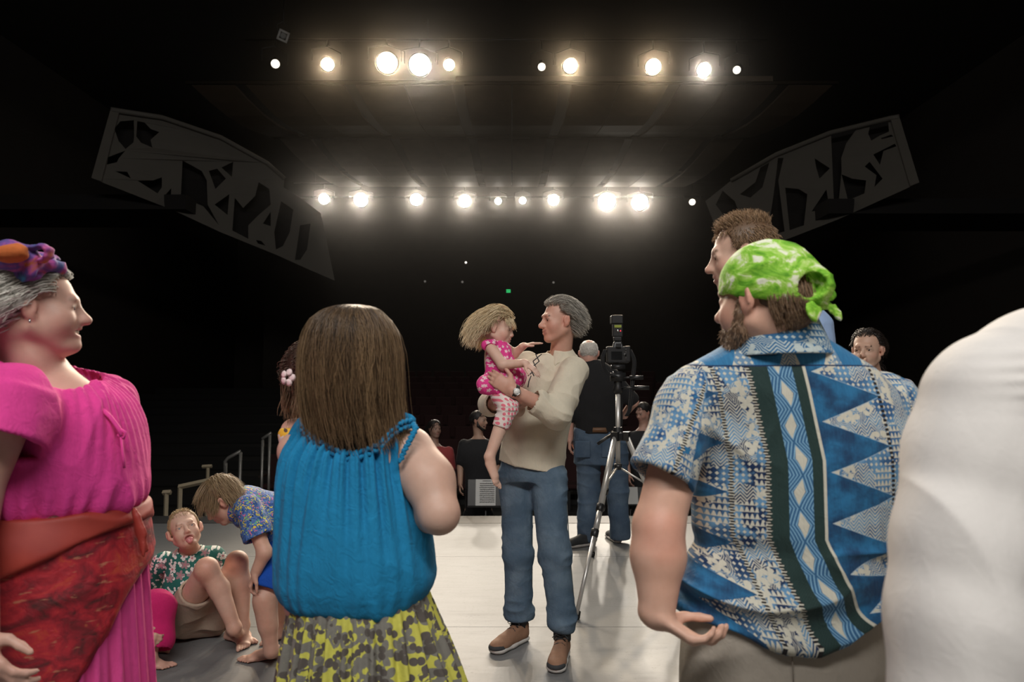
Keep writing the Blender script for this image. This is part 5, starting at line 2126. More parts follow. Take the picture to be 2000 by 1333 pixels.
# ---------------------------------------------------------------- the dark-haired woman at the far right
def build_dark_woman():
    Y = 3.95
    c = at(1718, 800, Y)
    root = empty('person', (c[0], Y, 0))
    H = Head(at(1694, 684, 3.88), (-.66, -.72, -.06), .96)
    neckb = at(1706, 738, 3.95)
    lo = np.array([c[0] - .28, 3.6, .0])
    hi = np.array([c[0] + .26, 4.15, 1.76])
    S = Field(lo, hi, .0045)
    H.sculpt(S, neckb, .046, jaw=.94, nose=1.05, chin=.9)
    S.loft([(.9, c[0], Y, .15, .1), (1.1, c[0], Y, .12, .09), (1.30, c[0], Y, .155, .10), (1.40, c[0], Y, .15, .075), (1.45, neckb[0], Y, .055, .05)], .02)
    shL, shR = V3(c[0] + .155, Y, 1.37), V3(c[0] - .16, Y - .02, 1.37)
    S.chain([shL, shL + V3(.03, .03, -.28), shL + V3(-.02, -.05, -.52)], [.046, .038, .027], .02)
    hand(S, shL + V3(-.02, -.05, -.52), (0, -.2, -1), (-1, 0, 0), .92, .4, 0, (0, -1, 0))
    wr = at(1660, 722, 3.70)
    S.chain([shR, V3(c[0] - .20, Y - .22, 1.18), wr], [.044, .036, .026], .02)
    hand(S, wr, at(1668, 684, 3.74) - wr, (.6, .7, 0), .92, .55, 0, (.6, -.3, .6), .2, .005)
    for sx in (-1, 1):
        hp = V3(c[0] + sx * .08, Y, .88)
        S.chain([hp, hp + V3(0, 0, -.42), hp + V3(0, 0, -.81)], [.08, .055, .036], .02)
    sk = np.array([.55, .37, .28])
    finish('body', S, M_SKIN, root, tint=sk, marks=face_marks(H, sk, (.38, .16, .15), (.03, .02, .015), 1.0))
    world_eyes(H, root, None, (-.1, .1))
    S = Field(np.array([lo[0], 3.75, .9]), np.array([hi[0], 4.12, 1.45]), .005)
    S.loft([(.92, c[0], Y, .155, .112), (1.08, c[0], Y, .135, .105), (1.24, c[0], Y, .165, .125), (1.31, c[0], Y, .15, .105)], .01)
    for sx in (-1, 1):
        S.chain([V3(c[0] + sx * .10, Y - .085, 1.29), V3(c[0] + sx * .105, Y - .02, 1.425), V3(c[0] + sx * .10, Y + .08, 1.30)], [.012, .011, .012], .01)
    finish('tank_top', S, M_BLACKCLOTH, root)
    S = Field(np.array([lo[0], 3.75, .02]), np.array([hi[0], 4.15, 1.0]), .006)
    S.loft([(.84, c[0], Y, .165, .12), (.96, c[0], Y, .155, .115)], .02)
    for sx in (-1, 1):
        hp = V3(c[0] + sx * .085, Y, .85)
        S.chain([hp, hp + V3(sx * .01, 0, -.4), hp + V3(sx * .01, 0, -.76)], [.095, .072, .060], .02)
    finish('jeans', S, denim('grey_denim', (.085, .10, .115), (.20, .22, .24)), root, lambda V, N: .006 * wrinkle(V, np.array([6, 6, 14.]), 2.5))
    for sx in (-1, 1):
        shoe(root, (c[0] + sx * .10, Y + .05, 0), (-.4, -.9), .25, (M_SHOE_GREY, M_SOLE_WHITE), w=.85)
    hh = Hair(H, 31)
    reg = lambda p: ((p[:, 2] > .078) & (p[:, 0] > .02)) | ((p[:, 0] < .03) & (p[:, 2] > .025)) | ((p[:, 0] < -.03) & (p[:, 2] > -.03))
    comb = lambda p: np.stack([-.85 + 0 * p[:, 0], .3 * np.sign(p[:, 1]) * (p[:, 0] > 0), -.35 * (p[:, 0] < .02) + .2], 1)
    hh.grow(1500, reg, comb, .085, 9, .5, .016, .25, 6, .0013, .10, (.022, .015, .012), .5, (.035, .022, .017))
    tail = H.P(-.105, 0, -.03)
    rng = np.random.RandomState(2)
    n = 260
    a = tail + rng.normal(size=(n, 3)) * .012
    path = [a]
    for i in range(9):
        a = a + np.array([.004, .002, -.014]) * (.5 + rng.rand(n, 1)) + rng.normal(size=(n, 3)) * .006
        path.append(a)
    hh.raw(np.stack(path, 1), .0016, (.022, .015, .012), .5)
    bs = Field(H.c - .2, H.c + .16, .004)
    bs.ell(H.P(-.014, 0, .036), np.array([.104, .083, .092]) * H.s, H.R, 0)
    bs.plane(H.P(.058, 0, .078), H.R.T @ V3(.66, 0, -.75))
    bs.plane(H.P(.010, 0, .02), H.R.T @ V3(.97, 0, -.25))
    for q in (-1, 1):
        bs.ell(H.P(-.004, q * .088, -.010), (.026, .03, .036), H.R, .006, 'sub')
    bs.ell(tail + V3(.02, .0, -.03), (.032, .032, .05), None, .02)
    hh.build('hair', root, None, bs.mesh(1), (.016, .011, .009))
    tag(root, 'dark-haired woman in a black strap top with a hand on her cheek', 'person')


PEOPLE.append(('dark', build_dark_woman))


# ---------------------------------------------------------------- the close figure in white at the right edge
def build_white():
    Y = 1.16
    c = at(2205, 900, Y)
    root = empty('person', (c[0], Y, 0))
    H = Head(V3(c[0] + .01, Y + .02, 1.63), (-.35, .93, 0), 1.0)
    neckb = V3(c[0], Y, 1.49)
    lo = np.array([at(1700, 1000, 1.0)[0], .82, .02])
    hi = np.array([c[0] + .34, 1.45, 1.78])
    S = Field(lo, hi, .006)
    H.sculpt(S, neckb, .058)
    S.loft([(.9, c[0], Y, .14, .10), (1.2, c[0], Y, .14, .10), (1.40, c[0], Y, .16, .09), (1.48, c[0], Y, .08, .07)], .02)
    shL = at(1918, 782, 1.06)
    elL, wrL = at(1880, 1060, 1.02), at(1858, 1380, .98)
    S.chain([shL, elL, wrL], [.05, .042, .03], .02)
    hand(S, wrL, (0, .1, -1), (1, 0, 0), 1.0, .4, 0, (0, 1, 0))
    shR = V3(c[0] + .20, Y + .02, 1.40)
    S.chain([shR, shR + V3(.04, .03, -.3), shR + V3(.02, .10, -.55)], [.05, .042, .03], .02)
    hand(S, shR + V3(.02, .10, -.55), (0, .1, -1), (-1, 0, 0), 1, .4, 0, (0, 1, 0))
    for sx in (-1, 1):
        hp = V3(c[0] + sx * .10, Y, .9)
        S.chain([hp, hp + V3(0, 0, -.42), hp + V3(0, 0, -.84)], [.08, .06, .04], .02)
    finish('body', S, M_SKIN, root, tint=SK_TAN, marks=face_marks(H, SK_TAN))
    world_eyes(H, root)
    S = Field(lo - V3(.03, .04, -.6), np.array([hi[0], 1.45, 1.60]), .0055)
    S.loft([(.72, c[0], Y, .235, .165), (1.0, c[0], Y, .215, .15), (1.28, c[0] - .01, Y, .215, .15), (1.38, c[0] - .01, Y, .20, .13), (1.46, c[0], Y, .14, .10), (1.51, c[0], Y, .08, .08)], .01)
    q1 = at(1900, 890, 1.05)
    S.cap(at(2040, 712, 1.12), at(1950, 765, 1.08), .085, .085, .05)
    S.cap(at(2040, 712, 1.12), at(2150, 640, 1.16), .085, .075, .05)
    S.chain([shL, q1, elL, lerp(elL, wrL, .5), wrL], [.082, .084, .088, .090, .086], .03)
    S.cap(shR, shR + V3(.04, .03, -.3), .075, .07, .04)
    S.cap(shR + V3(.04, .03, -.3), shR + V3(.02, .10, -.53), .07, .065, .03)
    S.cap(neckb + V3(0, 0, -.02), neckb + V3(0, 0, .1), .062, .066, 0, None, 'sub')

    def sd(V, N):
        d = .008 * vnoise(V * np.array([6, 6, 2.])) + .012 * wrinkle(V, np.array([[7, 0, 1.5], [0, 5, 0], [2.5, 0, 1.6]]), 2.2)
        e = np.linalg.norm(V - at(1990, 740, 1.02), axis=1)
        d += .003 * np.exp(-(e / .05) ** 2) * np.sin(V[:, 2] * 300)
        e = np.linalg.norm(V - at(1900, 905, 1.0), axis=1)
        d += .016 * np.exp(-(e / .10) ** 2) * wrinkle(V, np.array([[8, 0, 6], [0, 5, 0], [-8, 0, 6.]]), 2)
        return d
    finish('shirt', S, M_WHITE, root, sd)
    S = Field(np.array([c[0] - .26, .95, .02]), np.array([c[0] + .26, 1.4, .95]), .008)
    S.loft([(.75, c[0], Y, .17, .12), (.92, c[0], Y, .17, .12)], .02)
    for sx in (-1, 1):
        hp = V3(c[0] + sx * .10, Y, .8)
        S.chain([hp, hp + V3(0, 0, -.4), hp + V3(0, 0, -.70)], [.1, .08, .075], .03)
    finish('trousers', S, M_KHAKI, root)
    for sx in (-1, 1):
        shoe(root, (c[0] + sx * .11, Y - .06, 0), (sx * .1, 1), .28, (M_SHOE_GREY, M_SOLE_BLACK))
    hh = Hair(H, 41)
    hh.grow(500, lambda p: (p[:, 2] > .03) & (p[:, 0] < .05), lambda p: np.stack([-.6 + 0 * p[:, 0], 0 * p[:, 0], -.4 + 0 * p[:, 0]], 1), .05, 6, .3, .01, .1, 4, .0015, .1, (.1, .06, .03))
    hh.build('hair', root, None, scalp_base(H, [((.055, 0, .07), (.8, 0, -.6)), ((0, 0, .01), (.5, 0, -.85))], .008), (.08, .05, .03))
    tag(root, 'blurred figure in a loose white shirt, close at the right edge', 'person')


PEOPLE.append(('white', build_white))


# ---------------------------------------------------------------- cloth of the figures on the left
def sarong_print():
    m = Mat('red_sarong_print', (.4, .02, .03), 0.6)
    c = m.coord()
    x, y, z = m.xyz(c)
    uv = m.comb(x + y * .4, z)
    n = m.noise(m.comb(x + y, y, z * 2.2), 9, 5, .6, 1.0)
    n2 = m.noise(c, 22, 3)
    st = m.noise(m.comb((x + y) * 1.0, z * 5.0), 14, 3)
    col = m.ramp(n, [(.30, (.05, .012, .012)), (.45, (.24, .010, .020)), (.58, (.42, .018, .030)), (.72, (.50, .060, .030))])
    col = m.mix(st.ss(.62, .70) * .6, col, (.50, .22, .12))
    col = m.mix(n2.ss(.66, .78) * .7, col, (.55, .20, .06))
    m.color(col)
    m.b.inputs['Alpha'].default_value = 1.0
    crinkle(m, c, .008)
    return m.m


def skirt_print():
    m = Mat('yellow_grey_print', (.6, .6, .1), 0.8)
    a = m.attr('pat')
    U, V, W = m.xyz(a.outputs['Vector'])
    uv = m.comb(U, V)
    n = m.noise(uv, 8.5, 3, .5, .6)
    f, r, _ = m.flower(uv, 16, 5, .50, .6)
    f2, r2, _ = m.flower(m.comb(U + 3.3, V + 1.7), 26, 2, .50, .75)
    n2 = m.noise(uv, 40, 3)
    grey, yel, dk = (.20, .19, .165), (.60, .575, .10), (.10, .085, .075)
    msk = n.gt(.555)
    col = m.mix(msk, yel, grey)
    col = m.mix(f * (1.0 - msk), col, grey)
    col = m.mix(f2 * (1.0 - msk), col, dk)
    col = m.mix(f2 * msk * n2.gt(.5), col, yel)
    col = m.mix(f * msk * r.lt(.22), col, dk)
    m.color(m.mul(col, m.mix(n2, (.85, .85, .85), (1.1, 1.1, 1.1))))
    crinkle(m, m.coord(), .006)
    return m.m


def hibiscus_print():
    m = Mat('green_hibiscus_print', (.01, .15, .12), .75)
    c = m.coord()
    x, y, z = m.xyz(c)
    uv = m.comb(x + y * .35, z + y * .2)
    f, r, (a, b, _) = m.flower(uv, 15, 5, .36, .6)
    core = r.lt(.10)
    f2, r2, _ = m.flower(m.comb(x + y * .35 + 4.1, z + 2.3), 30, 2, .42, .8)
    n = m.noise(c, 30, 3)
    base = m.mix(n, (.004, .095, .080), (.012, .17, .135))
    col = m.mix(f2, base, (.70, .70, .66))
    col = m.mix(f, col, m.mix(b.gt(.55), (.74, .73, .70), (.34, .22, .24)))
    ln = ((r * 14.0).frac()).lt(.25) * f * r.gt(.15)
    col = m.mix(ln * .5, col, (.10, .16, .14))
    m.color(m.mix(core, col, (.45, .20, .22)))
    crinkle(m, c, .006)
    return m.m


def confetti_print():
    m = Mat('blue_confetti_print', (.03, .1, .4), .75)
    c = m.coord()
    n = m.noise_col(c, 22)
    v = m.voro(n, 9, 'F1', 1.0, '3D')
    d = E(m, v.outputs['Distance'])
    r, g, b = m.xyz(v.outputs['Color'])
    w = m.noise(c, 34, 3, .6, 1.5)
    base = m.mix(w.ss(.35, .65), (.015, .07, .26), (.10, .22, .55))
    col = m.mix(g.gt(.72) * d.lt(.42), base, (.70, .60, .06))
    col = m.mix(g.lt(.20) * d.lt(.46), col, (.55, .16, .35))
    col = m.mix(r.gt(.80) * d.lt(.36), col, (.12, .45, .22))
    col = m.mix(w.gt(.62), col, (.012, .02, .06))
    m.color(col)
    crinkle(m, c, .006)
    return m.m


def scarf_print():
    m = Mat('tie_dyed_scarf', (.2, .1, .4), .75)
    c = m.coord()
    x, y, z = m.xyz(c)
    n = m.noise(c, 13, 4, .55, .8)
    col = m.ramp(n, [(.30, (.02, .22, .38)), (.42, (.07, .06, .22)), (.50, (.14, .06, .28)), (.58, (.42, .07, .26)), (.66, (.50, .13, .03))], 'LINEAR')
    m.color(col)
    crinkle(m, c, .008)
    return m.m


def sun_print():
    m = Mat('yellow_flower_print', (.7, .45, .05), .8)
    c = m.coord()
    x, y, z = m.xyz(c)
    f, r, _ = m.flower(m.comb(x + y * .5, z), 16, 6, .48, .5)
    col = m.mix(f, (.66, .62, .55), (.72, .42, .03))
    m.color(m.mix(r.lt(.10), col, (.08, .05, .04)))
    return m.m


def pleat(cx, cy, amp, n1, n2, z0, z1, seed=0.0):
    """gathers: ridges running down the cloth round the axis (cx, cy), fading between z0 and z1"""
    def f(V, N):
        a = np.arctan2(V[:, 1] - cy, V[:, 0] - cx)
        w = np.clip((V[:, 2] - z0) / (z1 - z0), 0, 1)
        ph = 1.2 * vnoise(np.stack([V[:, 2] * 2.0 + seed, np.cos(a) * 1.6 + 9, np.sin(a) * 1.6 + 9], 1))
        d = np.sin(a * n1 + ph * 2) * .6 + np.sin(a * n2 + ph * 3 + 1) * .4
        return amp * d * w
    return f


# ---------------------------------------------------------------- the grey-haired woman in pink
def build_pink_woman():
    Y = 1.84
    c = at(88, 1000, Y)
    root = empty('person', (c[0], Y, 0))
    H = Head(at(74, 603, 1.75), (.89, .45, .02), .97)
    neckb = at(58, 716, 1.80)
    lo = np.array([at(-150, 900, 1.8)[0], 1.38, .02])
    hi = np.array([at(330, 900, 1.9)[0], 2.20, 1.76])
    S = Field(lo, hi, .0050)
    H.sculpt(S, neckb, .062, jaw=1.08, nose=1.12, mouth='smile', cheek=1.35, chin=1.0)
    S.cap(H.P(.030, 0, -.100), H.P(-.005, 0, -.125), .030, .050, .025)
    S.ell(H.P(.074, 0, -.098), np.array([.026, .026, .021]), H.R, .012)
    S.loft([(.95, c[0], Y, .19, .17), (1.15, c[0], Y, .20, .17), (1.27, at(92, 800, Y)[0], Y, .18, .17), (1.36, at(72, 750, Y)[0], Y, .13, .15), (1.43, at(62, 715, Y)[0], Y, .072, .075)], .04)
    S.cap(at(85, 775, Y - .04), at(150, 810, Y - .04), .095, .085, .05)
    shR, elR, wrR = at(12, 785, 1.60), at(-62, 985, 1.56), at(-40, 1250, 1.50)
    S.chain([shR, elR, wrR], [.066, .055, .036], .03)
    hand(S, wrR, at(5, 1335, 1.47) - wrR, (.5, .8, 0), 1.0, .45, 0, (.9, -.1, 0), .2, .006)
    shL = V3(c[0] + .03, Y + .20, 1.32)
    S.chain([shL, shL + V3(.0, .06, -.28), shL + V3(.06, .02, -.5)], [.06, .05, .034], .03)
    for sy in (-1, 1):
        hp = V3(c[0], Y + sy * .10, .85)
        S.chain([hp, hp + V3(0, 0, -.42), hp + V3(0, 0, -.80)], [.10, .07, .045], .03)
    sk = np.array([.60, .38, .31])
    finish('body', S, M_SKIN, root, tint=sk, marks=face_marks(H, sk, (.50, .20, .19), (.36, .28, .22), .5, .55))
    world_eyes(H, root, M_IRIS_B)
    tm = MB()
    for i in range(7):
        l = (i - 3) * .0072
        p = H.P(.0890 - abs(l) * .32, l * 1.3, -.0605)
        tm.box(p, np.array([.008, .0084, .0120]) * H.s, H.R)
    bevel(sub_obj('teeth', tm, M_TEETH, root), .0012, 1)
    # blouse
    pink = cloth('magenta_gauze', (.74, .055, .30), .16, rough=.8, fold=.010)
    S = Field(lo - V3(.05, .06, -.85), np.array([hi[0], 2.24, 1.50]), .0050)
    rows = [(708, 10, 112, .10), (722, -25, 150, .17), (742, -60, 190, .205), (775, -95, 232, .22), (815, -110, 255, .225), (860, -118, 267, .225), (910, -118, 272, .225), (955, -108, 272, .225), (982, -98, 266, .215), (1000, -88, 252, .20)]
    S.loft(px_sections(rows, Y), .01, n=2.2)
    cuf = at(-18, 862, 1.56)
    S.cap(shR + V3(.0, 0, .01), cuf, .088, .108, .05, None, 'add', True)
    S.cap(shR + V3(.0, 0, .0), shR + V3(0, 0, -.03), .088, .095, .04)
    S.cap(cuf + V3(0, 0, .03), cuf - V3(0, 0, .05), .095, .10, 0, None, 'sub', True)
    S.cap(shL, shL + V3(0, .05, -.2), .09, .10, .04)
    S.ell(at(118, 735, Y - .02), (.105, .17, .050), basis((.93, .2, -.42)), .006, 'sub')
    S.cap(H.P(-.02, 0, -.06), neckb, .085, .095, .01, None, 'sub')

    def bd(V, N):
        z = V[:, 2]
        a = np.arctan2(V[:, 1] - Y, V[:, 0] - c[0])
        top = np.clip((z - 1.12) / .22, 0, 1)
        low = np.exp(-((z - 1.075) / .05) ** 2)
        ph = vnoise(np.stack([z * 3, np.cos(a) * 2 + 9, np.sin(a) * 2 + 9], 1))
        sl = np.exp(-(np.linalg.norm(V - shR, axis=1) / .16) ** 4)
        d = (.0030 * top * np.sin(a * 46 + ph * 6) + .004 * low * np.sin(a * 30 + ph * 6)) * (1 - sl)
        d += .011 * wrinkle(V, np.array([9, 9, 2.2]), 2.2) + .008 * vnoise(V * np.array([5, 5, 3.])) + .010 * low * vnoise(V * np.array([16, 16, 3.]))
        return d
    finish('blouse', S, pink, root, bd)
    S = Field(at(0, 830, 1.55) - .12, at(230, 690, 2.0) + .12, .005)
    S.cap(at(85, 775, Y - .04), at(148, 812, Y - .04), .0985, .086, .05)
    S.cap(at(148, 812, Y - .04), at(176, 828, Y + .02), .084, .060, .05)
    S.ell(at(104, 722, Y - .03), (.125, .20, .052), basis((.92, .2, -.44)), .004, 'sub')
    finish('undershirt', S, cloth('pale_pink_jersey', (.68, .30, .38), .06), root)
    # pale edge of the undershirt at the neckline, the tie at the front
    em = MB()
    for dz, q in ((0, .0),):
        pts = [at(-10, 716, 1.62), at(28, 736, 1.62), at(66, 757, 1.64), at(112, 776, 1.68), at(150, 785, 1.74), at(182, 778, 1.82), at(178, 757, 1.90), at(160, 738, 1.96)]
        em.tube(pts, .0085, 7)
    sub_obj('undershirt_edge', em, cloth('pale_pink_cotton', (.66, .28, .36), .06), root)
    tm = MB()
    tm.tube([at(186, 788, 1.75), at(215, 815, 1.745), at(232, 838, 1.745), at(238, 852, 1.745)], .006, 6)
    tm.tube([at(232, 838, 1.745), at(246, 846, 1.745), at(242, 856, 1.745), at(230, 850, 1.745)], .004, 6)
    tm.tube([at(236, 852, 1.745), at(240, 890, 1.74), at(243, 915, 1.74)], .003, 6)
    sub_obj('neck_tie', tm, pink, root)
    # skirt
    S = Field(np.array([lo[0] - .06, 1.42, .02]), np.array([hi[0] + .05, 2.30, 1.12]), .006)
    rows = [(990, -80, 246, .19), (1030, -92, 254, .20), (1100, -106, 262, .212), (1200, -114, 268, .216), (1333, -118, 276, .222), (1500, -124, 284, .232), (1790, -150, 300, .27)]
    S.loft(px_sections(rows, Y), .01, n=2.2)
    finish('skirt', S, cloth('pink_cotton_skirt', (.70, .07, .28), .12), root, pleat(c[0], Y, .010, 34, 57, 1.10, .95))
    # sarong and its folded-over drape
    sr = sarong_print()
    S = Field(np.array([lo[0] - .06, 1.40, .30]), np.array([hi[0] + .05, 2.30, 1.10]), .0055)
    rows = [(988, -92, 262, .208), (1030, -108, 271, .228), (1100, -120, 276, .238), (1200, -130, 280, .243), (1333, -138, 284, .25), (1480, -140, 290, .26)]
    S.loft(px_sections(rows, Y), .01, n=2.2)
    pA, pB = at(276, 1085, Y - .12), at(150, 1350, Y - .12)
    d = pB - pA
    S.plane(pA, (-d[2], 0.25 * abs(d[2]), d[0]) if -d[2] > 0 else (d[2], 0, -d[0]), .004)
    finish('sarong', S, sr, root, lambda V, N: .009 * wrinkle(V, np.array([[6, 0, 3], [0, 5, 0], [-5, 0, 5.]]), 2.5) + .005 * vnoise(V * 7))
    S = Field(np.array([lo[0] - .06, 1.38, .70]), np.array([hi[0] + .05, 2.30, 1.10]), .0055)
    rows = [(986, -98, 268, .224), (1030, -116, 278, .246), (1100, -130, 286, .258), (1150, -134, 288, .262)]
    S.loft(px_sections(rows, Y), .01, n=2.2)
    pA, pB = at(270, 1008, Y - .2), at(0, 1135, Y - .2)
    d = pB - pA
    nn = np.array([d[2], 0, -d[0]])
    S.plane(pA, nn if nn[2] < 0 else -nn, .006)
    m = Mat('sheer_red_cloth', (.42, .035, .03), .6)
    cc = m.coord()
    m.color(m.mix(m.noise(cc, 12, 4), (.26, .02, .02), (.46, .06, .035)))
    m.b.inputs['Alpha'].default_value = .82
    finish('sarong_drape', S, m.m, root, lambda V, N: .007 * wrinkle(V, np.array([[4, 0, 7], [0, 4, 0], [8, 0, 12.]]), 2.5))
    S = Field(at(235, 1150, 1.75) - .1, at(300, 960, 1.85) + .12, .004)
    S.chain([at(262, 998, 1.80), at(274, 1040, 1.80), at(280, 1085, 1.79)], [.008, .014, .006], .02, (V3(.3, .9, .2), .35))
    S.cap(at(268, 1010, 1.80), at(286, 1075, 1.80), .007, .005, .01)
    finish('sarong_knot', S, m.m, root, lambda V, N: .004 * wrinkle(V, np.array([40, 30, 8.]), 2))
    # hair: white-grey waves; headscarf with loops
    hh = Hair(H, 51)
    reg = lambda p: ((p[:, 2] > .080) & (p[:, 0] > .03)) | ((p[:, 0] < .052) & (p[:, 2] > .035)) | ((p[:, 0] < .005) & (p[:, 2] > .005)) | ((p[:, 0] < -.02) & (p[:, 2] > -.04))
    comb = lambda p: np.stack([-.85 + 0 * p[:, 0], .20 * np.sign(p[:, 1]), -.25 + .2 * (p[:, 0] > .03)], 1)
    hh.grow(2000, reg, comb, .12, 12, .55, .018, .30, 8, .0014, .05, (.50, .48, .43), .30, (.70, .67, .60), .3)
    rows = [(530, 30, 66, .05), (560, -10, 62, .09), (600, -28, 52, .105), (640, -36, 40, .11), (680, -42, 34, .11), (715, -40, 26, .10)]
    mantle(hh, rows, 1.78, 900, 18, .0013, (.46, .44, .39), (.66, .63, .56), .3, (-1.9, 1.9), .05, (.7, 1.0), (.3, -.95), .25, 16, (.92, 1.08), .1)
    bs = Field(H.c - .24, H.c + .20, .0045)
    bs.ell(H.P(-.018, 0, .036), np.array([.110, .092, .092]) * H.s, H.R, 0)
    bs.cap(H.P(-.075, 0, -.01), H.P(-.105, 0, -.110), .080, .070, .03, (H.R[1], 1.25))
    bs.plane(H.P(.060, 0, .080), H.R.T @ V3(.70, 0, -.71))
    bs.plane(H.P(.022, 0, .03), H.R.T @ V3(.90, 0, -.43))
    bV, bF = bs.mesh(1)
    bN = normals_of(bV, bF)
    bV = bV + bN * (.008 * wrinkle(H.loc(bV), np.array([22, 30, 22.]), 2))[:, None]
    hh.build('hair', root, None, (bV, bF), (.36, .345, .31))
    sp = scarf_print()
    S = Field(H.c - .22, H.c + .26, .0042)
    arc = [H.P(.016 - .020 * abs(q), .104 * math.sin(q), .030 + .106 * math.cos(q)) for q in np.linspace(-1.15, 1.15, 12)]
    S.chain(arc, [.011] * 12, .01, (H.R[0], 2.6))
    k0 = at(68, 512, 1.66)
    S.ell(k0, (.020, .020, .022), None, .01)
    S.chain([k0, at(52, 506, 1.65), at(20, 497, 1.64), at(-12, 500, 1.64)], [.014, .030, .036, .030], .012, (V3(.1, 1, .3), .55))
    S.chain([k0, at(56, 530, 1.645), at(46, 545, 1.65)], [.010, .016, .008], .01, (V3(0, 1, 0), .5))
    S.chain([k0, at(95, 516, 1.70), at(118, 524, 1.74), at(128, 540, 1.78)], [.012, .016, .014, .006], .01, (V3(0, 1, 0), .5))
    sc_ = finish('headscarf', S, sp, root, lambda V, N: .005 * wrinkle(V, np.array([22, 16, 34.]), 2.2))
    lp = Field(at(40, 540, 1.64) - .06, at(110, 470, 1.64) + .06, .0034)
    loop = [k0, at(55, 494, 1.65), at(66, 484, 1.64), at(84, 481, 1.64), at(96, 488, 1.645), at(96, 501, 1.65), at(84, 509, 1.655), k0]
    lp.chain(loop, [.006, .006, .006, .006, .006, .006, .006, .006], .006, (V3(0, 1, .1), 2.6))
    finish('scarf_loop', lp, sp, root).parent = sc_
    fl = Field(at(5, 530, 1.6) - .1, at(60, 470, 1.6) + .1, .004)
    fl.ell(at(26, 494, 1.61), (.034, .022, .022), None, .01)
    fl.ell(at(8, 497, 1.61), (.022, .02, .016), None, .01)
    finish('scarf_fold', fl, cloth('orange_cloth', (.50, .13, .035), .15), root, lambda V, N: .005 * wrinkle(V, np.array([30, 30, 40.]), 2)).parent = sc_
    sub_obj('earring', MB().tube([H.P(-.004, -.094, -.036), H.P(-.002, -.097, -.046)], .0022, 6), M_STEELPOL, root)
    tag(root, 'grey-haired woman in a pink blouse, red sarong and tie-dyed headscarf', 'person')


PEOPLE.append(('pink', build_pink_woman))


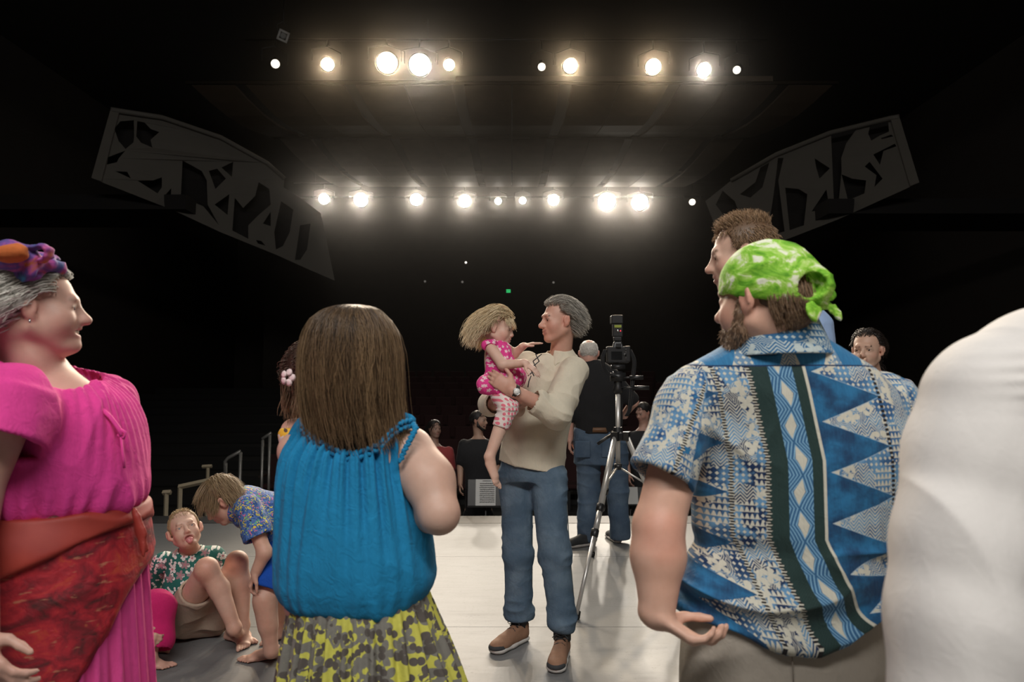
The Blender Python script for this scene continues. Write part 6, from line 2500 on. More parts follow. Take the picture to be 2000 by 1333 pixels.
# ---------------------------------------------------------------- the woman in the blue top, from behind
def build_blue_woman():
    Y = 1.86
    c = at(692, 1000, Y)
    root = empty('person', (c[0], Y, 0))
    H = Head(at(690, 702, 1.82), (.10, .99, -.05), 1.0)
    neckb = at(690, 838, 1.86)
    lo = np.array([at(500, 900, 1.8)[0], 1.5, .02])
    hi = np.array([at(930, 900, 1.8)[0], 2.32, 1.66])
    S = Field(lo, hi, .0050)
    H.sculpt(S, neckb, .050, jaw=.95)
    S.loft([(.80, c[0], Y, .17, .11), (1.0, c[0], Y, .15, .10), (1.16, c[0], Y, .155, .10), (1.22, c[0], Y, .165, .085), (1.265, c[0], Y, .10, .07), (1.30, neckb[0], Y, .06, .055)], .03)
    shR = at(800, 882, 1.85)
    S.chain([shR, at(838, 940, 1.80), at(858, 1004, 1.75)], [.066, .062, .050], .035)
    S.chain([at(858, 1004, 1.75), at(800, 1015, 1.98), at(755, 1000, 2.06)], [.048, .040, .028], .02)
    hand(S, at(755, 1000, 2.06), (-1, .3, .1), (0, -1, 0), .95, .4, 0, (0, 0, 1))
    shL = at(582, 882, 1.90)
    S.chain([shL, at(592, 950, 2.0), at(640, 1000, 2.12)], [.056, .046, .032], .03)
    hand(S, at(640, 1000, 2.12), (1, .2, 0), (0, -1, 0), .95, .4, 0, (0, 0, 1))
    for sx in (-1, 1):
        hp = V3(c[0] + sx * .09, Y, .80)
        S.chain([hp, hp + V3(0, 0, -.4), hp + V3(0, 0, -.72)], [.085, .058, .036], .03)
        foot(S, V3(c[0] + sx * .09, Y, .075), V3(c[0] + sx * .09, Y - .05, .0), (sx * .15, 1, 0), .9, inner=(-sx, 0, 0))
    sk = np.array([.62, .42, .335])
    finish('body', S, M_SKIN, root, tint=sk, marks=face_marks(H, sk))
    world_eyes(H, root)
    # dark under-top
    S = Field(np.array([c[0] - .22, 1.70, .95]), np.array([c[0] + .22, 2.02, 1.30]), .006)
    S.loft([(.98, c[0], Y, .158, .108), (1.12, c[0], Y, .162, .108), (1.205, c[0], Y, .135, .10), (1.25, c[0], Y, .10, .085)], .01)
    finish('undertop', S, M_BLACKCLOTH, root)
    # blouse
    blue = cloth('turquoise_gauze', (.012, .215, .43), .16, rough=.85, fold=.012)
    S = Field(np.array([lo[0], 1.62, .72]), np.array([hi[0], 2.10, 1.36]), .0044)
    rows = [(838, 596, 800, .075), (858, 584, 808, .105), (885, 567, 800, .125), (930, 554, 806, .14), (980, 548, 822, .15), (1040, 545, 834, .16), (1100, 542, 840, .168), (1145, 545, 838, .165), (1175, 566, 818, .15), (1194, 606, 782, .12), (1203, 640, 748, .08)]
    S.loft(px_sections(rows, Y), .012, n=2.3)
    S.cap(at(790, 850, 1.84), at(808, 866, 1.84), .050, .046, .03)
    S.cap(at(606, 852, 1.88), at(598, 868, 1.90), .040, .036, .03)
    # arm openings and the wide neckline
    S.cap(shR + V3(.005, 0, .02), shR + V3(.20, -.03, -.09), .066, .10, .010, None, 'sub')
    S.cap(at(812, 905, 1.84), at(835, 960, 1.80), .040, .052, .012, None, 'sub')
    S.ell(at(692, 822, 1.84), (.112, .20, .092), None, .008, 'sub')
    neckc = at(692, 836, 1.80)

    def bd(V, N):
        z, x = V[:, 2], V[:, 0]
        a = np.arctan2(V[:, 1] - Y, x - c[0])
        top = np.clip((z - .90) / .30, 0, 1)
        ph = vnoise(np.stack([z * 2.2, np.cos(a) * 2.2 + 9, np.sin(a) * 2.2 + 9], 1))
        q = a + .10 * ph * (1.3 - z) * 3
        d = .0080 * top ** 2 * np.sin(q * 42) + .010 * (.35 + top) * np.sin(q * 21 + 2 * ph) * .6
        d += .016 * (1 - top) * wrinkle(V, np.array([[7, 0, 1.0], [0, 5, 0], [2.2, 0, 2.0]]), 2.2, 4) + .007 * vnoise(V * np.array([6, 6, 3.]))
        return d
    finish('blouse', S, blue, root, bd, smooth=1)
    fr = MB()
    P_ = []
    for i, (px, py) in enumerate([(588, 832), (598, 840), (608, 851), (622, 864), (640, 876), (662, 886), (690, 890), (716, 884), (740, 870), (758, 852), (772, 838), (788, 828), (804, 826)]):
        P_.append(at(px, py, 1.745 + .02 * abs(i - 6) / 6 * 3 * (abs(i - 6) / 6)))
    P_ = np.array(P_)
    tt = np.linspace(0, len(P_) - 1, 120)
    Q = np.stack([np.interp(tt, np.arange(len(P_)), P_[:, k]) for k in range(3)], 1)
    for dz, am in ((.004, .0045), (-.010, .0035)):
        q = Q.copy()
        q[:, 2] += dz + am * np.sin(np.arange(120) * 1.35)
        q[:, 1] += .004 * np.cos(np.arange(120) * 1.1)
        fr.tube(q, .0058, 6)
    a_ = np.array([at(806, 828, 1.80), at(812, 838, 1.77), at(802, 858, 1.755), at(790, 880, 1.75), at(781, 903, 1.75)])
    tt = np.linspace(0, 4, 50)
    Q = np.stack([np.interp(tt, np.arange(5), a_[:, k]) for k in range(3)], 1)
    Q[:, 0] += .004 * np.sin(np.arange(50) * 1.3)
    fr.tube(Q, .0062, 6)
    sub_obj('frill', fr, blue, root)
    # skirt
    S = Field(np.array([at(500, 1200, 1.8)[0], 1.50, .10]), np.array([at(960, 1200, 1.8)[0], 2.30, 1.0]), .0055)
    rows = [(1130, 580, 826, .145), (1175, 570, 842, .155), (1240, 561, 866, .17), (1333, 546, 905, .19), (1500, 530, 950, .23), (1640, 520, 985, .26)]
    S.loft(px_sections(rows, Y), .01, n=2.1)

    def spat(V):
        a = np.arctan2(V[:, 0] - c[0], -(V[:, 1] - Y))
        return np.stack([a * .22, V[:, 2], a * 0], 1)
    finish('skirt', S, skirt_print(), root, pleat(c[0] + .02, Y, .014, 30, 47, .86, .70, 2.0), pat=spat)
    # long brown hair
    hh = Hair(H, 61)
    rows = [(598, 683, 697, .010, -.01), (601, 656, 724, .045, -.012), (610, 636, 744, .078, -.015), (628, 617, 762, .100, -.02), (655, 604, 777, .114, -.02), (690, 597, 784, .119, -.02), (730, 595, 786, .118, -.02), (775, 596, 786, .110, -.018), (815, 600, 788, .100, -.012), (850, 606, 792, .092, -.01), (880, 610, 800, .085, -.01)]
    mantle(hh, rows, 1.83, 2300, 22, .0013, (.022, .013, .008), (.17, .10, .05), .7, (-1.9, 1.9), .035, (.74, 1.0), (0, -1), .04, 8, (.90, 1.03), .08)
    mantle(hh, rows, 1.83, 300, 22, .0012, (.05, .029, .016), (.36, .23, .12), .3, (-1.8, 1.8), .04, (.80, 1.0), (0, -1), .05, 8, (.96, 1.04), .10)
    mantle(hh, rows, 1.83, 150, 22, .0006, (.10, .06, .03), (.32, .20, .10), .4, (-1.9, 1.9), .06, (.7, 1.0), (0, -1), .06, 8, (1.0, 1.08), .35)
    bs = Field(H.c - np.array([.22, .2, .30]), H.c + np.array([.22, .2, .18]), .0055)
    bs.ell(H.P(-.016, 0, .030), np.array([.100, .088, .090]), H.R, 0)
    bs.loft(px_sections([(672, 640, 745, .03, -.01), (690, 614, 768, .06, -.015), (710, 606, 776, .078, -.018), (745, 600, 783, .086, -.02), (790, 602, 784, .084, -.015), (830, 618, 776, .07, -.01), (855, 650, 745, .04, 0)], 1.83), .03, n=2.2)
    bs.plane(H.P(.045, 0, 0), H.R.T @ V3(1, 0, 0))
    bV, bF = bs.mesh(1)
    bN = normals_of(bV, bF)
    bV = bV + bN * (.007 * wrinkle(bV, np.array([34, 34, 3.]), 2))[:, None]
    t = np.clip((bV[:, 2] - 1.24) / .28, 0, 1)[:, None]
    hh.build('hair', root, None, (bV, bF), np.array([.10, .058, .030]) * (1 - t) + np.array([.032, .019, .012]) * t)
    tag(root, 'woman with long brown hair in a turquoise top and yellow-grey skirt, from behind', 'person')


PEOPLE.append(('blue', build_blue_woman))


# ---------------------------------------------------------------- the girl half hidden behind her
def build_hidden_girl():
    Y = 2.32
    c = at(655, 950, Y)
    root = empty('person', (c[0], Y, 0))
    H = Head(at(620, 732, Y), (.55, .80, .05), .92)
    neckb = at(612, 806, Y)
    S = Field(np.array([c[0] - .26, 2.05, .0]), np.array([c[0] + .26, 2.60, 1.56]), .006)
    H.sculpt(S, neckb, .044, child=.4)
    S.loft([(.75, c[0], Y, .12, .09), (1.0, c[0], Y, .11, .085), (1.19, c[0] - .01, Y, .12, .08), (1.25, neckb[0], Y, .06, .05)], .02)
    for sx in (-1, 1):
        a = V3(c[0] - .03 + sx * .115, Y, 1.225)
        S.chain([a, a + V3(sx * .0, .10, -.20), a + V3(-sx * .02, .22, -.25)], [.042, .034, .024], .02)
        hand(S, a + V3(-sx * .02, .22, -.25), (-sx * .2, 1, 0), (0, 0, -1), .8, .4, 0, (-sx, 0, 0))
        hp = V3(c[0] + sx * .07, Y, .72)
        S.chain([hp, hp + V3(0, 0, -.35), hp + V3(0, 0, -.65)], [.07, .05, .032], .02)
        foot(S, V3(c[0] + sx * .07, Y, .068), V3(c[0] + sx * .07, Y - .045, 0), (sx * .1, 1, 0), .8, inner=(-sx, 0, 0))
    finish('body', S, M_SKIN, root, tint=SK_FAIR, marks=face_marks(H, SK_FAIR))
    world_eyes(H, root)
    S = Field(np.array([c[0] - .28, 2.05, .30]), np.array([c[0] + .28, 2.60, 1.24]), .006)
    S.loft([(.34, c[0], Y, .15, .13), (.7, c[0], Y, .13, .11), (.95, c[0], Y, .125, .10), (1.10, c[0] - .01, Y, .137, .105), (1.17, c[0] - .01, Y, .125, .09)], .01)
    for sx in (-1, 1):
        S.chain([V3(c[0] + sx * .075, Y - .085, 1.15), V3(c[0] + sx * .08 - .005, Y, 1.225), V3(c[0] + sx * .07, Y + .085, 1.15)], [.011] * 3, .01)
    S.chain([at(575, 824, 2.28), at(568, 850, 2.28), at(575, 900, 2.28)], [.016, .034, .04], .03)
    finish('sundress', S, sun_print(), root, pleat(c[0], Y, .007, 26, 41, 1.2, .5))
    hh = Hair(H, 71)
    hh.grow(900, lambda p: (p[:, 0] < .03) & (p[:, 2] > -.03) | (p[:, 2] > .06), lambda p: np.stack([-.5 + 0 * p[:, 0], .4 * np.sign(p[:, 1]), -.3 + 0 * p[:, 0]], 1), .08, 12, .6, .02, .8, 14, .0016, .15, (.05, .025, .016), .4, (.10, .05, .03))
    hh.grow(420, lambda p: (p[:, 0] < .0) & (p[:, 2] < .04) & (p[:, 2] > -.04), lambda p: np.stack([-.2 + 0 * p[:, 0], .2 * np.sign(p[:, 1]), -.9 + 0 * p[:, 0]], 1), .17, 14, 1.0, .012, .2, 8, .0014, .06, (.10, .055, .03), .4, (.27, .17, .10))
    hh.build('hair', root, None, scalp_base(H, [((.06, 0, .07), (.8, 0, -.6)), ((.02, 0, .0), (.8, 0, -.6))], .016), (.035, .018, .012))
    fm = MB()
    fc = at(563, 738, 2.17)
    for i in range(5):
        a = i * 2 * math.pi / 5
        fm.lathe(fc + V3(.014 * math.cos(a), 0, .016 * math.sin(a)), V3(.25 * math.cos(a) - .4, -1, .25 * math.sin(a)), [(0, .003), (.004, .013), (.007, .006)], 8)
    sub_obj('hair_flower', fm, plain('white_pink_petal', (.78, .62, .62), .6), root)
    tag(root, 'dark-haired girl with a white hair flower and yellow sundress behind the turquoise top', 'person')


PEOPLE.append(('hidden', build_hidden_girl))


# ---------------------------------------------------------------- the boy sitting on the floor
def build_seated_boy():
    b = ground(395, 1238)
    root = empty('person', (b[0], b[1], 0))
    H = Head(at(361, 1036, 3.88), (.44, -.82, .38), .98, up=(-.34, .1, 1))
    neck = at(374, 1085, 3.96)
    hipc = at(385, 1215, 3.86)
    hipc[2] = max(hipc[2], .10)
    hR, kR, aR = hipc + V3(-.05, -.06, 0), at(404, 1112, 3.58), at(458, 1228, 3.58)
    hL, kL, aL = hipc + V3(.09, .0, 0), at(463, 1098, 3.78), at(474, 1222, 3.76)
    shR, elR, wrR = at(322, 1098, 3.98), at(292, 1146, 4.08), V3(*ground(262, 1178))
    shL, elL, wrL = at(418, 1088, 3.98), at(440, 1140, 4.08), V3(*ground(438, 1180))
    wrR[2] = wrL[2] = .05
    lo = np.array([at(215, 1100, 4.1)[0], 3.15, -.005])
    hi = np.array([at(530, 1100, 3.7)[0], 4.5, at(0, 985, 3.9)[2]])
    S = Field(lo, hi, .0040)
    H.sculpt(S, neck, .048, mouth='open', child=.35, ear_out=2.0, nose=.95, cheek=1.05)
    S.chain([hipc, lerp(hipc, neck, .5), lerp(hipc, neck, .85)], [.11, .10, .095], .03, (V3(1, .1, 0), 1.2))
    S.cap(lerp(hipc, neck, .8), neck, .06, .045, .03)
    S.chain([shR, elR, wrR], [.042, .036, .026], .02)
    S.chain([shL, elL, wrL], [.042, .036, .026], .02)
    hand(S, wrR + V3(0, 0, -.02), (-.3, .9, -.1), (0, 0, -1), .82, .1, .2, (1, 0, 0))
    hand(S, wrL + V3(0, 0, -.02), (.3, .9, -.1), (0, 0, -1), .82, .1, .2, (-1, 0, 0))
    for h_, k_, a_ in ((hR, kR, aR), (hL, kL, aL)):
        S.chain([h_, k_], [.085, .056], .03)
        S.ell(k_ + V3(0, -.012, .004), (.050, .048, .050), None, .02)
        S.chain([k_, lerp(k_, a_, .35) + V3(.004, .02, 0), a_], [.052, .051, .032], .02)
    hlR = ground(452, 1252)
    foot(S, aR, hlR + V3(-.015, .02, 0), ground(508, 1262) - ground(455, 1248), .86, inner=(.3, .9, 0))
    hlL = aL.copy(); hlL[2] = 0
    foot(S, aL, hlL + V3(-.01, .04, 0), (.35, -.9, 0), .86, inner=(-1, -.2, 0))
    sk = np.array([.62, .41, .32])
    mk = face_marks(H, sk, (.52, .22, .21), (.26, .18, .10), .5)
    for k_ in (kR, kL):
        mk.append((k_ + V3(0, -.05, .02), k_ + V3(0, -.05, -.02), .05, sk * np.array([1, .75, .72]), .5))
    finish('body', S, M_SKIN, root, tint=sk, marks=mk)
    world_eyes(H, root, M_IRIS_B, (-.05, .25))
    S = Field(H.P(.09, 0, -.07) - .06, H.P(.09, 0, -.07) + .06, .0028)
    S.ell(H.P(.078, 0, -.070), np.array([.012, .021, .015]) * H.s, H.R, 0)
    mi = finish('mouth', S, M_MOUTHIN, root)
    S = Field(H.P(.09, 0, -.07) - .07, H.P(.09, 0, -.07) + .07, .0028)
    S.chain([H.P(.080, 0, -.072), H.P(.100, 0, -.076), H.P(.108, 0, -.090)], [.013, .0125, .010], .006, (H.R[1], 1.35))
    finish('tongue', S, M_TONGUE, root).parent = mi
    # shirt
    S = Field(np.array([lo[0], 3.55, .05]), np.array([hi[0], 4.35, neck[2] + .06]), .0045)
    S.chain([hipc + V3(-.02, .04, .03), lerp(hipc, neck, .5), lerp(hipc, neck, .86)], [.130, .122, .108], .03, (V3(1, .1, 0), 1.28))
    S.cap(lerp(hipc, neck, .80), neck, .090, .066, .03)
    for s_, e_, w_ in ((shR, elR, wrR), (shL, elL, wrL)):
        q = lerp(e_, w_, .12)
        S.cap(s_, lerp(s_, e_, .95), .062, .066, .04)
        S.cap(lerp(s_, e_, .9), q, .066, .068, .02, None, 'add', True)
        S.cap(lerp(s_, e_, .85), lerp(e_, w_, .3), .054, .06, 0, None, 'sub', True)
    S.cap(hipc + V3(-.10, -.02, .06), hipc + V3(-.13, -.06, -.08), .06, .05, .03)
    S.cap(H.P(0, 0, -.06), neck - V3(0, 0, .025), .055, .058, .004, None, 'sub')
    S.plane((0, 0, .03), (0, 0, -1))
    hp_ = hibiscus_print()
    finish('shirt', S, hp_, root, lambda V, N: .009 * wrinkle(V, np.array([9, 9, 7.]), 2.5) + .004 * vnoise(V * 12))
    collar('collar', root, neck + V3(0, 0, .0), (-.05, -.25, 1), (.2, -1, 0), hp_, .062, .092, .035, .014, .9)
    # shorts
    S = Field(np.array([lo[0] + .1, 3.4, .0]), np.array([hi[0], 4.2, .5]), .0045)
    S.cap(hipc + V3(-.04, 0, .0), hipc + V3(.06, .02, 0), .125, .12, .03)
    for h_, k_, f_ in ((hR, kR, .58), (hL, kL, .55)):
        e_ = lerp(h_, k_, f_)
        S.cap(h_, e_, .112, .086, .04, None, 'add', True)
        S.cap(lerp(h_, k_, f_ - .2), lerp(h_, k_, f_ + .1), .068, .075, 0, None, 'sub', True)
    S.plane((0, 0, .006), (0, 0, -1))
    finish('shorts', S, cloth('khaki_shorts', (.36, .29, .22), .1), root, lambda V, N: .006 * wrinkle(V, np.array([10, 10, 10.]), 2.5))
    hh = Hair(H, 81)
    reg = lambda p: (p[:, 2] > .072) | ((p[:, 0] < .02) & (p[:, 2] > .02)) | ((p[:, 0] < -.03) & (p[:, 2] > -.03))
    comb = lambda p: np.stack([.4 * (p[:, 2] > .08) - .2, 0 * p[:, 0], .7 * (p[:, 2] > .09) - .6], 1)
    hh.grow(1400, reg, comb, .018, 4, .1, .005, .1, 3, .0011, .15, (.36, .25, .13), .3, (.50, .37, .20))
    hh.build('hair', root, None, scalp_base(H, [((.062, 0, .074), (.78, 0, -.62)), ((.018, 0, .02), (.95, 0, -.3)), ((-.03, 0, -.03), (.3, 0, -.95))], .007), (.30, .20, .105))
    tag(root, 'boy in a green flowered shirt sitting on the floor sticking out his tongue', 'person')


PEOPLE.append(('seated', build_seated_boy))


# ---------------------------------------------------------------- the boy bending over him
def build_bending_boy():
    b = ground(515, 1290)
    root = empty('person', (b[0], b[1], 0))
    H = Head(at(434, 976, 3.46), (-.70, -.18, -.68), .96, up=(-.25, -.15, 1))
    shN, shF = at(484, 992, 3.40), at(478, 975, 3.68)
    neck = at(466, 978, 3.52)
    hipc = at(575, 1068, 3.62)
    el, wr = at(517, 1080, 3.36), at(500, 1118, 3.36)
    kN, aN = at(517, 1172, 3.40), at(530, 1272, 3.40)
    kF, aF = at(556, 1165, 3.72), at(553, 1218, 3.82)
    lo = np.array([at(375, 1000, 3.5)[0], 3.15, -.005])
    hi = np.array([at(640, 1000, 3.6)[0], 3.98, at(0, 922, 3.4)[2]])
    S = Field(lo, hi, .0042)
    H.sculpt(S, neck, .046, child=.4, nose=.9, ear_out=1.2)
    S.chain([hipc, lerp(hipc, neck, .5) + V3(0, 0, .02), lerp(hipc, neck, .9)], [.10, .09, .085], .03, (V3(0, 1, 0), 1.25))
    S.chain([shN, el, wr], [.040, .034, .026], .02)
    hand(S, wr, at(488, 1146, 3.36) - wr, (.9, .3, 0), .78, .6, 0, (0, -1, 0), .4)
    elF, wrF = at(470, 1040, 3.78), at(475, 1088, 3.70)
    S.chain([shF, at(515, 1050, 3.80), at(512, 1100, 3.70)], [.038, .033, .025], .02)
    hand(S, at(512, 1100, 3.70), (.1, -.1, -1), (.9, .3, 0), .78, .6, 0, (0, -1, 0), .4)
    hN, hF = hipc + V3(-.01, -.09, .0), hipc + V3(.0, .09, .0)
    S.chain([hN, kN, aN], [.085, .052, .033], .025)
    S.cap(lerp(kN, aN, .15), lerp(kN, aN, .5), .050, .046, .02)
    S.chain([hF, kF, aF], [.085, .052, .033], .025)
    foot(S, aN, ground(541, 1288) + V3(-.01, .02, 0), ground(462, 1300) - ground(540, 1288), .86, inner=(0, 1, 0))
    fa = aF.copy(); fa[2] = 0
    foot(S, aF, fa + V3(.03, .03, 0), (-.7, -.7, 0), .86, inner=(.5, -.6, 0))
    sk = np.array([.60, .39, .30])
    finish('body', S, M_SKIN, root, tint=sk, marks=face_marks(H, sk, (.5, .2, .2), (.2, .13, .07), .6))
    world_eyes(H, root)
    S = Field(np.array([lo[0], 3.2, at(0, 1090, 3.4)[2]]), hi, .0045)
    S.chain([hipc + V3(-.02, 0, .05), lerp(hipc, neck, .5) + V3(0, 0, .035), lerp(hipc, neck, .92)], [.115, .115, .095], .03, (V3(0, 1, 0), 1.35))
    cN = lerp(shN, el, .55)
    S.cap(shN, cN, .062, .066, .035)
    S.cap(lerp(shN, cN, .8), lerp(shN, el, .66), .066, .072, .01, None, 'add', True)
    S.cap(lerp(shN, el, .4), lerp(shN, el, .9), .052, .066, 0, None, 'sub', True)
    S.cap(shF, lerp(shF, at(515, 1050, 3.80), .55), .062, .066, .035)
    S.cap(H.P(-.02, 0, -.06), neck, .050, .052, .004, None, 'sub')
    finish('shirt', S, confetti_print(), root, lambda V, N: .009 * wrinkle(V, np.array([[8, 0, 4], [0, 6, 0], [-5, 0, 9.]]), 2.5) + .004 * vnoise(V * 12))
    S = Field(np.array([lo[0], 3.2, at(0, 1185, 3.4)[2]]), np.array([hi[0], 3.98, at(0, 1020, 3.5)[2]]), .0045)
    S.cap(hipc + V3(0, -.05, .02), hipc + V3(0, .05, .02), .115, .115, .03)
    for h_, k_ in ((hN, kN), (hF, kF)):
        e_ = lerp(h_, k_, .84)
        S.cap(h_, e_, .112, .098, .04, None, 'add', True)
        S.cap(lerp(h_, k_, .6), lerp(h_, k_, .95), .07, .088, 0, None, 'sub', True)
    finish('shorts', S, cloth('royal_blue_shorts', (.008, .075, .42), .12), root, lambda V, N: .007 * wrinkle(V, np.array([8, 8, 8.]), 2.5))
    hh = Hair(H, 91)
    reg = lambda p: (p[:, 2] > .055) | ((p[:, 0] < .035) & (p[:, 2] > .015)) | ((p[:, 0] < -.02) & (p[:, 2] > -.04))
    comb = lambda p: np.stack([.75 * (p[:, 0] > -.02) - .15, .35 * np.sign(p[:, 1]) + 0 * p[:, 0], -.55 + .45 * (p[:, 2] > .09)], 1)
    hh.grow(2000, reg, comb, .085, 10, .45, .014, .06, 4, .0013, .05, (.17, .11, .055), .35, (.34, .24, .13))
    hh.build('hair', root, None, scalp_base(H, [((.078, 0, .050), (.86, 0, -.5)), ((.030, 0, .012), (.8, 0, -.6)), ((-.03, 0, -.05), (.2, 0, -.98))], .011), (.15, .10, .05))
    tag(root, 'boy in a blue confetti-print shirt and blue shorts bending forward', 'person')


PEOPLE.append(('bending', build_bending_boy))


# ---------------------------------------------------------------- the child in magenta mostly behind the pink skirt
def build_magenta_child():
    b = ground(215, 1262)
    root = empty('person', (b[0], b[1], 0))
    hip = V3(b[0], b[1] + .05, .11)
    neck = hip + V3(-.04, .05, .40)
    H = Head(neck + V3(.01, -.01, .14), (.8, -.45, 0), .90)
    kR, aR = at(303, 1190, 3.50), at(292, 1288, 3.40)
    kL, aL = at(262, 1190, 3.72), at(300, 1245, 3.66)
    wr = at(272, 1240, 3.36)
    S = Field(np.array([b[0] - .30, 3.05, -.005]), np.array([at(355, 1200, 3.4)[0], 4.0, 1.0]), .0045)
    H.sculpt(S, neck, .045, child=.6)
    S.chain([hip, lerp(hip, neck, .5), lerp(hip, neck, .85)], [.10, .09, .08], .03)
    S.cap(lerp(hip, neck, .8), neck, .06, .04, .03)
    sh = neck + V3(.04, -.10, -.06)
    S.chain([sh, lerp(sh, wr, .5) + V3(-.03, -.05, -.06), wr], [.036, .031, .024], .02)
    hand(S, wr, at(312, 1256, 3.36) - wr, (0, .9, -.2), .85, .75, 0, (0, -.2, 1), .5)
    sh2 = neck + V3(-.03, .10, -.06)
    S.chain([sh2, sh2 + V3(-.05, .1, -.2), sh2 + V3(.05, .15, -.33)], [.036, .031, .024], .02)
    hand(S, sh2 + V3(.05, .15, -.33), (1, .2, -.1), (0, 0, -1), .75, .2, 0, (0, -1, 0))
    S.chain([hip + V3(.02, -.07, 0), kR, aR], [.08, .052, .032], .02)
    S.chain([hip + V3(.02, .07, 0), kL, aL], [.08, .052, .032], .02)
    foot(S, aR, ground(272, 1306), ground(330, 1306) - ground(275, 1306), .80, inner=(0, 1, 0))
    fl_ = aL.copy(); fl_[2] = 0
    foot(S, aL, fl_ + V3(-.05, 0, 0), (1, -.2, 0), .8, inner=(0, -1, 0))
    sk = np.array([.60, .39, .31])
    finish('body', S, M_SKIN, root, tint=sk, marks=face_marks(H, sk))
    world_eyes(H, root)
    mg = cloth('magenta_cotton', (.52, .015, .13), .14)
    S = Field(np.array([b[0] - .30, 3.05, .0]), np.array([at(355, 1200, 3.4)[0], 4.0, .62]), .005)
    S.cap(hip, hip + V3(0, 0, .05), .13, .12, .03)
    S.cap(hip + V3(.02, -.07, 0), kR, .10, .090, .04)
    S.cap(kR + V3(0, 0, .0), lerp(kR, aR, .55) + V3(.03, 0, -.02), .088, .080, .04)
    S.cap(hip + V3(.02, .07, 0), kL, .10, .085, .04)
    S.cap(kL, lerp(kL, aL, .5), .085, .09, .03)
    S.cap(lerp(kR, aR, .40), lerp(kR, aR, 1.0) + V3(.03, 0, -.02), .056, .075, .004, None, 'sub', True)
    S.plane((0, 0, .006), (0, 0, -1))
    finish('trousers', S, mg, root, lambda V, N: .007 * wrinkle(V, np.array([9, 9, 9.]), 2.5))
    S = Field(np.array([b[0] - .30, 3.2, .1]), np.array([b[0] + .28, 4.0, .60]), .006)
    S.chain([hip + V3(0, 0, .05), lerp(hip, neck, .5), lerp(hip, neck, .85)], [.12, .11, .10], .03)
    S.cap(sh, lerp(sh, wr, .25) + V3(-.02, -.02, -.03), .05, .055, .03)
    S.cap(sh2, sh2 + V3(-.02, .05, -.1), .05, .055, .03)
    finish('shirt', S, mg, root)
    hh = Hair(H, 101)
    hh.grow(500, lambda p: (p[:, 2] > .05) | (p[:, 0] < 0), lambda p: np.stack([-.4 + 0 * p[:, 0], 0 * p[:, 0], -.5 + 0 * p[:, 0]], 1), .1, 8, .7, .01, .1, 5, .0015, .1, (.14, .09, .05))
    hh.build('hair', root, None, scalp_base(H, [((.06, 0, .07), (.8, 0, -.6)), ((.02, 0, .0), (.8, 0, -.6))], .010), (.12, .08, .04))
    tag(root, 'child in magenta trousers sitting on the floor behind the pink skirt', 'person')


PEOPLE.append(('magenta', build_magenta_child))


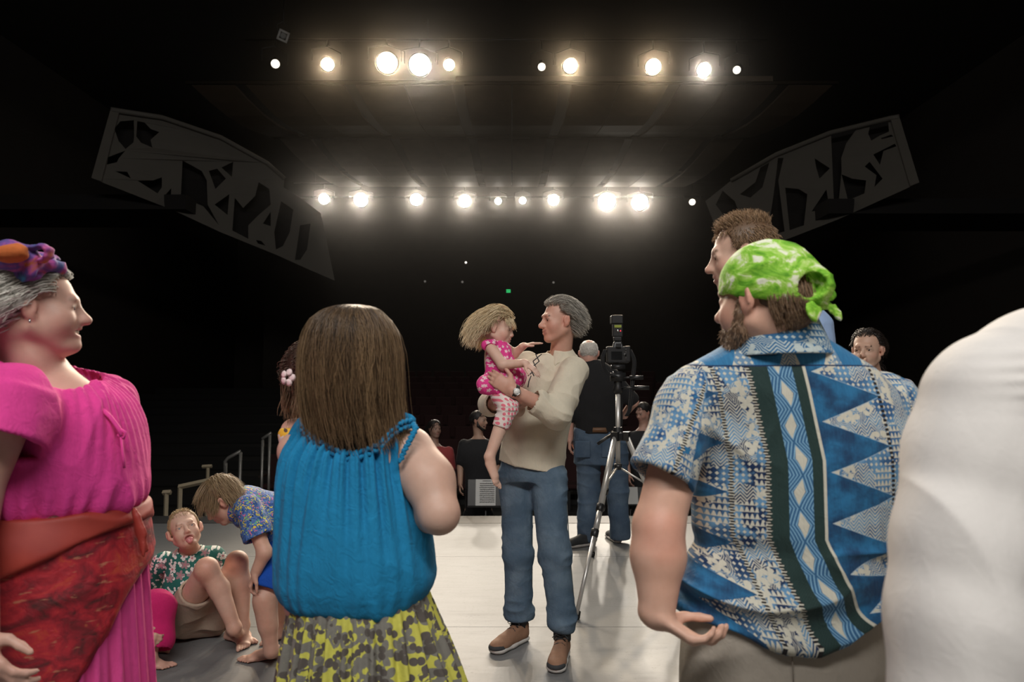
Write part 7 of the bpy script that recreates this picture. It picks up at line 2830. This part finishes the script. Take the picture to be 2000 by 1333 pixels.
# ---------------------------------------------------------------- older man in black, from behind
def build_old_man():
    Y = 6.05
    c = at(1172, 850, Y)
    root = empty('person', (c[0], Y, 0))
    H = Head(at(1150, 690, Y), (.05, 1, -.08), .98)
    neckb = at(1154, 722, Y)
    S = Field(np.array([c[0] - .36, 5.7, .0]), np.array([c[0] + .42, 6.5, 1.86]), .007)
    H.sculpt(S, neckb, .060, jaw=1.05, ear_out=2.0)
    S.loft([(.95, c[0], Y, .16, .11), (1.2, c[0], Y, .17, .12), (1.42, at(1165, 745, Y)[0], Y, .19, .10), (1.50, neckb[0], Y, .09, .07)], .03)
    shL, elL, wrL = at(1126, 752, Y), at(1112, 812, Y - .05), at(1113, 858, Y)
    shR, elR, wrR = at(1208, 752, Y), at(1238, 786, Y), at(1218, 812, Y + .18)
    S.chain([shL, elL, wrL], [.05, .042, .03], .02)
    hand(S, wrL, (0, .1, -1), (1, 0, 0), 1, .4, 0, (0, 1, 0))
    S.chain([shR, elR, wrR], [.05, .042, .03], .02)
    hand(S, wrR, (-.8, .5, .1), (0, 1, 0), 1, .5, 0, (0, 0, 1))
    hips = [at(1150, 870, Y), at(1200, 870, Y)]
    kn = [at(1150, 960, Y), at(1206, 960, Y)]
    an = [V3(at(1146, 1050, Y - .05)[0], Y - .05, .09), V3(at(1212, 1050, Y)[0], Y + .02, .09)]
    for h_, k_, a_ in zip(hips, kn, an):
        S.chain([h_, k_, a_], [.08, .06, .04], .02)
    sk = np.array([.60, .36, .29])
    finish('body', S, M_SKIN, root, tint=sk, marks=face_marks(H, sk) + [(H.P(-.05, 0, .115), H.P(-.08, 0, .09), .05, sk * np.array([1.05, .9, .9]), .6)])
    world_eyes(H, root)
    S = Field(np.array([c[0] - .36, 5.75, .95]), np.array([c[0] + .40, 6.4, 1.66]), .0065)
    S.loft(px_sections([(704, 1140, 1172, .075), (720, 1124, 1200, .11), (745, 1117, 1218, .14), (790, 1120, 1216, .155), (828, 1122, 1214, .16), (846, 1122, 1212, .155)], Y), .01, n=2.3)
    S.cap(shL, elL, .065, .068, .04)
    S.cap(shR, lerp(shR, elR, .8), .066, .070, .04)
    S.cap(H.P(0, 0, -.06), neckb, .066, .07, .004, None, 'sub')
    finish('shirt', S, M_BLACKCLOTH, root, lambda V, N: .008 * wrinkle(V, np.array([7, 7, 4.]), 2.5))
    collar('collar', root, neckb + V3(0, 0, .03), (0, .1, 1), (0, 1, 0), M_BLACKCLOTH, .075, .095, .03, .025, .8)
    sub_obj('belt', MB().lathe(at(1168, 838, Y) - V3(0, 0, .02), (0, 0, 1), [(0, .150), (0, .168), (.04, .168), (.04, .150)], 28), M_BELT, root)
    S = Field(np.array([c[0] - .30, 5.75, .02]), np.array([c[0] + .34, 6.4, 1.06]), .0065)
    S.loft(px_sections([(836, 1122, 1214, .15), (870, 1121, 1222, .16), (905, 1122, 1226, .15)], Y), .02)
    for h_, k_, a_ in zip(hips, kn, an):
        S.cap(h_, k_, .112, .094, .04)
        S.cap(k_, a_ - V3(0, 0, .03), .092, .086, .03)
    S.plane((0, 0, .035), (0, 0, -1))
    finish('jeans', S, M_JEANS2, root, lambda V, N: .010 * wrinkle(V, np.array([5, 5, 12.]), 2.5))
    for px in (1138, 1190):
        bevel(sub_obj('back_pocket', MB().box(at(px, 878, Y - .160), (.13, .012, .14)), M_JEANS2, root, flat=True), .008, 2)
    for a_, d in zip(an, ((-.55, .45), (.35, .75))):
        h = a_.copy(); h[2] = 0
        shoe(root, h - V3(d[0] * .05, d[1] * .05, 0), (-.8, -.45) if d[0] < 0 else (-.15, .9), .30, (M_SHOE_GREY, M_SOLE_WHITE), laces=False)
    hh = Hair(H, 111)
    reg = lambda p: (p[:, 2] > -.035) & (p[:, 0] < .03) & ~((p[:, 2] > .085))
    hh.grow(900, reg, lambda p: np.stack([-.3 + 0 * p[:, 0], .1 * np.sign(p[:, 1]), -.9 + 0 * p[:, 0]], 1), .020, 4, .2, .006, .1, 3, .0018, .1, (.60, .57, .52), .2, (.75, .72, .68))
    bs = Field(H.c - .17, H.c + .17, .005)
    bs.ell(H.P(-.012, 0, .030), np.array([.099, .079, .088]), H.R, 0)
    bs.plane(H.P(.02, 0, 0), H.R.T @ V3(1, 0, 0))
    bs.plane(H.P(0, 0, -.035), H.R.T @ V3(.2, 0, -1))
    bs.ell(H.P(-.055, 0, .125), (.055, .045, .045), H.R, .01, 'sub')
    hh.build('hair', root, None, bs.mesh(1), (.55, .52, .47))
    tag(root, 'white-haired man in a black shirt and jeans, from behind beside the tripod', 'person')


PEOPLE.append(('old', build_old_man))


# ---------------------------------------------------------------- tripod with camera and flash
def build_tripod():
    M_ALU = plain('satin_aluminium', (.62, .60, .57), .35, Metallic=0.55)
    M_PLAST = plain('black_plastic', (.015, .015, .016), .38)
    M_LCD = emis('flash_display_green', (.42, .46, .10), .35)
    M_SCR = plain('camera_screen', (.010, .011, .012), .08)
    M_RED = emis('red_pilot', (1, .05, .08), 1.2)
    A, B = ground(1126, 1211), ground(1157, 1088)
    top = at(1207, 852, 4.75)
    col_top = at(1207, 765, 4.75)
    C = 3 * V3(top[0], top[1], 0) - A - B
    C[2] = 0
    base = V3(top[0], top[1], 0)
    root = empty('camera_tripod', base)
    up = V3(0, 0, 1)
    sub_obj('centre_column', MB().tube([at(1207, 905, 4.75), col_top], .0165, 14), M_ALU, root)
    sp = MB().lathe(top - up * .03, up, [(0, .035), (.01, .052), (.05, .052), (.06, .036), (.09, .030)], 16)
    for F in (A, B, C):
        d = unit(np.array([F[0] - top[0], F[1] - top[1], 0]))
        sp.box(top + d * .055, (.05, .05, .06), basis(d))
    sub_obj('shoulder', sp, M_PLAST, root, flat=True)
    lowc = at(1207, 912, 4.75)
    sub_obj('brace_hub', MB().lathe(lowc - up * .02, up, [(0, .026), (.04, .026)], 14), M_PLAST, root)
    for F in (A, B, C):
        d = unit(np.array([F[0] - top[0], F[1] - top[1], 0]))
        a = top + d * .065 - up * .01
        p1, p2 = lerp(a, F, .42), lerp(a, F, .56)
        lg = sub_obj('leg', MB().tube([a, p1], .0185, 12), M_ALU, root)
        q = sub_obj('leg_section', MB().tube([p1, p2], .0155, 12).tube([p2, F + up * .03], .0125, 12), M_ALU, root); q.parent = lg
        for p in (p1, p2):
            ax = unit(F - a)
            m = MB().lathe(p - ax * .025, ax, [(0, .021), (.005, .025), (.045, .025), (.05, .021)], 12)
            m.box(p + np.cross(ax, [0, 0, 1]) * .028, (.05, .014, .02), basis(ax))
            q = sub_obj('leg_lock', m, M_PLAST, root, flat=False); q.parent = lg
        q = sub_obj('rubber_foot', MB().lathe(F, unit(a - F), [(0, .012), (.012, .018), (.05, .016)], 12), M_PLAST, root); q.parent = lg
        sub_obj('brace', MB().tube([lowc, lerp(a, F, .30)], .0065, 8), M_ALU, root)
    hd = MB().lathe(col_top - up * .01, up, [(0, .030), (.03, .034), (.05, .028), (.10, .026), (.12, .034), (.15, .034)], 16)
    hd.box(col_top + up * .10, (.10, .07, .06)).box(col_top + up * .17, (.09, .09, .03))
    sub_obj('pan_head', hd, M_PLAST, root)
    for z, l in ((.075, .165), (.005, .205)):
        h0 = col_top + up * (z + .02)
        hn = MB().tube([h0 + V3(.02, -.02, 0), h0 + V3(l * .55, -.05, 0)], .008, 10).tube([h0 + V3(l * .45, -.05, 0), h0 + V3(l, -.06, 0)], .014, 12)
        sub_obj('pan_handle', hn, M_PLAST, root)
    m = MB().tube([top + V3(-.03, -.02, .02), top + V3(-.09, -.06, -.01), top + V3(-.15, -.07, -.05)], .011, 8)
    sub_obj('crank', m, M_PLAST, root)
    tag(root, 'silver tripod with black joints standing beside the white-haired man', 'tripod')
    # the camera on it, with flash and hanging strap
    cb = col_top + up * .19
    cr = empty('camera_with_flash', cb)
    o = lambda x, y, z: cb + V3(x, y, z)
    b = MB()
    b.box(o(0, 0, .065), (.155, .07, .115))
    b.box(o(0, 0, .135), (.075, .07, .045), taper=.7)
    b.box(o(.065, .005, .07), (.04, .085, .11))
    bevel(sub_obj('camera_body', b, M_PLAST, cr, flat=True), .008, 2)
    sub_obj('rear_screen', MB().box(o(-.012, -.037, .058), (.075, .006, .055)), M_SCR, cr, flat=True)
    bt = MB()
    for x, z in ((.052, .10), (.052, .082), (.052, .04), (.05, .06)):
        bt.lathe(o(x, -.035, z), (0, -1, 0), [(0, .006), (.004, .0055)], 10)
    bt.lathe(o(.045, -.035, .065), (0, -1, 0), [(0, .012), (.004, .012)], 14)
    sub_obj('button', bt, plain('grey_button', (.06, .06, .06), .3), cr)
    sub_obj('eyepiece', MB().box(o(0, -.045, .128), (.034, .02, .026)), M_PLAST, cr, flat=True)
    sub_obj('lens_barrel', MB().lathe(o(0, .03, .06), (0, 1, 0), [(0, .042), (.02, .042), (.12, .038), (.125, .030)], 20), M_PLAST, cr)
    f = MB().box(o(0, 0, .175), (.055, .05, .03)).box(o(.0, 0, .235), (.070, .05, .09)).box(o(-.004, .012, .310), (.080, .095, .060))
    fo = bevel(sub_obj('flash_unit', f, M_PLAST, cr, flat=True), .006, 2)
    q = sub_obj('flash_display', MB().box(o(0, -.027, .262), (.048, .004, .018)), M_LCD, cr, flat=True); q.parent = fo
    q = sub_obj('flash_dial', MB().lathe(o(.0, -.025, .232), (0, -1, 0), [(0, .011), (.006, .010)], 14), M_STEELPOL, cr); q.parent = fo
    q = sub_obj('pilot_light', MB().lathe(o(.018, -.025, .230), (0, -1, 0), [(0, .005), (.003, .004)], 8), M_RED, cr); q.parent = fo
    st = []
    for pts in ([o(.085, 0, .10), o(.11, -.03, .02), o(.095, -.04, -.12), o(.075, -.04, -.30), o(.05, -.04, -.36)], [o(-.085, 0, .10), o(-.11, -.04, .04), o(-.09, -.05, -.05), o(-.02, -.06, -.09)]):
        st.append(pts)
    sm = MB()
    for pts in st:
        P = np.array(pts)
        tt = np.linspace(0, len(P) - 1, 16)
        Q = np.stack([catmull(np.arange(len(P)), P[:, k], tt) for k in range(3)], 1)
        for dx in (-.010, -.004, .004, .010):
            sm.tube(Q + V3(dx, 0, 0), .0042, 5)
    sub_obj('strap', sm, M_BLACKCLOTH, cr)
    tag(cr, 'black camera with a flash mounted on the tripod', 'camera')


PEOPLE.append(('tripod', build_tripod))


# ---------------------------------------------------------------- people and music stands down in the pit
def pit_person(px, py, Y, facing, s, shirt, label, haircol, beard=False, long_hair=False, sk=(.5, .32, .24), seed=200, lean=0.0):
    hc = at(px, py, Y)
    root = empty('person', (hc[0], Y, -.95))
    H = Head(hc, facing, s)
    neckb = hc + V3(-.0, 0, -.20)
    fl = -.95
    S = Field(np.array([hc[0] - .34, Y - .36, fl]), np.array([hc[0] + .34, Y + .36, hc[2] + .17]), .0095)
    H.sculpt(S, neckb, .054)
    tz = neckb[2]
    S.loft([(fl + .75, hc[0], Y, .14, .10), (lerp(fl + .75, tz, .5), hc[0], Y, .14, .10), (tz - .08, hc[0], Y, .16, .09), (tz, hc[0], Y, .07, .06)], .03)
    for sx in (-1, 1):
        a = V3(hc[0] + sx * .19, Y, tz - .09)
        S.chain([a, a + V3(sx * .03, -.03, -.28), a + V3(sx * .02, -.16, -.46)], [.05, .04, .03], .02)
        hand(S, a + V3(sx * .02, -.16, -.46), (0, -.5, -.8), (-sx, 0, 0), 1, .4, 0, (0, -1, 0))
        h_ = V3(hc[0] + sx * .09, Y, fl + .8)
        S.chain([h_, h_ + V3(0, 0, -.36), h_ + V3(0, 0, -.72)], [.08, .06, .045], .02)
    sk = np.asarray(sk)
    finish('body', S, M_SKIN, root, tint=sk, marks=face_marks(H, sk))
    world_eyes(H, root)
    S = Field(np.array([hc[0] - .34, Y - .30, fl + .6]), np.array([hc[0] + .34, Y + .30, tz + .04]), .010)
    S.loft([(fl + .72, hc[0], Y, .16, .12), (lerp(fl + .75, tz, .5), hc[0], Y, .165, .125), (tz - .08, hc[0], Y, .19, .11), (tz - .02, hc[0], Y, .10, .08)], .02)
    for sx in (-1, 1):
        a = V3(hc[0] + sx * .18, Y, tz - .09)
        S.cap(a, a + V3(sx * .03, -.02, -.20), .066, .066, .04)
    finish('shirt', S, shirt, root)
    S = Field(np.array([hc[0] - .26, Y - .2, fl]), np.array([hc[0] + .26, Y + .2, fl + .88]), .011)
    S.loft([(fl + .72, hc[0], Y, .155, .115), (fl + .86, hc[0], Y, .155, .115)], .02)
    for sx in (-1, 1):
        h_ = V3(hc[0] + sx * .09, Y, fl + .75)
        S.chain([h_, h_ + V3(0, 0, -.35), h_ + V3(0, 0, -.68)], [.095, .08, .07], .03)
    finish('trousers', S, M_BLACKCLOTH, root)
    hh = Hair(H, seed)
    hh.grow(500, lambda p: (p[:, 2] > .06) | (p[:, 0] < .01), lambda p: np.stack([-.4 + 0 * p[:, 0], .2 * np.sign(p[:, 1]), -.5 + 0 * p[:, 0]], 1), .22 if long_hair else .03, 7, .7, .01, .05, 4, .0024, .1, haircol, .3)
    base = scalp_base(H, [((.06, 0, .07), (.8, 0, -.6)), ((.01, 0, .0), (.85, 0, -.5))], .010, .006)
    hh.build('hair', root, None, base, haircol)
    if beard:
        bd = Field(H.c - .18, H.c + .18, .006)
        for q in (-1, 1):
            bd.chain([H.P(.010, q * .062, .0), H.P(.022, q * .060, -.060), H.P(.066, q * .018, -.108)], [.010, .018, .022], .015)
            bd.cap(H.P(.080, q * .026, -.070), H.P(.090, q * .004, -.050), .010, .008, .01)
        V, F = bd.mesh(1)
        me = mesh_from('beard', V - np.array(root.location), F)
        set_col(me, 'tint', np.tile(np.asarray(haircol), (len(V), 1)))
        add_obj('beard', me, M_HAIR, root)
    tag(root, label, 'person', 'people down in the pit')


def music_stand(px0, py0, px1, py1, Y, label, tilt=.25, lines=True):
    a, b = at(px0, py0, Y), at(px1, py1, Y)
    cx, cz = (a[0] + b[0]) / 2, (a[2] + b[2]) / 2
    w, h = b[0] - a[0], a[2] - b[2]
    root = empty('music_stand', (cx, Y + .1, -.95))
    R = np.array(Euler((-tilt, 0, 0)).to_matrix()).T
    wc = V3(cx, Y, cz)
    n = unit(V3(0, -math.cos(tilt), math.sin(tilt)))
    bevel(sub_obj('desk', MB().box(wc - n * .012, (max(w * 1.25, .42), .008, h * 1.02), R), M_BLACKMETAL, root, flat=True), .004, 1)
    sub_obj('ledge', MB().box(wc + V3(0, -.03, -h * .52), (max(w * 1.25, .42), .06, .012)), M_BLACKMETAL, root, flat=True)
    sub_obj('pole', MB().tube([wc + V3(0, .03, -.02), V3(cx, Y + .1, -.90)], .012, 8), M_BLACKMETAL, root)
    bs = MB()
    for i in range(3):
        q = i * 2.094
        bs.tube([V3(cx, Y + .1, -.80), V3(cx + .26 * math.cos(q), Y + .1 + .26 * math.sin(q), -.945)], .009, 6)
    sub_obj('base', bs, M_BLACKMETAL, root)
    tag(root, label, 'music stand')
    sh = empty('sheet_music', tuple(wc))
    m = Mat('printed_music_paper', (.62, .62, .60), .8)
    m.color(m.mix(m.noise(m.coord(), 20, 2), (.58, .58, .56), (.66, .66, .64)))
    sub_obj('page', MB().box(wc + n * .002, (w, .003, h), R), m.m, sh, flat=True)
    if lines:
        ink = plain('printed_ink', (.05, .05, .05), .8)
        st = MB()
        u = np.array(Euler((-tilt, 0, 0)).to_matrix()) @ V3(0, 0, 1)
        for i in range(10):
            zc = h * (.34 - i * .078)
            for k in range(3):
                st.box(wc + n * .005 + u * (zc + (k - 1) * .0035) + V3(w * .08, 0, 0), (w * .74, .0012, .0014), R)
            rng = np.random.RandomState(i)
            for k in range(9):
                st.box(wc + n * .0055 + u * (zc + rng.uniform(-.004, .004)) + V3(w * (-.27 + k * .08 + rng.uniform(-.02, .02)), 0, 0), (.006, .0012, .009), R)
        st.box(wc + n * .005 + u * (h * .44) + V3(w * .05, 0, 0), (w * .42, .0012, .007), R)
        sub_obj('staves', st, ink, sh, flat=True)
    tag(sh, 'white ' + ('page of printed music on the stand left of the blue jeans' if lines else 'loose page on the stand right of the tripod'), 'sheet music')


def build_pit():
    dk = cloth('dark_tee', (.020, .020, .022), .1)
    pit_person(935, 822, 8.4, (.85, -.35, 0), 1.0, dk, 'bearded man in a black tee down in the dark pit', (.012, .010, .009), True, sk=(.42, .27, .20), seed=201)
    pit_person(849, 838, 8.8, (.55, -.8, 0), .95, cloth('red_tee', (.30, .05, .05), .1), 'dark-haired woman in a red tee in the dark pit', (.012, .009, .008), False, True, sk=(.34, .22, .17), seed=202)
    pit_person(1256, 806, 8.4, (-.75, -.6, -.3), 1.0, dk, 'dark-haired man looking down in the pit beside the tripod', (.012, .010, .009), sk=(.46, .28, .22), seed=203)
    music_stand(929, 937, 968, 988, 8.0, 'black music stand holding printed music left of the blue jeans')
    music_stand(1218, 952, 1246, 985, 7.9, 'black music stand behind the tripod legs', lines=False)


PEOPLE.append(('pit', build_pit))

# ---------------------------------------------------------------- stage haze hanging in the house
hz = MB().box((0, 19.6, 4.6), (26.5, 24.8, 11.6)).build('haze', None)
mv = bpy.data.materials.new('stage_haze')
mv.use_nodes = True
nt = mv.node_tree
nt.nodes.clear()
om = nt.nodes.new('ShaderNodeOutputMaterial')
ad = nt.nodes.new('ShaderNodeAddShader')
for i_, (den, g_) in enumerate(((0.00004, 0.70), (0.00085, 0.968))):
    vs = nt.nodes.new('ShaderNodeVolumeScatter')
    vs.inputs['Color'].default_value = (1, 0.95, 0.88, 1)
    vs.inputs['Density'].default_value = den
    vs.inputs['Anisotropy'].default_value = g_
    nt.links.new(vs.outputs[0], ad.inputs[i_])
nt.links.new(ad.outputs[0], om.inputs['Volume'])
hz.data.materials.append(mv)
hz['kind'] = 'stuff'
hz['label'] = 'thin haze hanging in the dark house around the lamps'
hz['category'] = 'haze'

for _n, _fn in PEOPLE:
    if ONLY is None or _n in ONLY:
        _fn()
